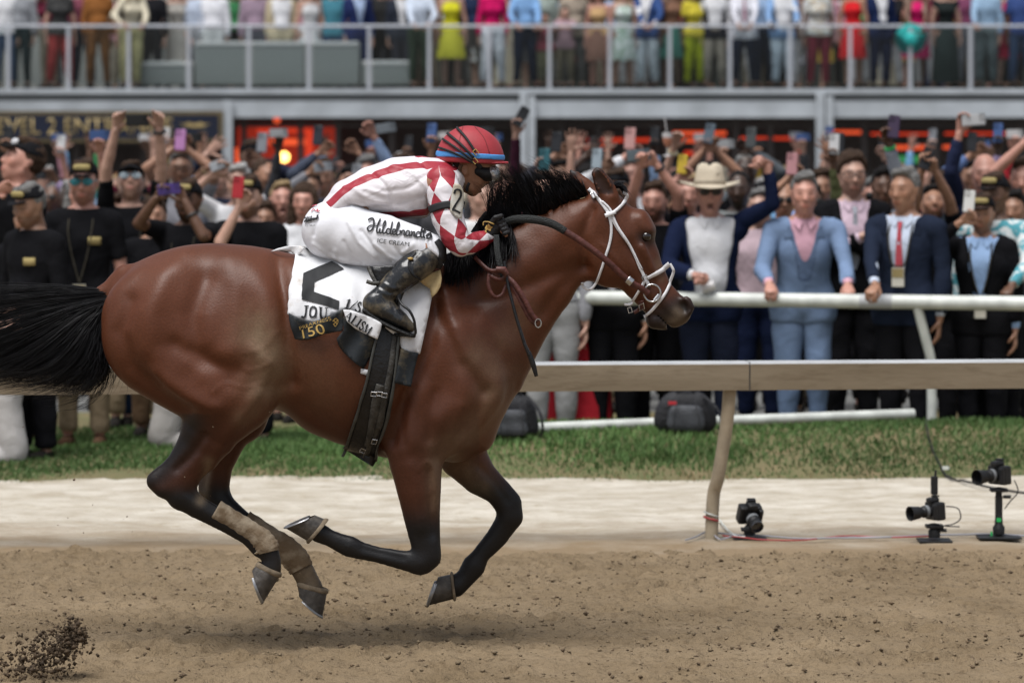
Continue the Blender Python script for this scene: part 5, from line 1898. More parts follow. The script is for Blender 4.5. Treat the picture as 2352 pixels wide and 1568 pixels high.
stripe = mth('LESS_THAN', sp.outputs[2], v=0.0)
fa = mth('FLOOR', sp.outputs[0])
fb = mth('FLOOR', sp.outputs[1])
par_ = mth('FLOORED_MODULO', mth('ADD', fa, fb), v=2.0)
both = mth('MAXIMUM', stripe, par_)
tc = N.new("ShaderNodeTexCoord")
no = N.new("ShaderNodeTexNoise")
no.inputs["Scale"].default_value = 7
no.inputs["Detail"].default_value = 8
no.inputs["Roughness"].default_value = 0.75
L.new(tc.outputs["Object"], no.inputs["Vector"])
mx = N.new("ShaderNodeMix")
mx.data_type = 'RGBA'
mx.inputs["A"].default_value = (0.74, 0.70, 0.73, 1)
mx.inputs["B"].default_value = (0.34, 0.030, 0.045, 1)
L.new(both, mx.inputs["Factor"])
dr = N.new("ShaderNodeMapRange")
dr.inputs["From Min"].default_value = 0.6
dr.inputs["From Max"].default_value = 0.75
dr.inputs["To Max"].default_value = 0.45
L.new(no.outputs["Fac"], dr.inputs["Value"])
m2 = N.new("ShaderNodeMix")
m2.data_type = 'RGBA'
L.new(mx.outputs["Result"], m2.inputs["A"])
m2.inputs["B"].default_value = (0.36, 0.28, 0.2, 1)
L.new(dr.outputs[0], m2.inputs["Factor"])
L.new(m2.outputs["Result"], b.inputs["Base Color"])
bn = N.new("ShaderNodeTexNoise")
bn.inputs["Scale"].default_value = 12
bn.inputs["Distortion"].default_value = 1.0
L.new(tc.outputs["Object"], bn.inputs["Vector"])
bp = N.new("ShaderNodeBump")
bp.inputs["Strength"].default_value = 0.6
bp.inputs["Distance"].default_value = 0.02
L.new(bn.outputs["Fac"], bp.inputs["Height"])
L.new(bp.outputs[0], b.inputs["Normal"])

JK = Sdf()
JK.e(wc([(772, 478, 34, 0, .14), (800, 455, 44, 0, .15), (858, 441, 60, 0, .165), (915, 432, 71, 0, .18), (962, 430, 72, 0, .19), (1002, 424, 62, 0, .185), (1030, 415, 42, 0, .13), (1046, 408, 36, 0, .07)]), 0.03)
V_, F_ = JK.mesh(0.0065, 1)
N_ = vnormals(V_, F_)
P_ = px_of(V_)
for (pth, am, sg_) in (([(850, 395), (880, 420), (900, 460)], -.004, 6), ([(900, 380), (950, 400), (990, 440)], .004, 8), ([(840, 480), (900, 470), (980, 450)], -.005, 7), ([(960, 365), (985, 390), (1000, 430)], -.005, 6), ([(820, 440), (860, 460), (940, 480)], .005, 8), ([(800, 470), (830, 480), (850, 495)], -.005, 6),
					   ([(880, 440), (940, 430), (980, 400)], -.003, 6), ([(790, 430), (840, 435), (880, 445)], .003, 6), ([(990, 440), (985, 470), (990, 500)], -.006, 6)):
	d = poly_dist(P_, cat_rom(pth, 5))
	V_ += N_ * (1.7 * am * np.exp(-(d / (.8 * sg_)) ** 2))[:, None]
s1 = poly_dist(P_, cat_rom([(752, 472), (763, 463), (790, 438), (836, 412), (895, 391), (961, 379), (1010, 379), (1045, 384)], 5)) - 8
s2 = poly_dist(P_, cat_rom([(830, 500), (846, 497), (912, 493), (988, 486), (1010, 480)], 5)) - 7.5
s3 = poly_dist(P_, [(955, 356), (1040, 362)]) - 4
pat = np.column_stack([np.full(len(V_), 0.5), np.full(len(V_), 0.5), np.minimum(np.minimum(s1, s2), s3) / 10])
me = np_mesh("jacket", V_, F_, M_SILK)
set_vec(me, "pat", pat)
jk = under(link("jacket", me, label="white silk jacket with red stripes"), rider)
JKB = mesh_bvh(V_, F_)
SLB = None
for sg_ in (-1, 1):
	SL = Sdf()
	SL.e(wc([(1014, 418, 38, sg_ * .155, .055), (1020, 445, 40, sg_ * .185, .06), (1028, 500, 37, sg_ * .215, .056), (1046, 545, 32, sg_ * .235, .05), (1058, 561, 29, sg_ * .235, .046), (1078, 560, 25, sg_ * .205, .042), (1104, 551, 21, sg_ * .155, .036), (1122, 543, 16, sg_ * .115, .03)]), 0.02)
	V_, F_ = SL.mesh(0.006, 1)
	N_ = vnormals(V_, F_)
	P_ = px_of(V_)
	ax_ = np.array([(1012, 405), (1020, 445), (1028, 500), (1048, 552), (1062, 566), (1082, 560), (1106, 551), (1126, 541)], float)
	seg = np.linalg.norm(np.diff(ax_, axis=0), axis=1)
	cum = np.concatenate([[0], np.cumsum(seg)])
	bu, bv, bd = np.zeros(len(P_)), np.zeros(len(P_)), np.full(len(P_), 1e9)
	for i in range(len(seg)):
		ab = ax_[i + 1] - ax_[i]
		tt_ = ((P_ - ax_[i]) @ ab) / (ab @ ab)
		tc_ = np.clip(tt_, 0, 1)
		rel = P_ - ax_[i] - tc_[:, None] * ab
		d = np.linalg.norm(rel, axis=1)
		sgn_ = np.sign(ab[0] * rel[:, 1] - ab[1] * rel[:, 0])
		m_ = d < bd
		bu[m_] = cum[i] + tc_[m_] * seg[i]
		bv[m_] = (d * sgn_)[m_]
		bd[m_] = d[m_]
	r_w = 36 - 18 * np.clip((bu - 120) / 140, 0, 1)
	ang = np.arcsin(np.clip(bv / r_w, -1, 1))
	# smooth the field so cells stay whole at the elbow
	uu = (bu + 2) / 72.0
	vv = ang / 1.32
	fld = np.column_stack([uu + vv, uu - vv, np.full(len(uu), 1.0)])
	for _ in range(6):
		fld = laplace(fld, F_, 0.5)
	for k_ in range(5):
		d = poly_dist(P_, [(1050 + k_ * 6, 520 + k_ * 6), (1075 + k_ * 5, 548 + k_ * 2)])
		V_ += N_ * ((-1) ** k_ * .003 * np.exp(-(d / 4) ** 2))[:, None]
	me = np_mesh("sleeve", V_, F_, M_SILK)
	set_vec(me, "pat", fld)
	under(link("sleeve", me, label="red and white diamond sleeve"), rider)
	if sg_ < 0:
		SLB = mesh_bvh(V_, F_)

# arm band and number plate
M_ELAST = mat("elastic_black", (0.012, 0.012, 0.014), 0.7, 0.2, 40)
under(strap("arm_band", [(988, 482), (1010, 474), (1035, 470), (1058, 470), (1066, 472)], 17, SLB, 0.005, M_ELAST, None, 0.004, -0.24, cols=5), rider)
plate = [(1046, 420), (1058, 426), (1064, 440), (1064, 470), (1060, 502), (1050, 500), (1034, 486), (1036, 455), (1042, 425)]
P, F = patch2d(plate, 5)
V_ = np.array([W(p[0], p[1], -.262 - 0.012 * math.sin((p[0] - 1034) / 30 * 3.14)) for p in P])
npo = under(link("number_plate", np_mesh("number_plate", V_, F, stained("plate_white", (0.68, 0.68, 0.64), (0.4, 0.33, 0.22), 0.5))), rider)
md = npo.modifiers.new("thick", 'SOLIDIFY')
md.thickness = 0.003
PB = mesh_bvh(V_, F)
V2, F2 = strokes2d([[(1044, 445), (1048, 436), (1056, 438), (1057, 450), (1048, 468), (1041, 482)], [(1040, 482), (1048, 484), (1056, 490)]], 4.5)
_n2 = under(print_on("numeral", V2, F2, PB, 0.006, M_INK, None, -.27), rider)

# breeches lettering: flowing script and small capitals
SC = {
	'H': [[(0, -.15), (.05, .15), (.3, .2), (.4, -.1), (.32, -.6), (.1, -.95), (-.1, -.75), (.05, -.5), (.4, -.45), (.62, -.48)], [(.85, .25), (.72, -.1), (.58, -.7), (.62, -1), (.75, -.95)]],
	'i': [[(0, -.6), (-.05, -.9), (.05, -1), (.2, -.85)], [(.04, -.35), (.07, -.32)]],
	'l': [[(-.1, -.8), (.15, -.2), (.12, .1), (.0, -.2), (-.05, -.85), (.05, -1), (.2, -.85)]],
	'd': [[(.28, -.62), (.1, -.55), (-.02, -.8), (.08, -1), (.25, -.85), (.42, .1)], [(.3, -.6), (.28, -.9), (.38, -1), (.5, -.88)]],
	'e': [[(-.08, -.85), (.15, -.75), (.18, -.58), (.05, -.56), (-.02, -.8), (.08, -1), (.28, -.88)]],
	'b': [[(-.08, -.8), (.16, -.15), (.12, .1), (.02, -.2), (-.04, -.9), (.1, -1), (.26, -.8), (.22, -.62), (.38, -.68)]],
	'r': [[(-.05, -.85), (.04, -.58), (.18, -.62), (.14, -.95), (.28, -.9)]],
	'a': [[(.26, -.6), (.1, -.55), (-.02, -.8), (.08, -1), (.22, -.85), (.28, -.6), (.24, -.95), (.4, -.88)]],
	'n': [[(-.05, -.6), (.02, -.62), (-.02, -1)], [(-.02, -.85), (.14, -.6), (.22, -.66), (.18, -.98), (.34, -.86)]],
	't': [[(.14, 0), (.0, -.85), (.08, -1), (.24, -.86)], [(-.06, -.42), (.24, -.4)]],
	"'": [[(.04, 0), (0, -.2)]],
	's': [[(-.08, -.85), (.12, -.55), (.18, -.85), (.06, -1), (-.04, -.93)]],
}
SA = {'H': .82, 'i': .24, 'l': .24, 'd': .46, 'e': .30, 'b': .38, 'r': .30, 'a': .40, 'n': .36, 't': .28, "'": .12, 's': .25}
lines, cur = [], 0.0
for ch in "Hildebrandt's":
	for ln in SC[ch]:
		lines.append([(848 + (cur + u) * 31.0, 508 + (-v) * 25.0 + (cur + u) * 31.0 * 0.115) for u, v in ln])
	cur += SA[ch]
V2, F2 = strokes2d(lines, 3.6)
under(print_on("script_lettering", V2, F2, BB, 0.0065, M_INK, None, -.25), rider)
V2, F2 = sans("ICE CREAM", 867, 557, 9.5, 0.13, 1.12)
printed("small_lettering", V2, F2, BB, 0.0065, M_INK, rider, -.25)
lines, cur = [], 0.0
for ch in "Hildebrandt's":
	for ln in SC[ch]:
		lines.append([(703 + (cur + u) * 6.6, 503 + (-v) * 9.0 - (cur + u) * 6.6 * 0.30) for u, v in ln])
	cur += SA[ch]
V2, F2 = strokes2d(lines, 1.8)
under(print_on("script_lettering", V2, F2, BB, 0.0065, M_INK, None, -.2), rider)
V2, F2 = sans("ICE CREAM", 704, 521, 4, -0.05, 0.75)
under(print_on("small_lettering", V2, F2, BB, 0.0065, M_INK, None, -.2), rider)
M_REDP = mat("print_red", (0.45, 0.05, 0.08), 0.6, 0.1, 20)
V2, F2 = strokes2d([[(717, 488), (722, 482), (727, 487), (731, 482), (730, 488), (735, 485)], [(716, 478), (724, 474), (730, 473)]], 1.7)
under(print_on("red_lettering", V2, F2, BB, 0.006, M_REDP, None, -.2), rider)

# boots
M_BOOT = bpy.data.materials.new("muddy_boot")
t, N, L, b = nt(M_BOOT)
tc = N.new("ShaderNodeTexCoord")
no = N.new("ShaderNodeTexNoise")
no.inputs["Scale"].default_value = 9
no.inputs["Detail"].default_value = 8
no.inputs["Roughness"].default_value = 0.7
L.new(tc.outputs["Object"], no.inputs["Vector"])
rp = N.new("ShaderNodeValToRGB")
rp.color_ramp.elements[0].position = 0.50
rp.color_ramp.elements[0].color = (0.012, 0.013, 0.015, 1)
rp.color_ramp.elements[1].position = 0.68
rp.color_ramp.elements[1].color = (0.16, 0.125, 0.075, 1)
L.new(no.outputs["Fac"], rp.inputs["Fac"])
L.new(rp.outputs[0], b.inputs["Base Color"])
r2 = N.new("ShaderNodeMapRange")
r2.inputs["From Min"].default_value = 0.45
r2.inputs["From Max"].default_value = 0.66
r2.inputs["To Min"].default_value = 0.16
r2.inputs["To Max"].default_value = 0.8
L.new(no.outputs["Fac"], r2.inputs["Value"])
L.new(r2.outputs[0], b.inputs["Roughness"])
b.inputs["Specular IOR Level"].default_value = 0.6
bn = N.new("ShaderNodeTexNoise")
bn.inputs["Scale"].default_value = 18
L.new(tc.outputs["Object"], bn.inputs["Vector"])
bp = N.new("ShaderNodeBump")
bp.inputs["Strength"].default_value = 0.3
bp.inputs["Distance"].default_value = 0.015
L.new(bn.outputs["Fac"], bp.inputs["Height"])
L.new(bp.outputs[0], b.inputs["Normal"])
M_SOLEB = mat("boot_sole", (0.014, 0.014, 0.014), 0.6, 0.3, 30, 0.4, 120)
for sg_ in (-1, 1):
	BT = Sdf()
	BT.e(wc([(984, 592, 30, sg_ * .225, .055), (965, 604, 35, sg_ * .235, .06), (935, 626, 35, sg_ * .25, .06), (908, 650, 30, sg_ * .262, .052), (884, 674, 26, sg_ * .275, .045), (862, 694, 26, sg_ * .285, .04)]), 0.02)
	BT.e(wc([(857, 700, 23, sg_ * .285, .038), (890, 714, 25, sg_ * .29, .042), (920, 734, 19, sg_ * .295, .043), (944, 752, 11, sg_ * .295, .03)]), 0.02)
	V_, F_ = BT.mesh(0.0055, 1)
	N_ = vnormals(V_, F_)
	P_ = px_of(V_)
	for (pth, am) in (([(876, 660), (895, 672), (912, 670)], -.004), ([(882, 650), (902, 662), (920, 660)], .003), ([(870, 672), (890, 690), (905, 690)], -.003), ([(900, 700), (905, 715), (902, 730)], -.002), ([(962, 580), (945, 605), (958, 640)], -.003)):
		d = poly_dist(P_, cat_rom(pth, 4))
		V_ += N_ * (am * np.exp(-(d / 3.5) ** 2))[:, None]
	bo = under(link("boot", np_mesh("boot", V_, F_, M_BOOT)), rider)
	SO = Sdf()
	SO.e(wc([(838, 713, 7, sg_ * .287, .036), (870, 736, 6, sg_ * .29, .036), (905, 754, 6, sg_ * .295, .042), (938, 768, 6, sg_ * .296, .036), (952, 772, 4, sg_ * .296, .02)]), 0.01)
	V_, F_ = SO.mesh(0.005, 1)
	so_ = link("boot_sole", np_mesh("boot_sole", V_, F_, M_SOLEB))
	so_.parent = bo
	if sg_ < 0:
		BTB = mesh_bvh(*BT.mesh(0.007, 1))
		pt_ = drape(np.array([(943, 595)], float), BTB, 0.004, -.3)[0]
		mb = MB().lathe([(0.0005, -0.006), (0.010, -0.004), (0.012, 0), (0.010, 0.004), (0.0005, 0.006)], pt_, 10)
		o = mb.build("boot_stud", M_GOLDP, None, smooth=True)
		o.parent = bo
		o = strap("boot_seam", [(956, 580), (938, 604), (946, 628), (966, 642)], 3, BTB, 0.002, M_ELAST, None, 0.003, -.3)
		o.parent = bo
under(strap("knee_cuff", [(1002, 553), (1014, 572), (1014, 596), (1006, 616)], [12, 16, 14], BB, 0.004, M_ELAST, None, 0.004, -.25), rider)

# gloves: closed fists with separate fingers
M_GLOVE = mat("glove_black", (0.013, 0.013, 0.015), 0.55, 0.3, 40, 0.4, 90)
M_SKIN2 = M_SKINJ
for (ox, oy, yy, nm) in ((0, 0, -.11, -1), (-22, -8, .05, 1)):
	GL = Sdf()
	GL.e(wc([(1118 + ox, 544 + oy, 15, yy, .03), (1130 + ox, 530 + oy, 17, yy, .036), (1144 + ox, 516 + oy, 17, yy, .036)]), 0.01)
	for i in range(4):
		q0, q1 = 1141 + 4.4 * i, 500 + 8.6 * i
		yo = yy - nm * 0.0 + (-.026 + 0.0 * i)
		GL.e(wc([(q0 + ox - 2, q1 + oy, 6.4, yo + .02, .010), (q0 + 11 + ox, q1 + 2 + oy, 6.2, yo + .006, .010), (q0 + 13 + ox, q1 + 7 + oy, 5.6, yo - .006, .010), (q0 + 4 + ox, q1 + 11 + oy, 5.0, yo - .010, .009)]), 0.004)
	GL.e(wc([(1126 + ox, 516 + oy, 7, yy - .03, .012), (1138 + ox, 500 + oy, 6.4, yy - .045, .011), (1152 + ox, 496 + oy, 5.6, yy - .045, .010)]), 0.005)
	V_, F_ = GL.mesh(0.0038, 1)
	go = under(link("glove", np_mesh("glove", V_, F_, M_GLOVE)), rider)
	if nm < 0:
		GB = mesh_bvh(V_, F_)
		o = strap("cuff_piping", [(1116, 530), (1120, 545), (1128, 556)], 3.2, GB, 0.003, M_GOLDP, None, 0.003, -.14)
		o.parent = go
		o = strap("cuff_piping", [(1110, 518), (1111, 510), (1122, 510), (1134, 514)], 2.4, GB, 0.003, M_GOLDP, None, 0.003, -.14)
		o.parent = go
		P, F = patch2d([(1115, 524), (1119, 518), (1123, 514), (1127, 519), (1132, 521), (1128, 526), (1127, 531), (1121, 528), (1117, 530)], 3)
		o = print_on("glove_badge", P, F, GB, 0.003, M_GOLDP, None, -.14)
		o.parent = go
		for i, (fx, fy) in enumerate(((1160, 536), (1164, 530))):
			fs = Sdf().e(wc([(fx - 6, fy - 5, 5.5, -.135, .010), (fx + 2, fy + 4, 5.0, -.135, .009)]), 0.003)
			under(link("fingertip", np_mesh("fingertip", *fs.mesh(0.0035, 1), M_SKIN2)), rider)

# helmet
M_HELM = mat("helmet_red", (0.36, 0.04, 0.05), 0.55, 0.08, 20, 0.12, 200, spec=0.35)
M_BLUE = mat("band_blue", (0.07, 0.27, 0.62), 0.6, 0.08, 20)
zl = lambda px0, py0, px1, py1: (lambda x, y, z: (CAM_H - (py0 - HOR) / 560 + (x - (px0 - 1176) / 560) * (-(py1 - py0) / (px1 - px0))) - z)
HM = Sdf().e(wc([(1068, 362, 66, 0, .112), (1090, 366, 68, 0, .112)]), 0.03)
HM.e(wc([(1078, 352, 63, 0, .105)]), 0.02)
V_, F_ = HM.mesh(0.006, 1, plane=zl(1004, 371, 1155, 378))
under(link("helmet", np_mesh("helmet", V_, F_, M_HELM)), rider)
HMB = mesh_bvh(V_, F_)
BD = Sdf().e(wc([(1068, 362, 68, 0, .116), (1090, 366, 70, 0, .116)]), 0.03)
f, lo, h = BD.field(0.0045)
f = BD.cut(f, lo, h, zl(1004, 359, 1155, 368))
z2 = zl(1004, 346, 1155, 356)
f = BD.cut(f, lo, h, lambda x, y, z: -z2(x, y, z))
V_, F_ = surf_nets(f, lo, h)
under(link("helmet_band", np_mesh("helmet_band", V_, F_, M_BLUE)), rider)
VS = Sdf().e(wc([(1110, 373, 5, 0, .100), (1145, 374, 4, 0, .085), (1166, 374, 3, 0, .04)]), 0.01)
under(link("helmet_peak", np_mesh("helmet_peak", *VS.mesh(0.0045, 1), M_HELM)), rider)
M_SEAM = mat("helmet_seam", (0.22, 0.025, 0.03), 0.6)
for pth in ([(1064, 290), (1056, 320), (1058, 345)], [(1090, 291), (1112, 318), (1124, 352)]):
	under(strap("helmet_seam", pth, 1.6, HMB, 0.001, M_SEAM, None, 0.002, -.1), rider)
for pth, w in (([(1050, 296), (1070, 318), (1092, 350)], 5), ([(1029, 308), (1058, 332), (1088, 362)], 5.5), ([(1019, 321), (1050, 342), (1086, 368)], 5), ([(1010, 340), (1045, 352), (1092, 376)], 5)):
	under(strap("goggle_strap", pth, w, HMB, 0.007, M_ELAST, None, 0.003, -.1), rider)
for (px, py) in ((1093, 350), (1091, 370)):
	c, s_ = math.cos(.9), math.sin(.9)
	P = [W(px + 6 * (a_ * c - b_ * s_), py + 6 * (a_ * s_ + b_ * c), -.118) for a_, b_ in [(-1, -.7), (1, -.7), (1, .7), (-1, .7), (-1, -.7)]]
	under(MB().tube(P, 0.0022, 6, cap=False).build("strap_buckle", M_GOLDP, None), rider)
# goggles
GG = Sdf().e(wc([(1100, 392, 17, 0, .082), (1116, 398, 20, 0, .078), (1124, 399, 18, 0, .07)]), 0.01)
under(link("goggle_frame", np_mesh("goggle_frame", *GG.mesh(0.0045, 1), M_ELAST)), rider)
M_LENS = mat("goggle_lens", (0.55, 0.56, 0.58), 0.2, 0.6, 35, 0.9, 30, metal=0.5, spec=0.8)
LN = Sdf().e(wc([(1131, 395, 16, 0, .072), (1134, 402, 14, 0, .066)]), 0.01)
under(link("goggle_lens", np_mesh("goggle_lens", *LN.mesh(0.0045, 1), M_LENS)), rider)
under(band3("goggle_strap", [P3(1090, 366, -.108), P3(1096, 376, -.1), P3(1104, 386, -.088)], 0.020, M_ELAST, None, 0.006), rider)
M_CHIN = mat("chin_strap", (0.09, 0.05, 0.025), 0.6, 0.2, 30)
under(band3("chin_strap", [P3(1060, 378, -.085), P3(1056, 396, -.075), P3(1062, 418, -.066), P3(1074, 438, -.055), P3(1084, 448, -.03)], 0.012, M_CHIN, None, 0.003), rider)
under(band3("chin_strap", [P3(1078, 420, -.062), P3(1074, 428, -.062), P3(1072, 440, -.055)], 0.012, M_ELAST, None, 0.006), rider)
M_HAIRJ = mat("short_hair", (0.02, 0.014, 0.011), 0.7, 0.3, 60, 0.4, 150)
HH = Sdf().e(wc([(1052, 376, 20, 0, .071), (1050, 390, 16, 0, .062)]), 0.01)
under(link("hair", np_mesh("hair", *HH.mesh(0.006, 1), M_HAIRJ)), rider)
# collar
CL = Sdf().e(wc([(1040, 384, 10, 0, .075), (1052, 410, 12, 0, .07), (1050, 436, 10, 0, .055)]), 0.01)
me = np_mesh("collar", *CL.mesh(0.006, 1), M_SILK)
set_vec(me, "pat", np.tile([0.5, 0.5, 1.0], (len(me.vertices), 1)))
under(link("collar", me), rider)
# ------------------------------------------------------------------ people: shared heads, hair, hats, hands
M_SKIN = mat_obj("skin", 0.45, 0.08, 0.1, 60.0, attr="tint", spec=0.45)
M_FAB = mat_obj("fabric", 0.9, 0.07, 0.45, 9.0, spec=0.08)
M_HAIRP = mat_obj("hair", 0.7, 0.35, 0.8, 60.0, spec=0.15)
M_PLAST = mat_obj("device", 0.3, 0.05, 0.0, spec=0.5)
M_PRINTSH = bpy.data.materials.new("printed_fabric")
t, N, L, b = nt(M_PRINTSH)
b.inputs["Roughness"].default_value = 0.85
oi = N.new("ShaderNodeObjectInfo")
tc = N.new("ShaderNodeTexCoord")
no = N.new("ShaderNodeTexNoise")
no.inputs["Scale"].default_value = 13
no.inputs["Detail"].default_value = 3
no.inputs["Distortion"].default_value = 1.2
L.new(tc.outputs["Object"], no.inputs["Vector"])
rp = N.new("ShaderNodeValToRGB")
rp.color_ramp.elements[0].position = 0.46
rp.color_ramp.elements[0].color = (0, 0, 0, 1)
rp.color_ramp.elements[1].position = 0.54
L.new(no.outputs["Fac"], rp.inputs["Fac"])
mx = N.new("ShaderNodeMix")
mx.data_type = 'RGBA'
L.new(rp.outputs[0], mx.inputs["Factor"])
L.new(oi.outputs["Color"], mx.inputs["A"])
mx.inputs["B"].default_value = (0.62, 0.66, 0.66, 1)
L.new(mx.outputs["Result"], b.inputs["Base Color"])

def head_mesh(h=0.0128, mouth=0.0, beard=0.0, fem=0.0, seed=0):
	S = Sdf()
	S.c([(0, .012, .035, .1)], .02, sc=(.77, .96, .98))
	S.c([(0, -.032, -.005, .074), (0, -.040, -.055, .058), (0, -.046, -.09 - .01 * mouth, .036 - .004 * fem)], .02, sc=(.90, 1, 1))
	S.c([(-.052, .0, -.05, .024), (0, -.052, -.094 - .014 * mouth, .026), (.052, 0, -.05, .024)], .02)
	S.c([(0, -.096, .012, .010), (0, -.114, -.026, .013)], .008)
	for s in (-1, 1):
		S.c([(s * .012, -.104, -.032, .010)], .006)
		S.c([(s * .045, -.068, -.018, .022)], .02)
		S.c([(s * .080, .016, .018, .020), (s * .076, .010, -.022, .015)], .006, sc=(.55, 1, 1))
		S.c([(s * .033, -.112, .012, .017)], .008, -1)
	S.c([(-.045, -.084, .034, .011), (0, -.094, .034, .010), (.045, -.084, .034, .011)], .012)
	S.c([(-.02, -.094, -.062, .0085), (0, -.099, -.061, .009), (.02, -.094, -.062, .0085)], .006)
	S.c([(-.015, -.092, -.077 - .02 * mouth, .009), (.015, -.092, -.077 - .02 * mouth, .009)], .006)
	if mouth:
		S.c([(0, -.106, -.072 - .006 * mouth, .017)], .004, -1, sc=(1.1, 1.2, 0.6 + .5 * mouth))
	S.c([(0, .022, -.06, .056), (0, .034, -.16, .060)], .025)
	V, F = S.mesh(h, 1)
	x, y, z = V.T
	tint = np.ones((len(V), 3))

	def put(mask_a, col):
		nonlocal tint
		tint = tint * (1 - mask_a[:, None]) + np.array(col)[None] * mask_a[:, None]
	front = y < -.05
	put(front * np.exp(-((np.abs(x) - .034) / .018) ** 2 - ((z - .036) / .0065) ** 2) * .8, (.22, .17, .14))
	put(front * np.exp(-((np.abs(x) - .033) / .015) ** 2 - ((z - .010) / .0075) ** 2) * .85, (.16, .12, .10))
	put(front * np.exp(-(x / .024) ** 4 - ((z + .068 + .008 * mouth) / .012) ** 2) * .75, (.72, .36, .34))
	put(front * np.exp(-((np.abs(x) - .045) / .022) ** 2 - ((z + .02) / .02) ** 2) * .35, (1.05, .78, .72))
	put(front * np.exp(-(x / .014) ** 2 - ((z + .026) / .016) ** 2) * .3, (1.05, .75, .7))
	if mouth:
		put(((y > -.100) & (y < -.05) & (np.abs(x) < .02) & (np.abs(z + .074) < .02)) * .9, (.12, .05, .05))
	if beard:
		bm_ = np.clip((-.038 - z) / .015, 0, 1) * np.clip((.02 - y) / .03, 0, 1) * (z > -.135) * (1 - np.exp(-(x / .022) ** 4 - ((z + .068) / .010) ** 2))
		bm_ = np.maximum(bm_, front * np.exp(-(x / .03) ** 4 - ((z + .049) / .008) ** 2))
		put(bm_ * beard, (.20, .16, .13))
	return V, F, tint

def shell(cutf, grow=0.011, extra=None, h=0.011):
	S = Sdf()
	S.c([(0, .022, .044, .096 + grow)], .02, sc=(.792, .99, .985))
	if extra:
		extra(S)
	V, F = S.mesh(h, 1, plane=cutf)
	N2 = vnormals(V, F)
	return V + N2 * (.0035 * fbm(V, 70, 4, 2) + .003 * fbm(V, 160, 6, 2))[:, None], F

HEADS = {
	'plain': head_mesh(), 'open': head_mesh(mouth=1.0), 'shout': head_mesh(mouth=1.7), 'beard': head_mesh(beard=.92), 'stubble': head_mesh(beard=.5), 'goatee': head_mesh(beard=.7, mouth=.0),
	'fem': head_mesh(fem=1.0), 'femopen': head_mesh(fem=1.0, mouth=1.3), 'beardopen': head_mesh(beard=.9, mouth=.8), 'low': head_mesh(h=0.016), 'lowfem': head_mesh(h=0.016, fem=1.0),
}

def hair_lib(h):
	def line(zs):
		return lambda x, y, z: np.interp(y.ravel(), [-.13, -.085, -.05, -.02, .01, .05, .15], zs).reshape(y.shape).astype(np.float32) - z + .006 * np.sin(x * 170 + 1) * np.sin(z * 60) + .008 * np.sin(x * 48 + .6)
	short = line([.122, .108, .080, .036, -.012, -.05, -.06])
	recede = line([.150, .135, .105, .050, -.015, -.05, -.06])
	def long_(S):
		for s in (-1, 1):
			S.c([(s * .07, -.01, .05, .034), (s * .082, .0, -.06, .036), (s * .085, .0, -.17, .034), (s * .08, -.01, -.24, .022)], .02)
		S.c([(0, .06, .02, .075), (0, .07, -.10, .070), (0, .06, -.2, .05)], .02)
	return {
		'short': shell(short, .010, lambda S: S.c([(-.035, -.05, .108, .030), (.03, -.055, .114, .032), (.02, .02, .128, .03)], .02), h), 'recede': shell(recede, .007, None, h),
		'long': shell(lambda x, y, z: np.minimum(.066 - z + 0 * x, np.maximum(-.045 - y, -1) + 0 * x + 0 * z), .014, long_, h),
		'full': shell(short, .022, lambda S: S.c([(0, -.04, .115, .045), (0, .03, .12, .05)], .02, sc=(1.3, 1, .8)), h),
	}

HAIR = hair_lib(0.013)

def cap_mesh():
	S = Sdf()
	S.c([(0, .010, .042, .112)], .01, sc=(.80, .96, .98))
	V, F = S.mesh(0.013, 1, plane=lambda x, y, z: .052 - z - .10 * (y + .0) + 0 * x)
	B = Sdf()
	B.c([(-.045, -.095, .052, .030), (0, -.135, .046, .036), (.045, -.095, .052, .030)], .02, sc=(1, 1, .18))
	V2, F2 = B.mesh(0.0085, 1)
	L_ = Sdf().c([(-.03, -.083, .095, .024), (.03, -.083, .095, .024)], .01, sc=(1, .55, .9))
	return (np.concatenate([V, V2]), np.concatenate([F, F2 + len(V)])), L_.mesh(0.008, 1)

CAPM, CAPLOGO = cap_mesh()

def hat_mesh():
	n = 36
	prof = [(.001, .186), (.05, .190), (.080, .176), (.094, .13), (.103, .07), (.108, .052), (.165, .046), (.202, .058), (.205, .052), (.165, .040), (.100, .044)]
	V, F = [], []
	for (r, z) in prof:
		for k in range(n):
			a = 2 * math.pi * k / n
			zz = z + (.022 * (abs(math.cos(a)) ** 2) * max(0, (r - .11) / .09)) - (.018 * max(0, -math.sin(a)) ** 2 * max(0, (r - .11) / .09)) - (0.018 * math.exp(-(math.cos(a) / .35) ** 2) if r < .085 and r > .01 else (.02 if r < .01 else 0))
			V.append((r * math.cos(a) * .93, .01 + r * math.sin(a) * 1.08, zz))
	for i in range(len(prof) - 1):
		for k in range(n):
			k2 = (k + 1) % n
			F.append((i * n + k, i * n + k2, (i + 1) * n + k2, (i + 1) * n + k))
	return np.array(V), np.array(F)

HATM = hat_mesh()

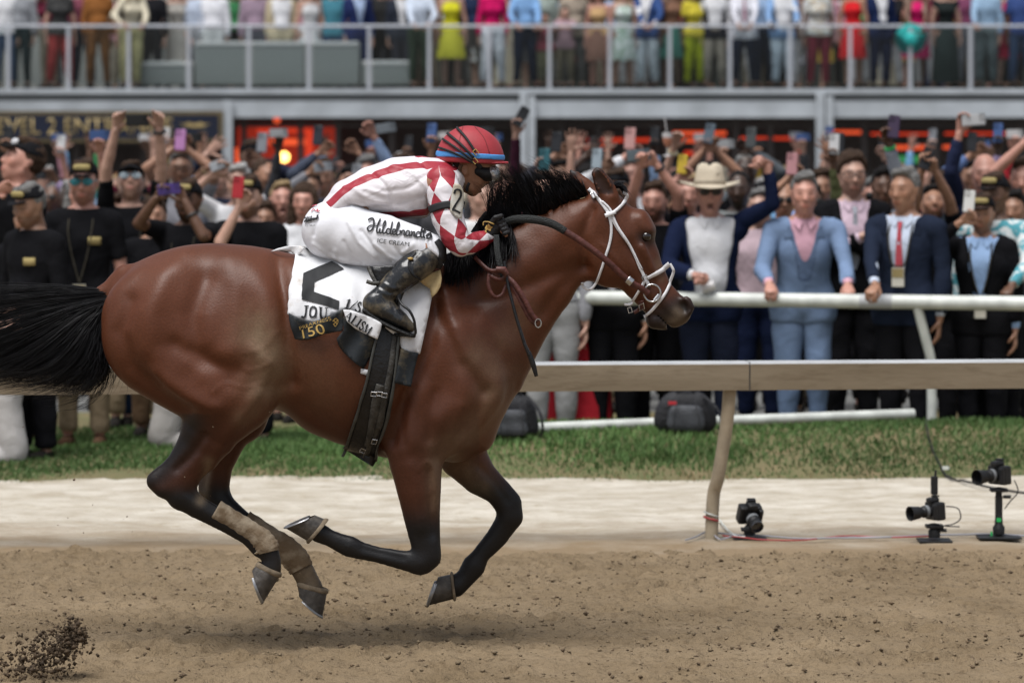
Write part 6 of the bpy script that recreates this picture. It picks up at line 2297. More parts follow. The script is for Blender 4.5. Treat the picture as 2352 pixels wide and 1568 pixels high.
def hand_mesh(curl, thumb='up', h=0.0092, spread=0.0):
	S = Sdf()
	S.c([(0, 0, -.03, .027), (0, 0, .02, .034), (0, 0, .08, .041)], .01, sc=(1, .42, 1))
	for i in range(4):
		x = -.033 + .022 * i
		ln = (.062, .076, .080, .070)[i]
		z = .098 + (-.006, .003, .004, .0)[i]
		c = curl[i] if isinstance(curl, (list, tuple)) else curl
		p = np.array([x, 0, z - .012])
		ang, sx = 0.0, spread * (i - 1.5) * .35
		pts = [(p[0], p[1], p[2], .0102)]
		for fr_, rr in ((.45, .0098), (.32, .0092), (.23, .0084)):
			ang += c
			p = p + np.array([math.sin(sx), -math.sin(ang) * math.cos(sx), math.cos(ang) * math.cos(sx)]) * ln * fr_ * 1.15
			pts.append((p[0], p[1], p[2], rr))
		S.c(pts, .004)
	tp = {'up': [(.03, -.004, .02, .014), (.056, -.016, .052, .0125), (.066, -.024, .088, .0105)], 'in': [(.03, -.006, .02, .014), (.046, -.03, .05, .0125), (.03, -.048, .076, .0105)],
		  'out': [(.03, -.004, .02, .014), (.066, -.010, .04, .0125), (.092, -.016, .058, .0105)], 'high': [(.03, -.004, .04, .014), (.05, -.012, .085, .0125), (.05, -.014, .125, .0105)]}[thumb]
	S.c(tp, .006)
	return S.mesh(h, 1)

HANDS = {'grip': hand_mesh(.62, 'up'), 'rail': hand_mesh(.8, 'in'), 'relax': hand_mesh(.32, 'in'), 'open': hand_mesh(.12, 'out', spread=.5), 'fist': hand_mesh(1.25, 'in'), 'thumb': hand_mesh(1.25, 'high'), 'pinch': hand_mesh((.9, .75, .6, .35), 'up')}
HANDS_LOW = {k: hand_mesh(.6, 'up', 0.011) for k in ('grip',)}

def ik(S_, T, l1, l2, pole):
	S_, T, pole = np.array(S_, float), np.array(T, float), np.array(pole, float)
	d = T - S_
	D = np.linalg.norm(d)
	mx_ = (l1 + l2) * 0.995
	if D > mx_:
		st = min(D / mx_, 1.16)       # a reaching shoulder lengthens the arm a little
		l1, l2 = l1 * st, l2 * st
		if D > mx_ * st:
			T = S_ + d / D * mx_ * st
			d, D = T - S_, mx_ * st
	u = d / D
	a = (l1 * l1 - l2 * l2 + D * D) / (2 * D)
	hgt = math.sqrt(max(l1 * l1 - a * a, 0))
	p = pole - u * (pole @ u)
	p /= np.linalg.norm(p) + 1e-9
	return S_ + u * a + p * hgt, T

def frame_to(z_dir, y_hint):
	z = Vector(z_dir).normalized()
	y = Vector(y_hint)
	y = (y - z * y.dot(z))
	y = y.normalized() if y.length > 1e-4 else z.orthogonal().normalized()
	x = y.cross(z)
	return np.array(Matrix((x, y, z)).transposed())

SKINS = {'fair': (0.48, 0.285, 0.215), 'pink': (0.49, 0.25, 0.19), 'tan': (0.35, 0.185, 0.118), 'olive': (0.26, 0.142, 0.09), 'brown': (0.13, 0.066, 0.041), 'dark': (0.06, 0.034, 0.024)}
HAIRC = {'grey': (0.19, 0.185, 0.18), 'brown': (0.06, 0.036, 0.024), 'black': (0.014, 0.012, 0.012), 'blond': (0.34, 0.24, 0.13), 'white': (0.38, 0.37, 0.36), 'red': (0.2, 0.08, 0.035)}

def build_body(Ht, shoulders, wr, fem=0.0, belly=0.0, vox=0.015, lean=0.0, crossed=False, legspread=0.0, elbow_pole=None):
	"""wr: two wrist targets in local space (viewer-left, viewer-right). returns V, F, labels and joints"""
	k = Ht / 1.78
	S = Sdf()
	sw = shoulders
	ly = lean

	def lz(z):
		return -ly * max(0.0, (z - .95)) / .55
	S.c([(-.075 * k, 0, .95 * k, .115 * k), (.075 * k, 0, .95 * k, .115 * k)], .04, tag='pelvis', sc=(1, .86, 1))
	tw = .156 - .028 * fem
	S.c([(0, lz(1.0), 1.0 * k, (tw - .01) * k), (0, -.008 + lz(1.15), 1.15 * k, (tw - .004 - .012 * fem) * k), (0, -.012 + lz(1.3), 1.3 * k, (tw + .018) * k), (0, lz(1.40), 1.385 * k, (tw - .012) * k)], .04, tag='torso', sc=(1, .70, 1))
	if belly:
		S.c([(0, -.015 - .05 * belly + lz(1.1), 1.09 * k, (.10 + .025 * belly) * k)], .06, tag='torso')
	if fem:
		for s in (-1, 1):
			S.c([(s * .07 * k, -.09 * k + lz(1.28), 1.27 * k, .055 * k)], .04, tag='torso')
	S.c([(-(sw - .03) * k, .005 + lz(1.42), 1.42 * k, .062 * k), (0, .005 + lz(1.44), 1.455 * k, .062 * k), ((sw - .03) * k, .005 + lz(1.42), 1.42 * k, .062 * k)], .04, tag='torso')
	S.c([(0, .012 + lz(1.45), 1.44 * k, .062 * k), (0, .004 + lz(1.55), 1.55 * k, .055 * k)], .03, tag='neck')
	for s in (-1, 1):
		sp = legspread
		S.c([(s * .09 * k, 0, .91 * k, .10 * k), (s * (.10 + sp * .4) * k, -.015, .50 * k, .064 * k), (s * (.10 + sp) * k, .012, .12 * k, .045 * k)], .03, tag='leg')
		S.c([(s * (.10 + sp) * k, .03, .045, .043), (s * (.11 + sp) * k, -.15, .034, .036)], .02, tag='shoe')
	arms = []
	for i, s in enumerate((-1, 1)):
		sh = np.array([s * sw * k, .005 + lz(1.43), 1.425 * k])
		T = np.array(wr[i], float)
		if T[2] > sh[2]:
			sh = sh + np.array([-s * .012, 0, .035 * min(1, (T[2] - sh[2]) / .3)])
		pole = (s * 1.0, .15, -.75) if T[2] < sh[2] + .05 else (s * 1.0, -.35, -.35)
		if elbow_pole and elbow_pole[i] is not None:
			pole = elbow_pole[i]
		E, T = ik(sh, T, .30 * k, .265 * k, pole)
		S.c([tuple(sh) + (.056 * k,), tuple((sh + E) / 2) + (.050 * k * (1 - .12 * fem),), tuple(E) + (.040 * k,)], .03, tag='arm%d' % i)
		S.c([tuple(E) + (.041 * k,), tuple(E * .65 + T * .35) + (.041 * k * (1 - .12 * fem),), tuple(T) + (.029 * k,)], .012, tag='fore%d' % i)
		arms.append((sh, E, T))
	V, F = S.mesh(vox, 1)
	D = np.stack([S.dist(it, V[:, 0], V[:, 1], V[:, 2]) for it in S.items])
	lab = np.array([it[4] for it in S.items])[np.argmin(D, 0)]
	return V, F, lab, arms, lz

def smooth_rim(P, G, it=4):
	"""even out the stepped edge of a cut garment"""
	E = np.concatenate([np.stack([G[:, a], G[:, (a + 1) % 4]], 1) for a in range(4)])
	key = np.sort(E, 1)
	kk = key[:, 0].astype(np.int64) * len(P) + key[:, 1]
	u, c = np.unique(kk, return_counts=True)
	b = u[c == 1]
	i, j = (b // len(P)).astype(int), (b % len(P)).astype(int)
	for _ in range(it):
		S = np.zeros_like(P)
		C = np.zeros(len(P))
		for q in range(3):
			S[:, q] = np.bincount(i, P[j, q], len(P)) + np.bincount(j, P[i, q], len(P))
		C = np.bincount(i, minlength=len(P)) + np.bincount(j, minlength=len(P))
		m = C == 2
		P = P.copy()
		P[m] = 0.4 * P[m] + 0.6 * S[m] / 2
	return P

def garment(name, V, F, N_, keep, off, wr_, root, col, m=None, seed=0, label=None, flare=0.0, kz=1.0):
	used, G = submesh(V, F, keep)
	if len(G) == 0:
		return None
	fl_ = flare * np.clip((1.16 * kz - V[used, 2]) / (.3 * kz), 0, 1) * (np.abs(V[used, 0]) < .24 * kz) if flare else 0.0
	P = V[used] + N_[used] * ((off[used] if isinstance(off, np.ndarray) else off) + fl_ + wr_ * fbm(V[used], 7.0, seed, 3) + .5 * wr_ * fbm(V[used], 17.0, seed + 1, 2))[:, None]
	P = smooth_rim(P, G)
	me = np_mesh(name, P, G, m or M_FAB)
	o = link(name, me, root, color=col, label=label)
	return o

def person(px, top, s, label, yaw=0, pitch=0, skin='fair', head='plain', hair='short', hairc='brown', cap=None, hat=None, outfit='polo', c=((.012, .012, .014), (.02, .02, .022)), shirt=(.7, .7, .72), tie=None,
		   hl=None, hr=None, hpl='relax', hpr='relax', glasses=None, lanyard=False, logo=False, fem=0.0, belly=0.0, vox=None, lean=0.0, group=None, sleeve='auto', z0=0.0, base_y=None, shoec=(.02, .018, .016), face_yaw=0, print_=False, legspread=0.0,
		   watch=None, pole=(None, None), low=False, Ht=None, shoulders=None, capc=(.012, .012, .014), caplogo=(.36, .29, .13), hemz=None, hide_legs=False, roll=0.0, vest=None):
	"""one spectator: px/top are where the head's top shows, s is the scale of that row (frame units per metre)"""
	y = depth_of(s) if base_y is None else base_y
	vox = vox or (.0225 if s > 315 else .027)
	if Ht is None:
		Ht = CAM_H - (top - HOR) / s - z0 - (0.025 if cap else 0) - (0.075 if hat else 0)
	k = Ht / 1.78
	root = empty("person", ((px - 1176) / s, y, z0), math.radians(yaw), label=label, cat="person", group=group)
	R = Matrix.Rotation(math.radians(yaw), 4, 'Z')
	inv = R.inverted()
	sw = shoulders or (.185 - .025 * fem)

	def local(t):
		if len(t) == 3 and t[0] == 'L':
			raise ValueError
		w_ = W(t[0], t[1], y + t[2])
		q_ = inv @ (w_ - Vector(root.location))
		return (q_.x, q_.y, q_.z)
	wl = local(hl) if hl else (-.235 * k, -.03, .83 * k)
	wr2 = local(hr) if hr else (.235 * k, -.03, .83 * k)
	# keep the sides: hl is the viewer-left hand at yaw 0
	V, F, lab, arms, lz = build_body(Ht, sw, (wl, wr2), fem, belly, vox, lean, legspread=legspread, elbow_pole=pole)
	N_ = vnormals(V, F)
	sd = int(abs(px) * 7 + abs(top)) % 997
	# --- body mesh with head and hands
	hm = HEADS[head] if not low else HEADS['lowfem' if fem else 'low']
	hc = np.array([0, lz(1.6) - .014, 1.648 * k])
	RH = np.array((Matrix.Rotation(math.radians(face_yaw), 3, 'Z') @ Matrix.Rotation(math.radians(roll), 3, 'Y') @ Matrix.Rotation(math.radians(-pitch), 3, 'X')))
	piv = np.array([0, .02, -.10])

	def to_head(P):
		return (P - piv) @ RH.T * (k * 1.07) + piv * k + hc
	parts_V = [V, to_head(hm[0])]
	parts_F = [F, hm[1] + len(V)]
	tints = [np.ones((len(V), 3)), hm[2]]
	off_ = len(V) + len(hm[0])
	for i, pz in enumerate((hpl, hpr)):
		sh, E, T = arms[i]
		d = T - E
		sgn = -1 if i == 0 else 1
		if pz == 'rail':
			fd, pn = Vector((0, -.75, -.35)), Vector((0, -.3, 1))
		elif pz == 'thumb':
			fd, pn = Vector((-sgn * .75, -.5, .25)), Vector((sgn * .4, 1, .3))
		else:
			fd, pn = Vector(d), Vector((0, 1, .05)) if pz != 'relax' else Vector((sgn, .2, 0))
		M3 = frame_to(fd, pn)
		hv, hf = (HANDS_LOW['grip'] if low else HANDS[pz])
		hv = hv * k
		if (i == 0) != (pz == 'relax'):
			pass
		mir = 1 if i == 0 else -1
		P = hv * np.array([mir, 1, 1])
		f2 = hf if mir > 0 else hf[:, ::-1]
		parts_V.append(P @ M3.T + T)
		parts_F.append(f2 + off_)
		tints.append(np.ones((len(P), 3)))
		off_ += len(P)
	bv = np.concatenate(parts_V)
	me = np_mesh("body", bv, np.concatenate(parts_F), M_SKIN)
	set_color(me, "tint", np.concatenate(tints))
	sk = SKINS[skin] if isinstance(skin, str) else skin
	jit = 0.92 + 0.16 * ((sd * 37) % 100) / 100
	link("body", me, root, color=tuple(v * jit for v in sk))
	# --- clothes
	x_, y_, z_ = V.T
	isarm = np.char.startswith(lab, 'arm') | np.char.startswith(lab, 'fore')
	tpar = np.zeros(len(V))
	for i in range(2):
		sh, E, T = arms[i]
		m1, m2 = lab == 'arm%d' % i, lab == 'fore%d' % i
		tpar[m1] = np.clip(((V[m1] - sh) @ (E - sh)) / ((E - sh) @ (E - sh)), 0, 1)
		tpar[m2] = 1 + np.clip(((V[m2] - E) @ (T - E)) / ((T - E) @ (T - E)), 0, 1)
	torso = ~isarm & (lab != 'neck') & (z_ > .79 * k)
	neckz = z_ < 1.50 * k
	low_t = (lab == 'pelvis') | (lab == 'leg') | ((lab == 'torso') & (z_ < 1.03 * k))
	shoe = (lab == 'shoe') | ((lab == 'leg') & (z_ < .10 * k))
	slv = {'polo': .8, 'tee': .7, 'shirt': 1.93, 'suit': 1.96, 'dress': .0, 'jacket': 1.96, 'vest': 1.93, 'gown': .35}[outfit] if sleeve == 'auto' else sleeve
	hem = (.88 if outfit in ('polo', 'tee') else 1.0) * k if hemz is None else hemz * k
	skm = np.zeros(len(V), bool)
	if not hide_legs:
		if outfit in ('dress', 'gown'):
			pass
		else:
			garment("trousers", V, F, N_, low_t & ~shoe, .019, .0095, root, c[1], None, sd)
		for side in (-1, 1):
			garment("shoe", V, F, N_, shoe & (x_ * side > 0), .006, .0, root, shoec)
	up = (torso & (z_ > hem) & neckz) | (isarm & (tpar < slv))
	if outfit in ('suit', 'jacket', 'vest'):
		gap = .030 + .015 * (outfit == 'jacket')
		open_ = (y_ < lz(1.2) * 0 - .03) & (np.abs(x_) < gap + np.clip(z_ / k - (1.12 if outfit == 'suit' else .8), 0, 1) * .16) & (lab == 'torso') & (z_ > (1.10 if outfit == 'suit' else .9) * k)
		garment("shirt", V, F, N_, ((torso & (z_ > .98 * k)) | (isarm & (tpar < 1.985))) & neckz | ((lab == 'neck') & (z_ < 1.50 * k)), .006, .003, root, shirt, None, sd)
		body_sl = isarm & (tpar < (1.86 if outfit != 'vest' else 0.05))
		garment("jacket", V, F, N_, ((torso & (z_ > .80 * k) & neckz & ~open_) | body_sl) & ~(y_ < -.02) | ((torso & (z_ > .80 * k) & neckz & ~open_) | body_sl), np.where(isarm, .012, .022), .008, root, c[0], M_PRINTSH if print_ else None, sd, flare=.014, kz=k)
		if vest:
			op2 = (y_ < -.03) & (np.abs(x_) < .012 + np.clip(z_ / k - 1.22, 0, 1) * .26) & (z_ > 1.22 * k)
			garment("waistcoat", V, F, N_, torso & (z_ > .99 * k) & (z_ < 1.46 * k) & ~op2 & (y_ < .0), .013, .003, root, vest, None, sd)
			for zb in (1.05, 1.11, 1.17):
				MB().lathe([(.0005, -.003), (.007, 0), (.0005, .003)], (0, -.128 * k + lz(zb) - .012, zb * k), 8).build("button", M_PLAST, root, color=tuple(v * .5 for v in vest))
		# collar points
		for sd_ in (-1, 1):
			a0 = Vector((sd_ * .016, -.088 * k + lz(1.46), 1.475 * k))
			mb = MB().add([a0, a0 + Vector((sd_ * .050, .030, .040)), a0 + Vector((sd_ * .062, .012, -.005)), a0 + Vector((sd_ * .020, -.022, -.052))], [(0, 1, 2, 3)])
			o = mb.build("collar", M_FAB, root, color=shirt)
			o.modifiers.new("t", 'SOLIDIFY').thickness = .004
		if outfit == 'suit':
			for sd_ in (-1, 1):
				pts = [Vector((sd_ * (.025 + (zz - 1.10) * .21) * (k), -(.122 if zz < 1.36 else .122 - (zz - 1.36) * .5) * k + lz(zz) - .012, zz * k)) for zz in (1.10, 1.2, 1.3, 1.38, 1.45)]
				w_ = [.012, .05, .06, .055, .035]
				Vq = [p for p in pts] + [p + Vector((sd_ * w, .008 + w * .35, 0)) for p, w in zip(pts, w_)]
				mb = MB().add(Vq, [(i, i + 1, 6 + i, 5 + i) for i in range(4)])
				o = mb.build("lapel", M_PRINTSH if print_ else M_FAB, root, color=tuple(v * .68 for v in c[0]))  # lapels darkened, their shading is put into the colour
				o.modifiers.new("t", 'SOLIDIFY').thickness = .005
		if tie:
			pts = [(0, -.098 * k + lz(1.46) - .012, 1.462 * k, .016), (0, -.112 * k + lz(1.4) - .018, 1.42 * k, .012), (0, -.124 * k + lz(1.3) - .014, 1.28 * k, .022), (0, -.124 * k + lz(1.15) - .012, 1.12 * k, .028), (0, -.122 * k - .012, 1.06 * k, .006)]
			Vq = [(p[0] - p[3], p[1], p[2]) for p in pts] + [(p[0] + p[3], p[1], p[2]) for p in pts]
			o = MB().add(Vq, [(i, i + 1, 6 + i, 5 + i) for i in range(4)]).build("tie", M_FAB, root, color=tie)
			o.modifiers.new("t", 'SOLIDIFY').thickness = .006
	elif outfit in ('dress', 'gown'):
		garment("bodice", V, F, N_, (torso & (z_ > .94 * k) & (z_ < 1.43 * k)) | (isarm & (tpar < slv)), .010, .004, root, c[0], M_PRINTSH if print_ else None, sd)
		zl_ = .50 if outfit == 'dress' else .10
		n = 26
		Vq, Fq = [], []
		rows = [(1.04, .150), (.96, .165), (.86, .185), (.7, .20 + (.02 if outfit == 'dress' else 0)), (zl_ + .02, .23), (zl_, .235)]
		for (zz, rr) in rows:
			for q in range(n):
				a = 2 * math.pi * q / n
				rp_ = rr * k * (1 + .06 * math.sin(a * 6 + sd) * max(0, (1.0 - zz)) * 2)
				Vq.append((rp_ * math.cos(a), rp_ * .78 * math.sin(a), zz * k))
		for i in range(len(rows) - 1):
			for q in range(n):
				Fq.append((i * n + q, i * n + (q + 1) % n, (i + 1) * n + (q + 1) % n, (i + 1) * n + q))
		link("skirt", np_mesh("skirt", Vq, Fq, M_PRINTSH if print_ else M_FAB), root, color=c[1])
	else:
		garment("shirt", V, F, N_, up, np.where(isarm, .0125, .017), .0075, root, c[0], M_PRINTSH if print_ else None, sd, flare=.022, kz=k)
		if outfit in ('polo', 'shirt') and not low:
			ring = [Vector((.070 * k * math.cos(a), .008 + lz(1.48) + .066 * k * math.sin(a), (1.485 - .02 * (math.sin(a) < -.3)) * k)) for a in np.linspace(0, 2 * math.pi, 17)]
			MB().tube(ring, .017 * k, 7, cap=False, flat=(.5, 1)).build("collar", M_FAB, root, smooth=True, color=tuple(v * .9 for v in c[0]))
	# --- head things
	bas = Matrix(((RH * (k * 1.07)).tolist())).to_4x4()
	pv = Vector(piv * k + hc) - (bas.to_3x3() @ Vector(piv))
	bas.translation = pv

	def on_head(name, VF, m, col):
		key = name + str(id(VF))
		me_ = HEADMESH.get(key)
		if me_ is None:
			me_ = np_mesh(name, VF[0], VF[1], m)
			HEADMESH[key] = me_
		o = link(name, me_, root, color=col)
		o.matrix_local = bas
		return o
	hcx = HAIRC[hairc] if isinstance(hairc, str) else hairc
	if hair and hair != 'none':
		on_head("hair", HAIR[hair], M_HAIRP, hcx)
	if cap:
		on_head("cap", CAPM, M_FAB, capc)
		if caplogo and not low:
			on_head("cap_badge", CAPLOGO, M_FAB, caplogo)
	if hat:
		on_head("hat", HATM, M_FAB, hat)
		band = MB().lathe([(.106, .054), (.1065, .078), (.1035, .08)], (0, .01, 0), 30)
		mebd = band.mesh("hat_band", M_FAB)
		o = link("hat_band", mebd, root, color=tuple(v * .6 for v in hat))
		o.matrix_local = bas @ Matrix.Diagonal((.95, 1.09, 1, 1))
	if glasses:
		g = GLASS.get(glasses == 'clear')
		o = link("glasses", g, root, color=glasses if glasses != 'clear' else (.02, .02, .02))
		o.matrix_local = bas
	if logo:
		P = [(.055 * k, 1.285 * k), (.125 * k, 1.285 * k), (.125 * k, 1.325 * k), (.055 * k, 1.325 * k)]
		front_patch(V, F, root, "chest_badge", .055, .13, 1.275, 1.325, k, (.34, .27, .12), lz)
	if lanyard:
		bz = lanyard if not isinstance(lanyard, bool) else 1.0
		for s2 in (-1, 1):
			pts = [Vector((s2 * .07 * k, -.03 + lz(1.5), 1.50 * k)), Vector((s2 * .075 * k, -.115 * k + lz(1.38) - .015, 1.37 * k)), Vector((s2 * .045 * k, -.128 * k + lz(1.2) - .015, 1.2 * k)), Vector((0, -.13 * k - .018, (bz + .06) * k))]
			o = MB().tube(cat_rom([tuple(p) for p in pts], 4), .006, 5).build("lanyard", M_FAB, root, color=(.05, .045, .035))
		MB().box((-.04 * k, -.146 * k - .012, (bz - .07) * k), (.04 * k, -.138 * k - .012, (bz + .05) * k)).build("badge", M_PLAST, root, color=(.55, .53, .46))
		MB().box((-.037 * k, -.1475 * k - .0135, (bz - .012) * k), (.037 * k, -.1465 * k - .0135, (bz + .045) * k)).build("badge_print", M_PLAST, root, color=(.28, .22, .1))
	if watch is not None:
		i, col, tq = watch
		sh, E, T = arms[i]
		c0 = Vector(E + (T - E) * tq)
		M3 = frame_to(T - E, (0, 1, 0))
		ring = [c0 + Vector(M3 @ np.array([.036 * k * math.cos(a), .036 * k * math.sin(a), 0])) for a in np.linspace(0, 2 * math.pi, 13)]
		MB().tube(ring, .011, 6, cap=False).build("wristband", M_PLAST, root, color=col)
	return root, arms

HEADMESH = {}

def front_patch(V, F, root, name, x0, x1, z0, z1, k, col, lz):
	n = 5
	Vq = []
	m = (V[:, 1] < 0)
	for zz in np.linspace(z0, z1, 3):
		for xx in np.linspace(x0, x1, n):
			d = (V[m, 0] - xx * k) ** 2 + (V[m, 2] - zz * k) ** 2
			yy = V[m, 1][np.argsort(d)[:4]].mean()
			Vq.append((xx * k, yy - .024, zz * k))
	Fq = [(r * n + i, r * n + i + 1, (r + 1) * n + i + 1, (r + 1) * n + i) for r in range(2) for i in range(n - 1)]
	o = link(name, np_mesh(name, Vq, Fq, M_FAB), root, color=col)
	o.modifiers.new("t", 'SOLIDIFY').thickness = .004

def glasses_mesh(clear):
	mb = MB()
	for s in (-1, 1):
		P = []
		for a in np.linspace(0, 2 * math.pi, 14):
			ca, sa = math.cos(a), math.sin(a)
			P.append(Vector((s * .036 + .029 * ca, -.112 + .010 * abs((s * .036 + .029 * ca) / .065) ** 2, .012 + .021 * sa * (1 - .1 * ca))))
		if clear:
			mb.tube(P, .0028, 5, cap=False)
		else:
			mb.add([tuple(p) for p in P[:-1]] + [(s * .036, -.118, .012)], [(i, (i + 1) % 13, 13) for i in range(13)])
			mb.tube(P, .003, 5, cap=False)
		mb.tube([Vector((s * .065, -.100, .018)), Vector((s * .080, -.04, .018)), Vector((s * .082, .02, .014))], .003, 5)
	mb.tube([Vector((-.010, -.113, .018)), Vector((.010, -.113, .018))], .003, 5)
	return mb.mesh("glasses", M_PLAST)

GLASS = {True: glasses_mesh(True), False: glasses_mesh(False)}

PHONE_M = {}

def phone(px, py, y, roll, col, label, tilt=0.0, size=1.0, lens=(.02, .02, .022)):
	"""mobile phone held up, its back to the camera"""
	root = empty("phone", W(px, py, y), label=label, cat="phone", group="phones held up to film the race")
	root.rotation_euler = (math.radians(-10 + tilt), math.radians(roll), 0)
	if not PHONE_M:
		PHONE_M['case'] = MB().box((-.037, -.0045, -.076), (.037, .0045, .076)).mesh("case", M_PLAST, bevel=.008)
		PHONE_M['cam'] = MB().box((-.033, -.0065, .036), (.002, -.0047, .072)).mesh("camera_bump", M_PLAST, bevel=.004)
		PHONE_M['lens'] = MB().lathe([(.0005, -.0085), (.008, -.0085), (.008, -.0066)], (0, 0, 0), 12, Matrix.Rotation(math.pi / 2, 3, 'X')).mesh("lens", M_PLAST)
	o = link("case", PHONE_M['case'], root, color=col)
	o.scale = (size,) * 3
	o2 = link("camera_bump", PHONE_M['cam'], root, color=tuple(v * .75 for v in col))
	o2.scale = (size,) * 3
	for dz in (.064, .045):
		o3 = link("lens", PHONE_M['lens'], root, color=lens)
		o3.location = (-.016 * size, 0, dz * size)
		o3.scale = (size,) * 3
	return root
# ------------------------------------------------------------------ spectators at the rail and on the turf
BLK = (.007, .007, .0085)
BLKT = (.009, .009, .011)
KHAKI = (.26, .2, .13)
NAVY = (.008, .013, .038)
LBLUE = (.18, .255, .40)
WHITE = (.68, .68, .70)
GA, GB_ = "spectators on the turf at the left", "spectators along the white rail"
GP_ = "phones held up to film the race"

# left: staff in black polo shirts standing on the turf
person(192, 367, 341, "person in black polo and black cap with teal mirrored sunglasses and lanyard", skin='pink', head='stubble', cap=1, hair='short', glasses=(.02, .16, .19), logo=True, lanyard=.98, c=(BLK, KHAKI), group=GA, yaw=-4, face_yaw=4, shoec=(.09, .05, .03))
person(77, 419, 357, "older person in black jacket and gold badged cap turned away to the left", yaw=-38, pitch=-12, skin='olive', head='stubble', hair='short', hairc='grey', cap=1, outfit='shirt', c=(BLK, BLKT), logo=True, belly=.6, group=GA)
person(41, 318, 334, "person in black cap with a white badge tilting back and facing left", yaw=-50, pitch=22, face_yaw=-18, skin='pink', head='plain', cap=1, caplogo=(.6, .6, .62), outfit='shirt', c=(BLK, BLKT), hl=(-10, 440, -.2), group=GA)
person(300, 372, 320, "person in black polo with both arms raised high holding a black phone sideways", yaw=3, pitch=26, skin='fair', head='stubble', cap=1, caplogo=None, glasses=(.35, .42, .46), lanyard=1.02, c=(BLK, KHAKI), hl=(266, 296, -.22), hr=(366, 296, -.22), hpl='pinch', hpr='pinch', group=GA, watch=(1, (.02, .02, .02), .93))
phone(316, 276, depth_of(320) - .28, 90, (.012, .012, .013), "black phone held sideways in two hands before the entrance sign", size=1.12)
person(433, 413, 341, "person in black polo and gold badged cap filming with a purple phone at eye level", yaw=-14, skin='brown', head='beard', cap=1, c=(BLK, KHAKI), logo=False, lanyard=1.05, hl=(362, 452, -.34), hr=(424, 462, -.30), hpl='pinch', hpr='pinch', group=GA, watch=(1, (.012, .012, .012), .6), pole=((-1, .2, -.9), (.55, .2, -1)))
phone(388, 434, depth_of(341) - .42, 84, (.07, .04, .20), "purple phone held sideways at eye level on the left")
person(571, 404, 341, "bearded person in black polo and cap filming with a red phone", yaw=-8, skin='fair', head='beard', cap=1, c=(BLK, BLKT), logo=True, hl=(548, 478, -.26), hpl='grip', group=GA, pole=((-.55, 0, -1), None))
phone(547, 430, depth_of(341) - .32, 4, (.35, .015, .02), "red phone held up by the bearded person in black")
person(699, 427, 315, "smiling person with long dark brown hair in a white top", skin='pink', head='fem', hair='long', hairc='brown', fem=1, outfit='tee', c=(WHITE, BLKT), group=GA, yaw=-6)
person(647, 425, 311, "shouting person with short fair hair in a pale top", skin='pink', head='femopen', hair='short', hairc='blond', fem=1, outfit='tee', c=((.55, .5, .48), BLKT), group=GA, pitch=8, yaw=8)
person(549, 385, 299, "grey haired person in a white shirt reaching both arms up", skin='fair', head='plain', hair='short', hairc='white', outfit='tee', c=(WHITE, NAVY), hl=(492, 396, -.25), hr=(515, 400, -.25), hpl='pinch', hpr='pinch', group=GA, yaw=-8)
phone(504, 378, depth_of(299) - .3, 70, (.4, .42, .45), "silver phone in the raised hands of the white shirted person")
person(416, 352, 281, "grey haired person in glasses holding a pink phone overhead", skin='tan', head='stubble', hair='short', hairc='grey', glasses='clear', outfit='tee', c=((.3, .3, .33), BLKT), hr=(432, 345, -.22), hpr='grip', hl=(404, 338, -.2), hpl='grip', group=GA)
phone(414, 321, depth_of(281) - .3, 3, (.42, .19, .40), "pink lilac phone held overhead below the entrance sign", size=1.15)
person(505, 372, 275, "person behind the white shirt raising an open hand and a dark phone", skin='fair', hair='short', hairc='brown', outfit='shirt', c=((.03, .035, .06), BLKT), hl=(478, 352, -.2), hpl='open', group=GA)
phone(443, 316, depth_of(275) - .3, 88, (.015, .015, .017), "dark phone held sideways right of the pink one")
person(575, 322, 244, "dark skinned person in cap holding a grey phone in the red doorway light", skin='brown', cap=1, caplogo=None, outfit='shirt', c=((.02, .022, .04), BLKT), hr=(598, 366, -.25), hpr='grip', yaw=14, group=GA)
phone(602, 327, depth_of(244) - .33, 5, (.22, .23, .25), "grey phone held up against the red lit doorway", size=1.25)
person(606, 372, 262, "balding person in navy shirt in profile before the red doorway", skin='tan', head='stubble', hair='recede', hairc='brown', outfit='shirt', c=((.02, .025, .05), BLKT), yaw=40, group=GA)

# arms and phones seen between the riders back and the pavilion
person(742, 372, 275, "person holding up a dark phone right of the warm lamp", skin='tan', hair='short', hairc='brown', outfit='shirt', c=((.06, .07, .1), BLKT), hl=(733, 352, -.2), hpl='grip', group=GA)
phone(730, 311, depth_of(275) - .27, 4, (.02, .022, .03), "dark phone upright right of the warm lamp", size=1.1)
person(712, 398, 284, "person in grey filming with a silver phone held sideways", skin='olive', hair='short', hairc='black', outfit='shirt', c=((.2, .2, .22), BLKT), hl=(712, 396, -.3), hpl='grip', group=GA)
phone(742, 383, depth_of(284) - .34, 84, (.3, .32, .35), "silver phone sideways above the smiling person")
person(842, 365, 281, "person in pale blue shirt and navy vest raising a grey phone", skin='pink', hair='short', hairc='grey', outfit='shirt', c=((.3, .4, .6), NAVY), hr=(858, 312, -.2), hpr='grip', group=GA, yaw=5)
phone(886, 294, depth_of(281) - .25, 80, (.16, .18, .2), "grey phone held high above the riders back", size=1.1)
person(802, 388, 271, "person with raised hand just behind the riders back", skin='tan', hair='short', hairc='black', outfit='shirt', c=((.05, .05, .07), BLKT), hr=(822, 350, -.2), hpr='grip', group=GA)
person(922, 352, 262, "person in grey cap close behind the riders shoulders", skin='fair', cap=1, capc=(.3, .3, .3), caplogo=None, outfit='shirt', c=((.1, .1, .12), BLKT), group=GA)
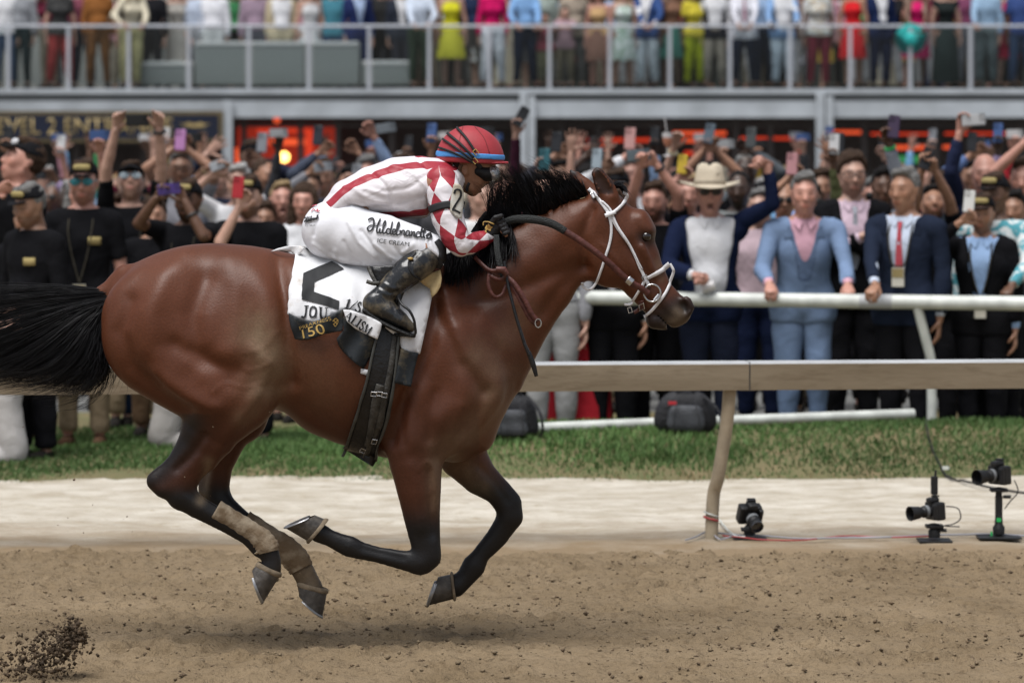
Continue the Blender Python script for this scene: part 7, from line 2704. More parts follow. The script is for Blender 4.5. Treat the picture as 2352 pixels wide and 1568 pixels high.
person(1212, 395, 288, "person in maroon sleeve thrusting a black phone overhead by the column", skin='fair', hair='short', hairc='brown', outfit='shirt', c=((.045, .012, .024), BLKT), hl=(1186, 302, -.2), hpl='grip', group=GA, pole=((.5, -.3, 0), None))
phone(1197, 268, depth_of(288) - .27, 32, (.012, .012, .013), "black phone thrust overhead beside the middle column", size=1.1)
person(1160, 410, 328, "shouting person with a white collar behind the mane", skin='pink', head='shout', hair='recede', hairc='brown', outfit='suit', c=((.10, .10, .12), BLKT), shirt=WHITE, yaw=6, group=GB_)
person(1105, 415, 330, "person in pale sweater half hidden by the riders hands", skin='fair', head='plain', hair='short', hairc='grey', outfit='shirt', c=((.6, .6, .6), BLKT), yaw=20, group=GB_)
person(1288, 372, 288, "person holding up a black phone left of the far ear", skin='tan', hair='short', hairc='black', outfit='shirt', c=((.04, .04, .05), BLKT), hl=(1276, 358, -.2), hpl='grip', group=GB_)
phone(1278, 326, depth_of(288) - .27, 6, (.014, .014, .016), "black phone upright above the mane", size=1.1)
person(1250, 398, 302, "person with a dark teal phone above the mane", skin='fair', head='fem', hair='long', hairc='black', fem=1, outfit='tee', c=((.25, .1, .12), BLKT), hr=(1264, 392, -.25), hpr='grip', group=GB_)
phone(1250, 366, depth_of(302) - .3, 2, (.02, .10, .12), "dark teal phone held above the mane", size=1.15)
person(1345, 385, 284, "dark skinned person with gold earrings raising an open hand", skin='dark', head='fem', hair='long', hairc='black', fem=1, outfit='dress', c=((.3, .05, .06), (.3, .05, .06)), hl=(1346, 358, -.2), hpl='open', group=GB_)
person(1392, 392, 297, "person with a pale blue phone beside the near ear", skin='olive', hair='short', hairc='black', outfit='shirt', c=((.5, .5, .52), BLKT), hl=(1374, 392, -.2), hpl='grip', group=GB_)
phone(1371, 364, depth_of(297) - .26, 4, (.30, .36, .40), "pale blue phone just left of the near ear", size=1.05)
person(1416, 388, 321, "person in dark cap and tan jacket right behind the horses ears", yaw=-10, skin='tan', head='plain', cap=1, caplogo=None, outfit='shirt', c=((.36, .30, .22), BLKT), group=GB_)
person(1450, 366, 288, "person with white hair raising a pink phone", skin='pink', hair='short', hairc='white', outfit='shirt', c=((.6, .6, .62), BLKT), hl=(1438, 360, -.2), hpl='grip', group=GB_)
phone(1447, 318, depth_of(288) - .27, 4, (.5, .27, .25), "rose pink phone held high right of the ears", size=1.15)
person(1504, 425, 330, "bearded person in black shirt with sunglasses on his head and one arm raised", skin='pink', head='beard', hair='short', hairc='brown', outfit='tee', c=(BLK, BLKT), hr=(1508, 378, -.25), hpr='pinch', hl=(1470, 382, -.3), hpl='pinch', yaw=-12, group=GB_, watch=(1, (.012, .012, .012), .86), pole=(None, (1, -.2, .2)))
phone(1467, 356, depth_of(330) - .34, 84, (.10, .13, .15), "dark slate phone held sideways in two hands above the horses forehead", size=1.1)
person(1555, 402, 299, "person behind the hat holding a cocktail glass and wearing a cream bracelet", skin='fair', head='fem', hair='long', hairc='black', fem=1, outfit='tee', c=((.05, .012, .02), BLKT), hl=(1549, 336, -.22), hpl='grip', watch=(0, (.55, .48, .3), .82), group=GB_, yaw=-5)
person(1580, 408, 314, "person filming with a yellow phone beside the hat", skin='pink', hair='short', hairc='blond', outfit='shirt', c=((.02, .02, .025), BLKT), hl=(1556, 412, -.3), hpl='grip', group=GB_)
phone(1567, 377, depth_of(314) - .36, 6, (.52, .36, .03), "yellow phone held up left of the pale hat", size=.95)

# right: the people leaning on the white rail
person(1630, 376, 336, "person in navy suit and white shirt with a wide brimmed pale hat giving thumbs up", skin='pink', head='open', hair='short', hairc='brown', hat=(.52, .45, .35), glasses=(.02, .012, .01), outfit='jacket', c=(NAVY, (.014, .018, .035)), shirt=WHITE, belly=.5, hr=(1762, 376, -.18), hpr='thumb', hl=(1598, 634, -.34), hpl='fist', group=GB_, shoulders=.205, pole=(None, (.6, -.2, -1)))
person(1844, 404, 336, "grey haired person in light blue three piece suit and pink shirt leaning on the rail", skin='pink', hair='short', hairc='grey', head='plain', outfit='suit', c=(LBLUE, LBLUE), shirt=(.62, .36, .44), vest=(.145, .205, .33), hl=(1768, 654, -.46), hr=(1948, 656, -.50), hpl='rail', hpr='rail', lean=.1, group=GB_, shoulders=.215, pole=((-.3, 1, -.2), (.3, 1, -.2)), shoec=(.1, .05, .03))  # waistcoat darker than the suit, shading put into its colour
person(1957, 360, 326, "person with glasses and short beard in black suit with arms folded", skin='fair', head='stubble', hair='full', hairc='brown', glasses='clear', outfit='suit', c=(BLK, BLKT), shirt=(.60, .46, .54), tie=(.34, .36, .40), hl=(1985, 540, -.22), hr=(1935, 555, -.22), hpl='relax', hpr='relax', yaw=4, group=GB_, pole=((-1, .1, -.8), (1, .1, -.8)))
person(2080, 394, 343, "grey haired person in navy suit with red tie and lanyard looking left", yaw=-24, face_yaw=-10, skin='tan', head='plain', hair='short', hairc='grey', outfit='suit', c=((.014, .02, .038), BLKT), shirt=(.52, .58, .70), tie=(.42, .07, .09), lanyard=1.12, hl=(2010, 656, -.40), hpl='rail', group=GB_, shoulders=.215)
person(2256, 445, 341, "person in black suit and gold badged cap filming with a white phone", yaw=-12, skin='tan', head='stubble', cap=1, outfit='suit', c=(BLK, BLKT), shirt=(.30, .44, .68), lanyard=1.0, hl=(2210, 508, -.30), hpl='grip', group=GB_, pole=((-1, 0, -.6), None))
phone(2226, 462, depth_of(341) - .36, 6, (.58, .58, .56), "white phone held up by the person in black suit and cap")
person(2286, 398, 338, "person in aqua print shirt and black cap at the right end of the rail", yaw=-30, skin='brown', head='plain', cap=1, outfit='shirt', print_=True, c=((.07, .30, .36), BLKT), hr=(2322, 658, -.50), hpr='rail', belly=.6, group=GB_, shoulders=.21)
person(2144, 434, 326, "person in dark shirt looking up with both arms raised around a phone", pitch=24, skin='tan', head='goatee', hair='short', hairc='black', outfit='tee', c=(BLK, BLKT), hl=(2118, 384, -.28), hr=(2148, 392, -.28), hpl='pinch', hpr='pinch', group=GB_, pole=((-.2, .2, -1), (1, .0, -.5)))
phone(2128, 365, depth_of(326) - .34, 20, (.014, .014, .016), "black phone in two raised hands behind the red tie", size=1.05)
person(2262, 360, 315, "bald person with sunglasses pushed up and blue shirt behind the gold caps", skin='pink', hair=None, outfit='suit', c=((.02, .026, .06), BLKT), shirt=(.45, .52, .7), hl=(2205, 302, -.2), hpl='grip', group=GB_, yaw=-6, pole=((-.5, -.3, -1), None))
phone(2236, 275, depth_of(315) - .26, 86, (.55, .56, .57), "white phone held sideways highest at the right", size=1.15)
person(2030, 392, 308, "person in grey sleeve with a green wristband holding a purple black phone high", skin='brown', hair='short', hairc='black', outfit='shirt', c=((.28, .30, .34), BLKT), hr=(2042, 330, -.2), hpr='grip', watch=(1, (.03, .5, .12), .88), group=GB_, pole=(None, (.2, -.2, -1)))
phone(2053, 291, depth_of(308) - .27, 6, (.05, .03, .065), "purple black phone held high above the grey sleeve", size=1.15)
person(1800, 425, 308, "person in pale pink shirt raising a rose phone behind the light blue suit", skin='tan', hair=None, glasses=(.02, .02, .02), outfit='shirt', sleeve=.7, c=((.55, .42, .46), BLKT), hl=(1812, 408, -.25), hpl='grip', group=GB_, pole=((-1, .2, -1), None))
phone(1819, 376, depth_of(308) - .31, 3, (.45, .22, .23), "rose phone held up left of the grey haired light blue suit", size=1.1)
person(1885, 395, 295, "person in blue shirt reaching up with a black phone beside the right column", skin='tan', hair='short', hairc='brown', outfit='shirt', sleeve=.7, c=((.25, .34, .6), BLKT), hr=(1915, 358, -.2), hpr='open', group=GB_)
phone(1926, 331, depth_of(295) - .26, 4, (.012, .012, .014), "black phone upright right beside the right column", size=1.2)
person(1697, 400, 299, "balding dark skinned person in grey vest behind the hat", skin='dark', head='beard', hair='recede', hairc='black', outfit='shirt', c=((.16, .17, .17), BLKT), group=GB_, yaw=-10)
person(1712, 358, 277, "dark skinned person raising a dark grey phone left of the thumbs up", skin='dark', hair='recede', hairc='grey', outfit='shirt', c=((.08, .09, .1), BLKT), hr=(1726, 348, -.2), hpr='grip', group=GB_)
phone(1725, 316, depth_of(277) - .27, 3, (.06, .065, .065), "dark grey phone left of the thumbs up hand", size=1.15)
person(1632, 380, 282, "person in black behind the hat filming with two raised hands", skin='tan', hair='short', hairc='black', outfit='tee', c=(BLK, BLKT), hl=(1620, 342, -.2), hr=(1645, 345, -.2), hpl='pinch', hpr='pinch', group=GB_, pole=((-1, 0, -.6), (1, 0, -.6)))
phone(1629, 306, depth_of(282) - .27, 12, (.10, .13, .16), "slate phone held high straight above the hat", size=1.1)
person(2232, 372, 288, "person holding a black phone behind the navy sleeved arm", skin='tan', hair='short', hairc='black', outfit='shirt', c=((.1, .15, .3), BLKT), hl=(2229, 358, -.2), hpl='grip', group=GB_)
phone(2233, 327, depth_of(288) - .26, 4, (.014, .014, .016), "black phone upright below the highest white phone")
person(2352, 372, 321, "person at the right edge with a bare arm raised", skin='pink', hair='short', hairc='brown', outfit='tee', c=((.03, .05, .1), BLKT), hl=(2352, 330, -.15), hpl='fist', yaw=-15, group=GB_)
person(2330, 445, 330, "person in pale blue collar behind the aqua print shirt", skin='tan', hair='short', hairc='black', outfit='suit', c=((.04, .04, .05), BLKT), shirt=(.3, .42, .75), yaw=-20, group=GB_)
person(2005, 415, 301, "person in sunglasses holding a camera behind the black suit", skin='pink', hair='short', hairc='grey', glasses=(.01, .01, .01), outfit='shirt', c=((.33, .28, .24), BLKT), group=GB_)
person(2165, 392, 304, "person in a black cap behind the upturned face", skin='tan', cap=1, caplogo=None, outfit='shirt', c=((.03, .04, .05), BLKT), group=GB_)
person(1745, 440, 319, "person in pale pink shirt between the navy and light blue suits", skin='fair', hair='short', hairc='grey', outfit='shirt', c=((.50, .38, .42), NAVY), yaw=-10, group=GB_)
# people mostly hidden by the horses neck, seen by their legs below the rail
person(1268, 440, 336, "person in pale grey trousers standing behind the horses throat", skin='fair', outfit='shirt', c=((.3, .3, .32), (.30, .30, .30)), group=GB_)
person(1330, 450, 333, "person in a long red dress behind the rail by the horses jaw", skin='fair', head='fem', hair='long', hairc='blond', fem=1, outfit='gown', c=((.38, .02, .03), (.38, .02, .03)), group=GB_)
person(1405, 440, 334, "person in black trousers behind the horses cheek", skin='tan', outfit='suit', c=(BLK, BLKT), shirt=WHITE, group=GB_)
person(1562, 440, 312, "person in black suit between the horses nose and the navy suit", skin='tan', outfit='suit', c=(BLK, BLKT), shirt=WHITE, group=GB_, yaw=10)

# cocktail glass
cg = empty("cocktail_glass", W(1533, 350, depth_of(299) - .3), label="clear stemmed cocktail glass with pink drink and straw held overhead", cat="glass")
M_CLEAR = mat("clear_plastic", (0.62, 0.60, 0.60), 0.15, 0.05, 10, spec=0.6)
M_DRINK = mat("pink_drink", (0.62, 0.26, 0.16), 0.2, 0.1, 10)
MB().lathe([(.001, 0), (.036, .002), (.034, .006), (.006, .012), (.005, .06), (.012, .07)], (0, 0, -.03), 18).build("stem", M_CLEAR, cg, smooth=True)
MB().lathe([(.012, .04), (.032, .07), (.038, .11), (.001, .112)], (0, 0, 0), 18).build("drink", M_DRINK, cg, smooth=True)
MB().lathe([(.0385, .112), (.040, .15), (.0375, .15), (.0365, .113)], (0, 0, 0), 18).build("bowl", M_CLEAR, cg, smooth=True)
MB().tube([Vector((0, 0, .10)), Vector((-.02, 0, .26))], .004, 8).build("straw", M_CLEAR, cg, smooth=True)
cu_ = empty("plastic_cup", W(1612, 652, depth_of(336) - .34), label="clear plastic cup in the lowered hand of the hatted person", cat="cup")
MB().lathe([(.001, 0), (.028, 0), (.036, .09), (.034, .09), (.027, .004)], (0, 0, -.04), 18, Matrix.Rotation(1.2, 3, 'Y')).build("cup_wall", M_CLEAR, cu_, smooth=True)
# ------------------------------------------------------------------ kneeling photographers on the turf
def kneeler(px, gy, label, top_c, leg_c, skin, flip=1, hgt=330):
	y = ground_y(gy)
	root = empty("person", W(px, gy, y), label=label, cat="person", group="spectators on the turf at the left")
	k_ = FPX / (CAM_D + y)

	def E(rows):
		return [(W(px + flip * a, gy - b_, y + yy).x, y + yy, W(px + flip * a, gy - b_, y + yy).z, r / k_, w) for (a, b_, r, yy, w) in rows]
	Bd = Sdf()
	for s_ in (-1, 1):
		Bd.e(E([(-8, 150, 34, s_ * .07, .085), (18, 38, 26, s_ * .09, .065)]), .03)
		Bd.e(E([(18, 24, 21, s_ * .09, .055), (-90, 20, 16, s_ * .09, .045), (-110, 14, 12, s_ * .09, .04)]), .02)
	LV, LF = Bd.mesh(.016, 1)
	Bd.e(E([(-8, 165, 40, 0, .15), (-4, 240, 46, 0, .16), (4, 300, 36, 0, .17)]), .03)
	Bd.e(E([(8, 318, 16, 0, .05), (14, 350, 28, 0, .075), (18, 362, 30, 0, .075)]), .02)
	for s_ in (-1, 1):
		Bd.e(E([(2, 290, 18, s_ * .19, .055), (14, 225, 14, s_ * .24, .045), (58, 262, 11, s_ * .14, .035), (78, 290, 12, s_ * .08, .03)]), .02)
	BV_, BF_ = Bd.mesh(.016, 1)
	me_ = np_mesh("body", BV_, BF_, M_SKIN)
	set_color(me_, "tint", np.ones((len(BV_), 3)))
	under(link("body", me_, color=SKINS[skin]), root)
	NV = vnormals(BV_, BF_)
	pz = px_of(BV_)
	up_ = (gy - pz[:, 1] > 150) & (gy - pz[:, 1] < 312) & ((pz[:, 0] - px) * flip < 50)
	lo2_ = (gy - pz[:, 1] <= 175)
	for nm, kp, of, col in (("shirt", up_, .013, top_c), ("trousers", lo2_, .018, leg_c)):
		us, G = submesh(BV_, BF_, kp)
		P = smooth_rim(BV_[us] + NV[us] * (of + .008 * fbm(BV_[us], 9, 3))[:, None], G)
		under(link(nm, np_mesh(nm, P, G, M_FAB), color=col), root)
	cV, cF = Sdf().e(E([(14, 372, 26, 0, .08)]), .01).mesh(.014, 1)
	under(link("cap", np_mesh("cap", cV, cF, M_FAB), color=BLK), root)
	return root

kneeler(14, 1068, "photographer in white trousers and black top kneeling under the horses tail", BLK, (.50, .48, .47), 'fair')
kneeler(392, 1040, "photographer in pale trousers kneeling behind the horses hind leg", BLK, (.36, .34, .32), 'tan', -1)
person(62, 470, 345, "person in khaki trousers behind the tail", skin='tan', hair='short', hairc='black', outfit='tee', c=(BLK, KHAKI), group=GA)
person(262, 455, 318, "person in blue jeans behind the horses rump", skin='fair', hair='short', hairc='brown', outfit='tee', c=(BLK, (.03, .06, .14)), group=GA)
person(355, 460, 330, "person in brown trousers behind the horses croup", skin='tan', hair='short', hairc='brown', outfit='tee', c=(BLK, (.16, .10, .06)), group=GA)
person(608, 470, 312, "person in tan trousers behind the horses flank", skin='tan', hair='short', hairc='brown', outfit='tee', c=(BLK, (.28, .22, .16)), group=GA)

# ------------------------------------------------------------------ bags on the turf
M_NYLON = mat("black_nylon", (0.014, 0.014, 0.017), 0.6, 0.35, 12.0, 0.5, 70.0)
M_NYLON2 = mat("grey_nylon", (0.05, 0.053, 0.06), 0.55, 0.3, 12.0, 0.5, 90.0)
M_REDTAG = mat("red_tag", (0.45, 0.02, 0.03), 0.6)

def bag(px, gy, wpx, hpx, s, label, lean=0.0):
	y = depth_of(s)
	b0 = W(px, gy, y)
	root = empty("backpack", b0, label=label, cat="bag")
	w_, h_ = wpx / s / 2, hpx / s

	def bl(rows, k=.02):
		S_ = Sdf()
		for r_w in rows:
			S_.c(r_w, k, sc=(1, .62, 1))
		return S_
	S_ = bl([[(-w_ * .62, 0, h_ * .22, w_ * .34), (w_ * .62, 0, h_ * .22, w_ * .34)], [(-w_ * .5, 0, h_ * .55, w_ * .36), (w_ * .5, 0, h_ * .55, w_ * .36)], [(-w_ * .3, 0, h_ * .75, w_ * .28), (w_ * .3, 0, h_ * .75, w_ * .28)]], .05)
	V, F = S_.mesh(.012, 2)
	V[:, 2] = np.maximum(V[:, 2], 0.0)
	link("main_pack", np_mesh("main_pack", V, F, M_NYLON), root)
	S_ = bl([[(-w_ * .35, -.09, h_ * .2, w_ * .24), (w_ * .35, -.09, h_ * .2, w_ * .24)], [(-w_ * .3, -.09, h_ * .5, w_ * .22), (w_ * .3, -.09, h_ * .5, w_ * .22)]], .04)
	V, F = S_.mesh(.010, 2)
	V[:, 2] = np.maximum(V[:, 2], 0.002)
	link("front_pocket", np_mesh("front_pocket", V, F, M_NYLON2), root)
	for q in (-.4, .4):
		MB().tube(cat_rom([(w_ * q, -.19, h_ * .12), (w_ * q * .95, -.205, h_ * .35), (w_ * q * .8, -.18, h_ * .62), (w_ * q * .6, -.08, h_ * .86)], 4), .0035, 6).build("seam_strap", M_NYLON, root, smooth=True)
	MB().tube(cat_rom([(w_ * .55, -.05, h_ * .9), (w_ * .95, -.1, h_ * .6), (w_ * 1.08, -.12, h_ * .25), (w_ * 1.0, -.1, .02)], 5), .014, 8, flat=(1, .5)).build("shoulder_strap", M_NYLON, root, smooth=True)
	MB().tube(cat_rom([(-.06, -.02, h_ * .95), (-.03, -.03, h_ * 1.08), (.03, -.03, h_ * 1.08), (.06, -.02, h_ * .95)], 5), .008, 8).build("grab_handle", M_NYLON, root, smooth=True)
	MB().box((-w_ * .55, -.16, h_ * .70), (-w_ * .30, -.145, h_ * .78)).build("name_tag", M_REDTAG, root, bevel=.003)
	return root

bag(1574, 990, 150, 92, 357, "black camera backpack with a red tag standing on the grass by the rail post")
bag(1176, 1006, 130, 108, 360, "black bag with loose straps half hidden behind the horses chest")

# ------------------------------------------------------------------ remote cameras on the sand
M_CAMB = mat("camera_black", (0.012, 0.012, 0.013), 0.45, 0.25, 30.0, 0.25, 160.0)
M_CAMG = mat("camera_glass", (0.02, 0.022, 0.028), 0.08, 0, 1, spec=0.8)
M_GREENT = mat("green_tape", (0.03, 0.5, 0.12), 0.6)
M_REDL = mat("red_knob", (0.5, 0.03, 0.02), 0.5)
M_GREYC = mat("grey_ring", (0.2, 0.21, 0.22), 0.4)

def remote_camera(px, gy, zc, aim, label, pole=0.0, hood=True, sc=1.0, extra=None):
	y = ground_y(gy)
	root = empty("remote_camera", W(px, gy, y), label=label, cat="camera", group="remote cameras along the rail")
	root.location.z = 0.012
	M = Matrix.Translation((0, 0, zc)) @ Matrix.Rotation(math.radians(aim[0]), 4, 'Z') @ Matrix.Rotation(math.radians(aim[1]), 4, 'X') @ Matrix.Scale(sc, 4)

	def P(mb, nm, m, smooth=False, bevel=0.0):
		mb.v = [tuple(M @ Vector(v)) for v in mb.v]
		return mb.build(nm, m, root, smooth=smooth, bevel=bevel)
	# camera points along -Y of its own frame
	P(MB().box((-.078, -.03, -.075), (.078, .045, .052)), "body", M_CAMB, bevel=.012)
	P(MB().box((.045, -.055, -.07), (.080, -.02, .045)), "grip", M_CAMB, bevel=.012)
	P(MB().box((-.034, -.05, .045), (.034, .03, .085)), "prism", M_CAMB, bevel=.014)
	ry = Matrix.Rotation(math.pi / 2, 3, 'X')
	P(MB().lathe([(.036, .03), (.040, .04), (.040, .10), (.036, .105), (.036, .12), (.043, .13), (.043, .155)], (0, 0, -.008), 22, ry), "lens", M_CAMB, True)
	P(MB().lathe([(.043, .150), (.0425, .166), (.037, .166), (.036, .14), (.0005, .132)], (0, 0, -.008), 22, ry), "lens_front", M_CAMG, True)
	P(MB().lathe([(.0436, .060), (.0436, .084)], (0, 0, -.008), 22, ry), "focus_ring", M_GREYC, True)
	if hood:
		hv = MB().lathe([(.044, .145), (.052, .205), (.049, .205), (.041, .148)], (0, 0, -.008), 22, ry)
		P(hv, "lens_hood", M_CAMB, True)
	P(MB().box((-.028, .0, .085), (.028, .03, .096)), "hot_shoe", M_CAMB)
	# head, stem and floor plate in the upright frame
	MB().lathe([(.001, .02), (.030, .02), (.032, .055), (.022, .07), (.016, zc * .55), (.018, max(.08, zc - .085)), (.03, max(.085, zc - .075)), (.001, max(.086, zc - .07))], (0, 0, 0), 16).build("ball_head" if pole == 0 else "stem", M_CAMB, root, smooth=True)
	MB().box((-.045, -.04, zc - .095), (.045, .04, zc - .078)).build("quick_plate", M_CAMB, root, bevel=.004)
	MB().tube([Vector((.02, -.02, max(.06, zc - .12))), Vector((.06, -.03, max(.06, zc - .12)))], .009, 8).build("knob", M_REDL if extra == 'red' else M_CAMB, root, smooth=True)
	pw = .11 if pole else .085
	MB().box((-pw, -.09, 0), (pw, .09, .010)).build("floor_plate", M_CAMB, root, bevel=.003)
	return root

c1 = remote_camera(1722, 1242, .135, (18, 28), "small remote camera tilted upward beside the rail post", hood=False, sc=.78, extra='red')
c2 = remote_camera(2146, 1248, .165, (-62, 4), "remote camera with hood and radio trigger pointing left", sc=.74)
Mt = Matrix.Translation((0, 0, .165))
MB().box((-.018, -.012, .24), (.018, .014, .335)).build("radio_trigger", M_CAMB, c2, bevel=.006)
MB().tube([Vector((.005, 0, .33)), Vector((.008, 0, .365))], .006, 8).build("antenna", M_CAMB, c2, smooth=True)
MB().tube(cat_rom([(.06, .0, .18), (.12, 0, .17), (.135, 0, .12), (.10, 0, .09), (.05, 0, .08), (.13, 0, .075)], 5), .0035, 6).build("cable", M_CAMB, c2, smooth=True)
c3 = remote_camera(2294, 1240, .335, (-52, 3), "remote camera with green tape on a tall black pole at the right", pole=1, sc=.78)
MB().box((-.018, -.018, .012), (.018, .018, .22)).build("pole", M_CAMB, c3, bevel=.004)
MB().box((-.014, -.024, .085), (.010, -.0185, .105)).build("tape_flag", M_GREENT, c3)
MB().box((-.045, -.02, .012), (-.035, -.012, .035)).build("tape_flag", M_GREENT, c3)
MB().tube(cat_rom([(.08, 0, .30), (.1, 0, .24), (.06, 0, .19), (.03, 0, .15)], 5), .003, 6).build("cable", M_CAMB, c3, smooth=True)
M_CAB = mat("grey_cable", (0.32, 0.32, 0.35), 0.6, 0.3, 4)

def ground_line(pts, r, m, label, wig=0.01, zz=None, seed=0, lift=0.03):
	rr = np.random.default_rng(seed)
	P = []
	for (px, py) in pts:
		p = W(px, py, ground_y(py))
		P.append((p.x, p.y + rr.uniform(-wig, wig), (lift if zz is None else zz) + rr.uniform(0, .006)))
	Q = cat_rom(P, 5)
	if zz is None:
		Q[:, 2] = np.maximum(np.where(Q[:, 1] > Y_GRASS - .3, turf_z(Q[:, :2]), sand_z(Q[:, :2])), Q[:, 2] * 0) + r + .004
	MB().tube(Q, r, 6).build("cable", m, None, smooth=True, label=label, cat="cable")

ground_line([(1640, 1236), (1700, 1240), (1780, 1246), (1880, 1248), (1980, 1246), (2080, 1244), (2180, 1240), (2270, 1238), (2420, 1240)], .0055, M_CAB, "grey cable running along the sand between the remote cameras")
ground_line([(1660, 1240), (1740, 1250), (1850, 1249), (1950, 1243), (2060, 1245), (2150, 1243)], .004, M_REDTAPE, "thin red cable beside the grey one on the sand", seed=3)
ground_line([(1652, 1200), (1668, 1225), (1690, 1243), (1712, 1246)], .005, M_WHITE, "loose white cable from the rail post to the small camera", seed=4)
ground_line([(1575, 1252), (1600, 1244), (1630, 1232), (1655, 1250), (1690, 1238)], .0045, M_CAB, "tangled grey cable lying at the foot of the rail post", seed=5)
ground_line([(2122, 1010), (2128, 1050), (2134, 1068), (2165, 1092), (2210, 1112), (2280, 1130), (2400, 1152)], .008, M_CAMB, "black cable crossing from the grass to the sand at right", seed=6)
MB().box((-.02, -.01, 0), (.02, .01, .02)).build("cable_plug", M_WHITE, None, bevel=.003, label="white plug on the black cable at the edge of the grass", cat="plug").location = W(2172, 1095, ground_y(1095)) + Vector((0, 0, .045))

# ------------------------------------------------------------------ spectators on the viewing deck
GD = "spectators on the viewing deck"

def deck(px, label, outfit, top, bot, skin='fair', hair='short', hairc='brown', fem=0, Ht=1.74, dy=.38, **kw):
	y = YD + dy
	s = FPX / (CAM_D + y)
	q = (px * 37) % 101 / 101
	kw.setdefault('yaw', 50 * q - 25)
	kw.setdefault('belly', max(0, q * 1.6 - .6) * (1 - fem))
	kw.setdefault('legspread', .07 * ((px * 13) % 7) / 7)
	return person(px, 0, s, label, skin=skin, hair=hair, hairc=hairc, fem=fem, outfit=outfit, c=(top, bot), Ht=Ht, z0=DZ, base_y=y, vox=.031, low=True, group=GD, **kw)

RL = lambda px, py=58: (px, py, -.40)
D_ = []
D_.append(deck(12, "deck spectator in white top and blue jeans at the far left", 'tee', WHITE, (.06, .1, .18)))
D_.append(deck(48, "deck spectator in grey shirt and dark teal trousers left of the red trousers", 'shirt', (.26, .27, .29), (.015, .03, .035), yaw=-10))
D_.append(deck(138, "deck spectator in dark top and wide red trousers", 'tee', (.05, .05, .05), (.38, .05, .05), fem=1, hair='long', legspread=.06, yaw=15))
D_.append(deck(192, "deck spectator in maroon shirt and dark trousers behind the post", 'shirt', (.2, .06, .09), (.02, .025, .05), dy=.8))
D_.append(deck(226, "deck spectator in rust brown jumpsuit", 'shirt', (.25, .10, .03), (.2, .085, .03), skin='brown', hairc='black'))
D_.append(deck(300, "deck spectator in cream blouse and pale yellow trousers leaning on the rail", 'shirt', (.66, .6, .46), (.58, .52, .27), fem=1, hair='long', hairc='blond', hl=RL(282), hr=RL(330), lean=.12))
D_.append(deck(350, "deck spectator in black jacket beside the cream blouse", 'shirt', (.015, .015, .018), (.015, .015, .018), dy=1.0))
D_.append(deck(408, "deck spectator in beige grey dress by the low ottoman", 'gown', (.36, .34, .31), (.36, .33, .3), fem=1, hair='long', dy=1.3))
D_.append(deck(440, "deck spectator in pale blue shirt left of the long sofa", 'shirt', (.5, .56, .68), (.3, .3, .32), dy=1.35))
D_.append(deck(490, "deck spectator in bright white shirt seated behind the sofa", 'shirt', (.74, .74, .78), (.6, .6, .6), dy=1.3))
D_.append(deck(586, "deck spectator in mauve shirt behind the sofa", 'shirt', (.30, .22, .28), (.1, .1, .12), dy=1.35))
D_.append(deck(646, "deck spectator in cream jacket over white shirt behind the sofa", 'jacket', (.52, .44, .30), (.5, .42, .3), shirt=WHITE, dy=1.35))
D_.append(deck(712, "deck spectator in pale grey dress behind the sofa", 'dress', (.55, .55, .56), (.55, .55, .56), fem=1, hair='long', dy=1.35))
D_.append(deck(768, "deck spectator in teal top behind the right end of the sofa", 'tee', (.06, .2, .26), (.05, .1, .2), dy=1.4))
D_.append(deck(822, "deck spectator in navy suit at the right end of the sofa", 'suit', (.02, .03, .1), (.02, .03, .08), shirt=(.4, .5, .7), dy=.9, yaw=20))
D_.append(deck(880, "deck spectator in black jacket above the right ottoman", 'jacket', BLK, BLK, shirt=(.03, .03, .03), dy=1.3))
D_.append(deck(924, "deck spectator in dark suit with white shirt above the right ottoman", 'suit', (.03, .035, .05), (.03, .03, .04), shirt=WHITE, dy=1.2))
D_.append(deck(964, "deck spectator in very pale blue shirt leaning on the rail left of the yellow dress", 'shirt', (.52, .58, .68), (.04, .06, .04), dy=.45, hr=RL(985), hl=RL(950)))
D_.append(deck(1036, "deck spectator in yellow dress at the glass rail", 'dress', (.62, .58, .03), (.62, .58, .06), fem=1, hair='long'))
D_.append(deck(1086, "deck spectator in navy jacket and taupe trousers right of the yellow dress", 'shirt', (.02, .03, .07), (.16, .14, .13), dy=.6))
D_.append(deck(1132, "deck spectator in hot pink jacket and wide white trousers", 'shirt', (.55, .01, .11), (.70, .72, .78), fem=1, hair='long', hairc='blond', legspread=.05))
D_.append(deck(1206, "deck spectator in light blue shirt and navy trousers", 'shirt', (.20, .36, .62), (.012, .02, .045), hl=RL(1185), hr=RL(1235)))
D_.append(deck(1247, "deck spectator in sage green top behind the two children", 'shirt', (.36, .42, .38), (.2, .2, .2), dy=.9))
D_.append(deck(1253, "child in maroon shirt and khaki shorts at the glass rail", 'tee', (.22, .05, .07), (.2, .19, .12), Ht=1.2, hl=(1240, 66, -.38), hr=(1268, 66, -.38)))
D_.append(deck(1298, "child in mauve shirt and khaki shorts at the glass rail", 'tee', (.34, .22, .25), (.2, .17, .12), Ht=1.3, hl=(1284, 64, -.38), hr=(1312, 64, -.38)))
D_.append(deck(1318, "deck spectator in tan top behind the child in mauve", 'tee', (.36, .3, .24), (.1, .1, .1), dy=1.0))
D_.append(deck(1376, "deck spectator in yellow wrap and rose brown dress", 'dress', (.5, .32, .16), (.24, .13, .10), fem=1, hair='long', skin='pink', Ht=1.62))
D_.append(deck(1432, "deck spectator in mint floral dress", 'dress', (.30, .42, .33), (.30, .42, .33), fem=1, hair='long', hairc='blond', print_=True, Ht=1.66))
D_.append(deck(1488, "deck spectator in blue blazer and white trousers", 'suit', (.04, .08, .22), (.62, .68, .74), shirt=WHITE, hl=RL(1478), hr=RL(1500)))
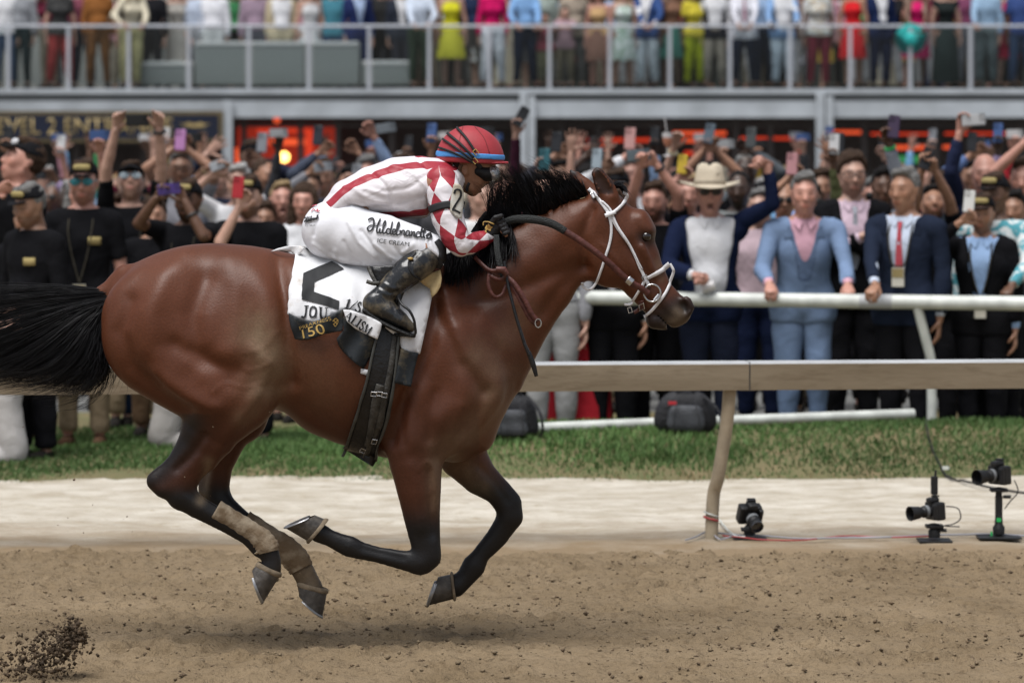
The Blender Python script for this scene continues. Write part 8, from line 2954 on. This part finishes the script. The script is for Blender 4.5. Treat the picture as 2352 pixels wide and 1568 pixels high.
D_.append(deck(1545, "deck spectator in brown dress left of the lime trousers", 'dress', (.22, .12, .08), (.05, .16, .13), fem=1, hair='long', skin='brown', hairc='black'))
D_.append(deck(1594, "deck spectator in yellow top and lime green trousers", 'tee', (.55, .46, .05), (.40, .46, .02), fem=1, hair='long', skin='brown', hairc='black', Ht=1.66))
D_.append(deck(1642, "deck spectator in black vest over white shirt and khaki trousers", 'vest', (.02, .02, .03), (.34, .30, .25), shirt=WHITE))
D_.append(deck(1710, "deck spectator in white shirt with tie and navy trousers", 'vest', (.66, .66, .72), (.015, .022, .045), shirt=(.66, .66, .72), tie=(.3, .08, .14), hl=RL(1695), hr=RL(1726)))
D_.append(deck(1756, "deck spectator in dark trousers beside the light blue blazer", 'shirt', (.3, .42, .62), (.02, .03, .06), dy=.8))
D_.append(deck(1798, "deck spectator in light blue blazer and pale shorts", 'jacket', (.22, .36, .60), (.60, .70, .80), shirt=WHITE, skin='dark', hairc='black', hl=RL(1770), hr=RL(1830)))
D_.append(deck(1880, "deck spectator in cream floral top behind the glass", 'tee', (.52, .44, .33), (.2, .03, .05), fem=1, hair='long', dy=.8, print_=True, skin='brown'))
D_.append(deck(1960, "deck spectator in bright red dress", 'dress', (.62, .02, .025), (.55, .02, .025), fem=1, hair='long', skin='tan'))
D_.append(deck(2022, "deck spectator in navy suit with white shirt and medal", 'suit', (.012, .022, .07), (.012, .018, .05), shirt=WHITE, skin='dark', hairc='black'))
D_.append(deck(2104, "deck spectator in hot pink dress holding a teal hat", 'dress', (.66, .02, .15), (.45, .02, .12), fem=1, hair='long', skin='brown', hairc='black', hl=(2096, 74, -.42), hr=(2122, 66, -.42)))
D_.append(deck(2172, "deck spectator in long black print dress", 'gown', (.02, .025, .025), (.025, .04, .04), fem=1, hair='long', hairc='brown', print_=False))
D_.append(deck(2218, "deck spectator in plum top behind the black dress", 'shirt', (.2, .06, .12), (.25, .26, .3), dy=.9))
D_.append(deck(2266, "deck spectator in light blue blazer and grey trousers at the right", 'shirt', (.26, .38, .52), (.12, .15, .16), hl=RL(2240)))
D_.append(deck(2312, "deck spectator in crimson skirt near the right edge", 'dress', (.5, .02, .06), (.4, .01, .05), fem=1, hair='long', dy=.6))
D_.append(deck(2346, "deck spectator in navy polo and jeans at the right edge", 'polo', (.04, .07, .2), (.04, .07, .14), skin='brown', hairc='black'))
th = empty("sun_hat", W(2092, 90, YD - .02), label="large round teal sun hat held over the deck rail", cat="hat")
M_TEAL = mat("teal_straw", (0.03, 0.42, 0.40), 0.8, 0.15, 20, 0.4, 60)
ry_ = Matrix.Rotation(math.radians(100), 3, 'X')
MB().lathe([(.25, .0), (.24, .012), (.14, .02), (.11, .03), (.10, .10), (.07, .13), (.001, .135)], (0, 0, 0), 28, ry_).build("brim_and_crown", M_TEAL, th, smooth=True)
MB().lathe([(.112, .032), (.106, .06)], (0, 0, 0), 28, ry_).build("hat_band", mat("teal_band", (0.02, 0.3, 0.3), 0.7), th, smooth=True)

# ------------------------------------------------------------------ the deeper crowd: a few people, copied with their own colours
VARI, VARD = [], []

def copy_person(src, loc, rz, label, group, cols):
	r = src.copy()
	COL.objects.link(r)
	r.location = loc
	r.rotation_euler = (0, 0, rz)
	r["label"] = label
	r["group"] = group
	for ch in src.children:
		c2_ = ch.copy()
		COL.objects.link(c2_)
		c2_.parent = r
		for key, col in cols.items():
			if ch.name.split('.')[0] == key:
				c2_.color = tuple(col) + (1,)
	return r

PAL = [("white", (.62, .62, .64)), ("navy", (.015, .022, .06)), ("black", (.014, .014, .016)), ("pale blue", (.30, .42, .62)), ("grey", (.2, .2, .22)), ("charcoal", (.05, .05, .055)), ("pink", (.5, .25, .3)), ("red", (.4, .03, .04)), ("teal", (.04, .2, .22)), ("cream", (.5, .44, .34)),
	   ("olive", (.12, .13, .06)), ("burgundy", (.13, .02, .04)), ("sky blue", (.2, .4, .65)), ("brown", (.14, .08, .05)), ("mustard", (.42, .28, .05)), ("lilac", (.36, .28, .44)), ("green", (.05, .2, .08))]
HN_ = [("brown haired", 'brown'), ("black haired", 'black'), ("grey haired", 'grey'), ("fair haired", 'blond'), ("white haired", 'white'), ("red haired", 'red')]
SKN = ['fair', 'pink', 'tan', 'olive', 'brown', 'dark', 'fair', 'pink']
placed = [(o.location.x, o.location.y) for o in bpy.data.objects if o.type == 'EMPTY' and o.name.startswith("person")]
LM = [(41, "white badged cap"), (192, "teal sunglasses"), (300, "overhead black phone"), (416, "pink phone"), (571, "red phone"), (699, "smiling long haired person"), (842, "pale blue raised sleeve"), (1000, "jockey"), (1212, "maroon sleeve"), (1345, "open raised hand"), (1450, "rose pink phone"), (1555, "cocktail glass"),
	  (1630, "pale hat"), (1715, "thumbs up"), (1844, "light blue suit"), (1957, "glasses and folded arms"), (2080, "red tie"), (2144, "upturned face"), (2262, "bald head"), (2340, "aqua print shirt")]
used_labels = set(o["label"] for o in bpy.data.objects if "label" in o)
rr = random.Random(5)

def uniq(base, alts):
	if base not in used_labels:
		used_labels.add(base)
		return base
	for a in alts:
		q = base + a
		if q not in used_labels:
			used_labels.add(q)
			return q
	k = 2
	while base + ", number %d from the left" % k in used_labels:
		k += 1
	used_labels.add(base + ", number %d from the left" % k)
	return base + ", number %d from the left" % k

ROWN = ["just behind", "two rows behind", "three rows behind", "four rows behind", "five rows behind", "six rows behind", "far behind"]
vi = 0
for ri_, s in enumerate((300, 283, 266, 250, 234, 218, 203)):
	y = depth_of(s)
	x = -1230 / s + rr.uniform(0, .3)
	while x < 1230 / s:
		xx = x + rr.uniform(-.09, .09)
		x += .56
		yy = y + rr.uniform(-.18, .18)
		if any((xx - a) ** 2 + (yy - b_) ** 2 < .40 ** 2 for a, b_ in placed):
			continue
		pxx = 1176 + xx * FPX / (CAM_D + yy)
		if pxx < 320 and ri_ > 3 and rr.random() < .5:
			continue
		if 530 < pxx < 770 and ri_ > 2:
			continue
		placed.append((xx, yy))
		cn, cc = rr.choice(PAL)
		hn, hcname = rr.choice(HN_)
		near = min(LM, key=lambda q: abs(q[0] - pxx))
		lab = "%s person in %s top %s the %s" % (hn, cn, ROWN[ri_], near[1])
		lab = uniq(lab, [" on its left" if pxx < near[0] else " on its right"])
		cols = {"body": SKINS[rr.choice(SKN)], "hair": HAIRC[hcname], "shirt": cc, "jacket": cc, "bodice": cc, "skirt": cc, "trousers": rr.choice([BLKT, NAVY, (.2, .17, .13), (.05, .05, .06)])}
		sv = FPX / (CAM_D + yy)
		if len(VARI) < 14:
			fem = 1 if vi % 3 == 1 else 0
			kind = vi % 7
			zs = 1.66 + .16 * ((vi * 5) % 7) / 7
			hz = lambda dx, dz, dyy: (pxx + dx * sv, HOR + (CAM_H - dz) * sv, dyy)
			ar = {}
			if kind in (1, 4, 6):
				ar = dict(hr=hz(.16 + .1 * (kind == 4), zs + .20, -.2), hpr='grip')
			elif kind == 3:
				ar = dict(hl=hz(-.12, zs + .05, -.28), hr=hz(.1, zs + .06, -.28), hpl='pinch', hpr='pinch')
			elif kind == 5:
				ar = dict(hl=hz(-.2, zs + .24, -.1), hpl='open')
			r_o, arms_ = person(pxx, 0, sv, lab, skin='fair', head=['plain', 'fem', 'open', 'stubble', 'femopen', 'beard', 'plain'][vi % 7], hair='long' if fem and vi % 2 else ('recede' if vi % 5 == 0 else 'short'), fem=fem, outfit=['shirt', 'tee', 'shirt', 'polo'][vi % 4], Ht=zs, vox=.026, base_y=yy,
								cap=1 if vi % 6 == 2 else None, caplogo=None, pitch=6, glasses=(.02, .02, .02) if vi % 4 == 2 else None, group="deep crowd below the deck", **ar)
			VARI.append((r_o, arms_, zs, kind))
			for ch in r_o.children:
				for key, col in cols.items():
					if ch.name.split('.')[0] == key:
						ch.color = tuple(col) + (1,)
			rz = 0
			src = VARI[-1]
			vi += 1
		else:
			src = VARI[rr.randrange(len(VARI))]
			rz = math.radians(rr.uniform(-22, 22))
			copy_person(src[0], (xx, yy, 0), rz, lab, "deep crowd below the deck", cols)
		if src[3] in (1, 3, 4, 6):
			T = src[1][1][2] if src[3] != 3 else (src[1][0][2] + src[1][1][2]) / 2
			Rz = Matrix.Rotation(rz, 3, 'Z')
			pw = Vector((xx, yy, 0)) + Rz @ Vector((T[0], T[1] - .05, T[2] + (.14 if src[3] != 3 else .08)))
			pc, pcol = rr.choice([("black", (.014, .014, .016)), ("grey", (.2, .21, .23)), ("white", (.55, .55, .55)), ("blue", (.05, .1, .25)), ("dark", (.03, .03, .035)), ("silver", (.36, .37, .38))])
			pl = uniq("%s phone held by the %s" % (pc, lab.replace(" person", " one", 1).split(",")[0]), [" further right"])
			if len(pl.split()) > 16:
				pl = uniq("%s phone raised %s the %s" % (pc, ROWN[ri_], near[1]), [" a bit further right", " the rightmost there"])
			sp2 = FPX / (CAM_D + pw.y)
			phone(1176 + pw.x * sp2, HOR + (CAM_H - pw.z) * sp2, pw.y, rr.choice([3, 3, 88]), pcol, pl, size=1.05)

# deeper rows on the deck
DLM = [(48, "red trousers"), (226, "rust jumpsuit"), (300, "cream blouse"), (490, "bright white shirt"), (646, "cream jacket"), (822, "sofa end"), (1036, "yellow dress"), (1132, "hot pink jacket"), (1253, "maroon child"), (1432, "mint dress"), (1594, "lime trousers"), (1710, "white shirt and tie"), (1798, "pale shorts"), (1960, "bright red dress"), (2104, "teal hat"), (2172, "long black dress"), (2266, "grey trousers")]
src_d = [d[0] for d in D_ if d[0]["label"].find("child") < 0]
DROW = ["second row above the", "third row above the", "back row above the"]
for ri_, dy in enumerate((1.55, 2.5, 3.6)):
	y = YD + dy
	sv = FPX / (CAM_D + y)
	x = -1230 / sv
	while x < 1230 / sv:
		xx = x + rr.uniform(-.1, .1)
		x += .62
		pxx = 1176 + xx * sv
		if pxx < 420 and rr.random() < .72:
			continue
		if ri_ == 0 and 440 < pxx < 830:
			continue
		yy = y + rr.uniform(-.2, .2)
		if any((xx - a) ** 2 + (yy - b_) ** 2 < .38 ** 2 for a, b_ in placed):
			continue
		placed.append((xx, yy))
		cn, cc = rr.choice(PAL)
		hn, hcname = rr.choice(HN_)
		near = min(DLM, key=lambda q: abs(q[0] - pxx))
		lab = uniq("deck guest in %s, %s, %s %s" % (cn, hn, DROW[ri_], near[1]), [" to its left" if pxx < near[0] else " to its right"])
		src = rr.choice(src_d)
		copy_person(src, (xx, yy, DZ), math.radians(rr.uniform(-30, 30)), lab, "guests deeper on the viewing deck", {"body": SKINS[rr.choice(SKN)], "hair": HAIRC[hcname], "shirt": cc, "jacket": cc, "bodice": cc, "skirt": cc, "trousers": rr.choice([BLKT, NAVY, (.2, .17, .13), (.4, .4, .42)])})
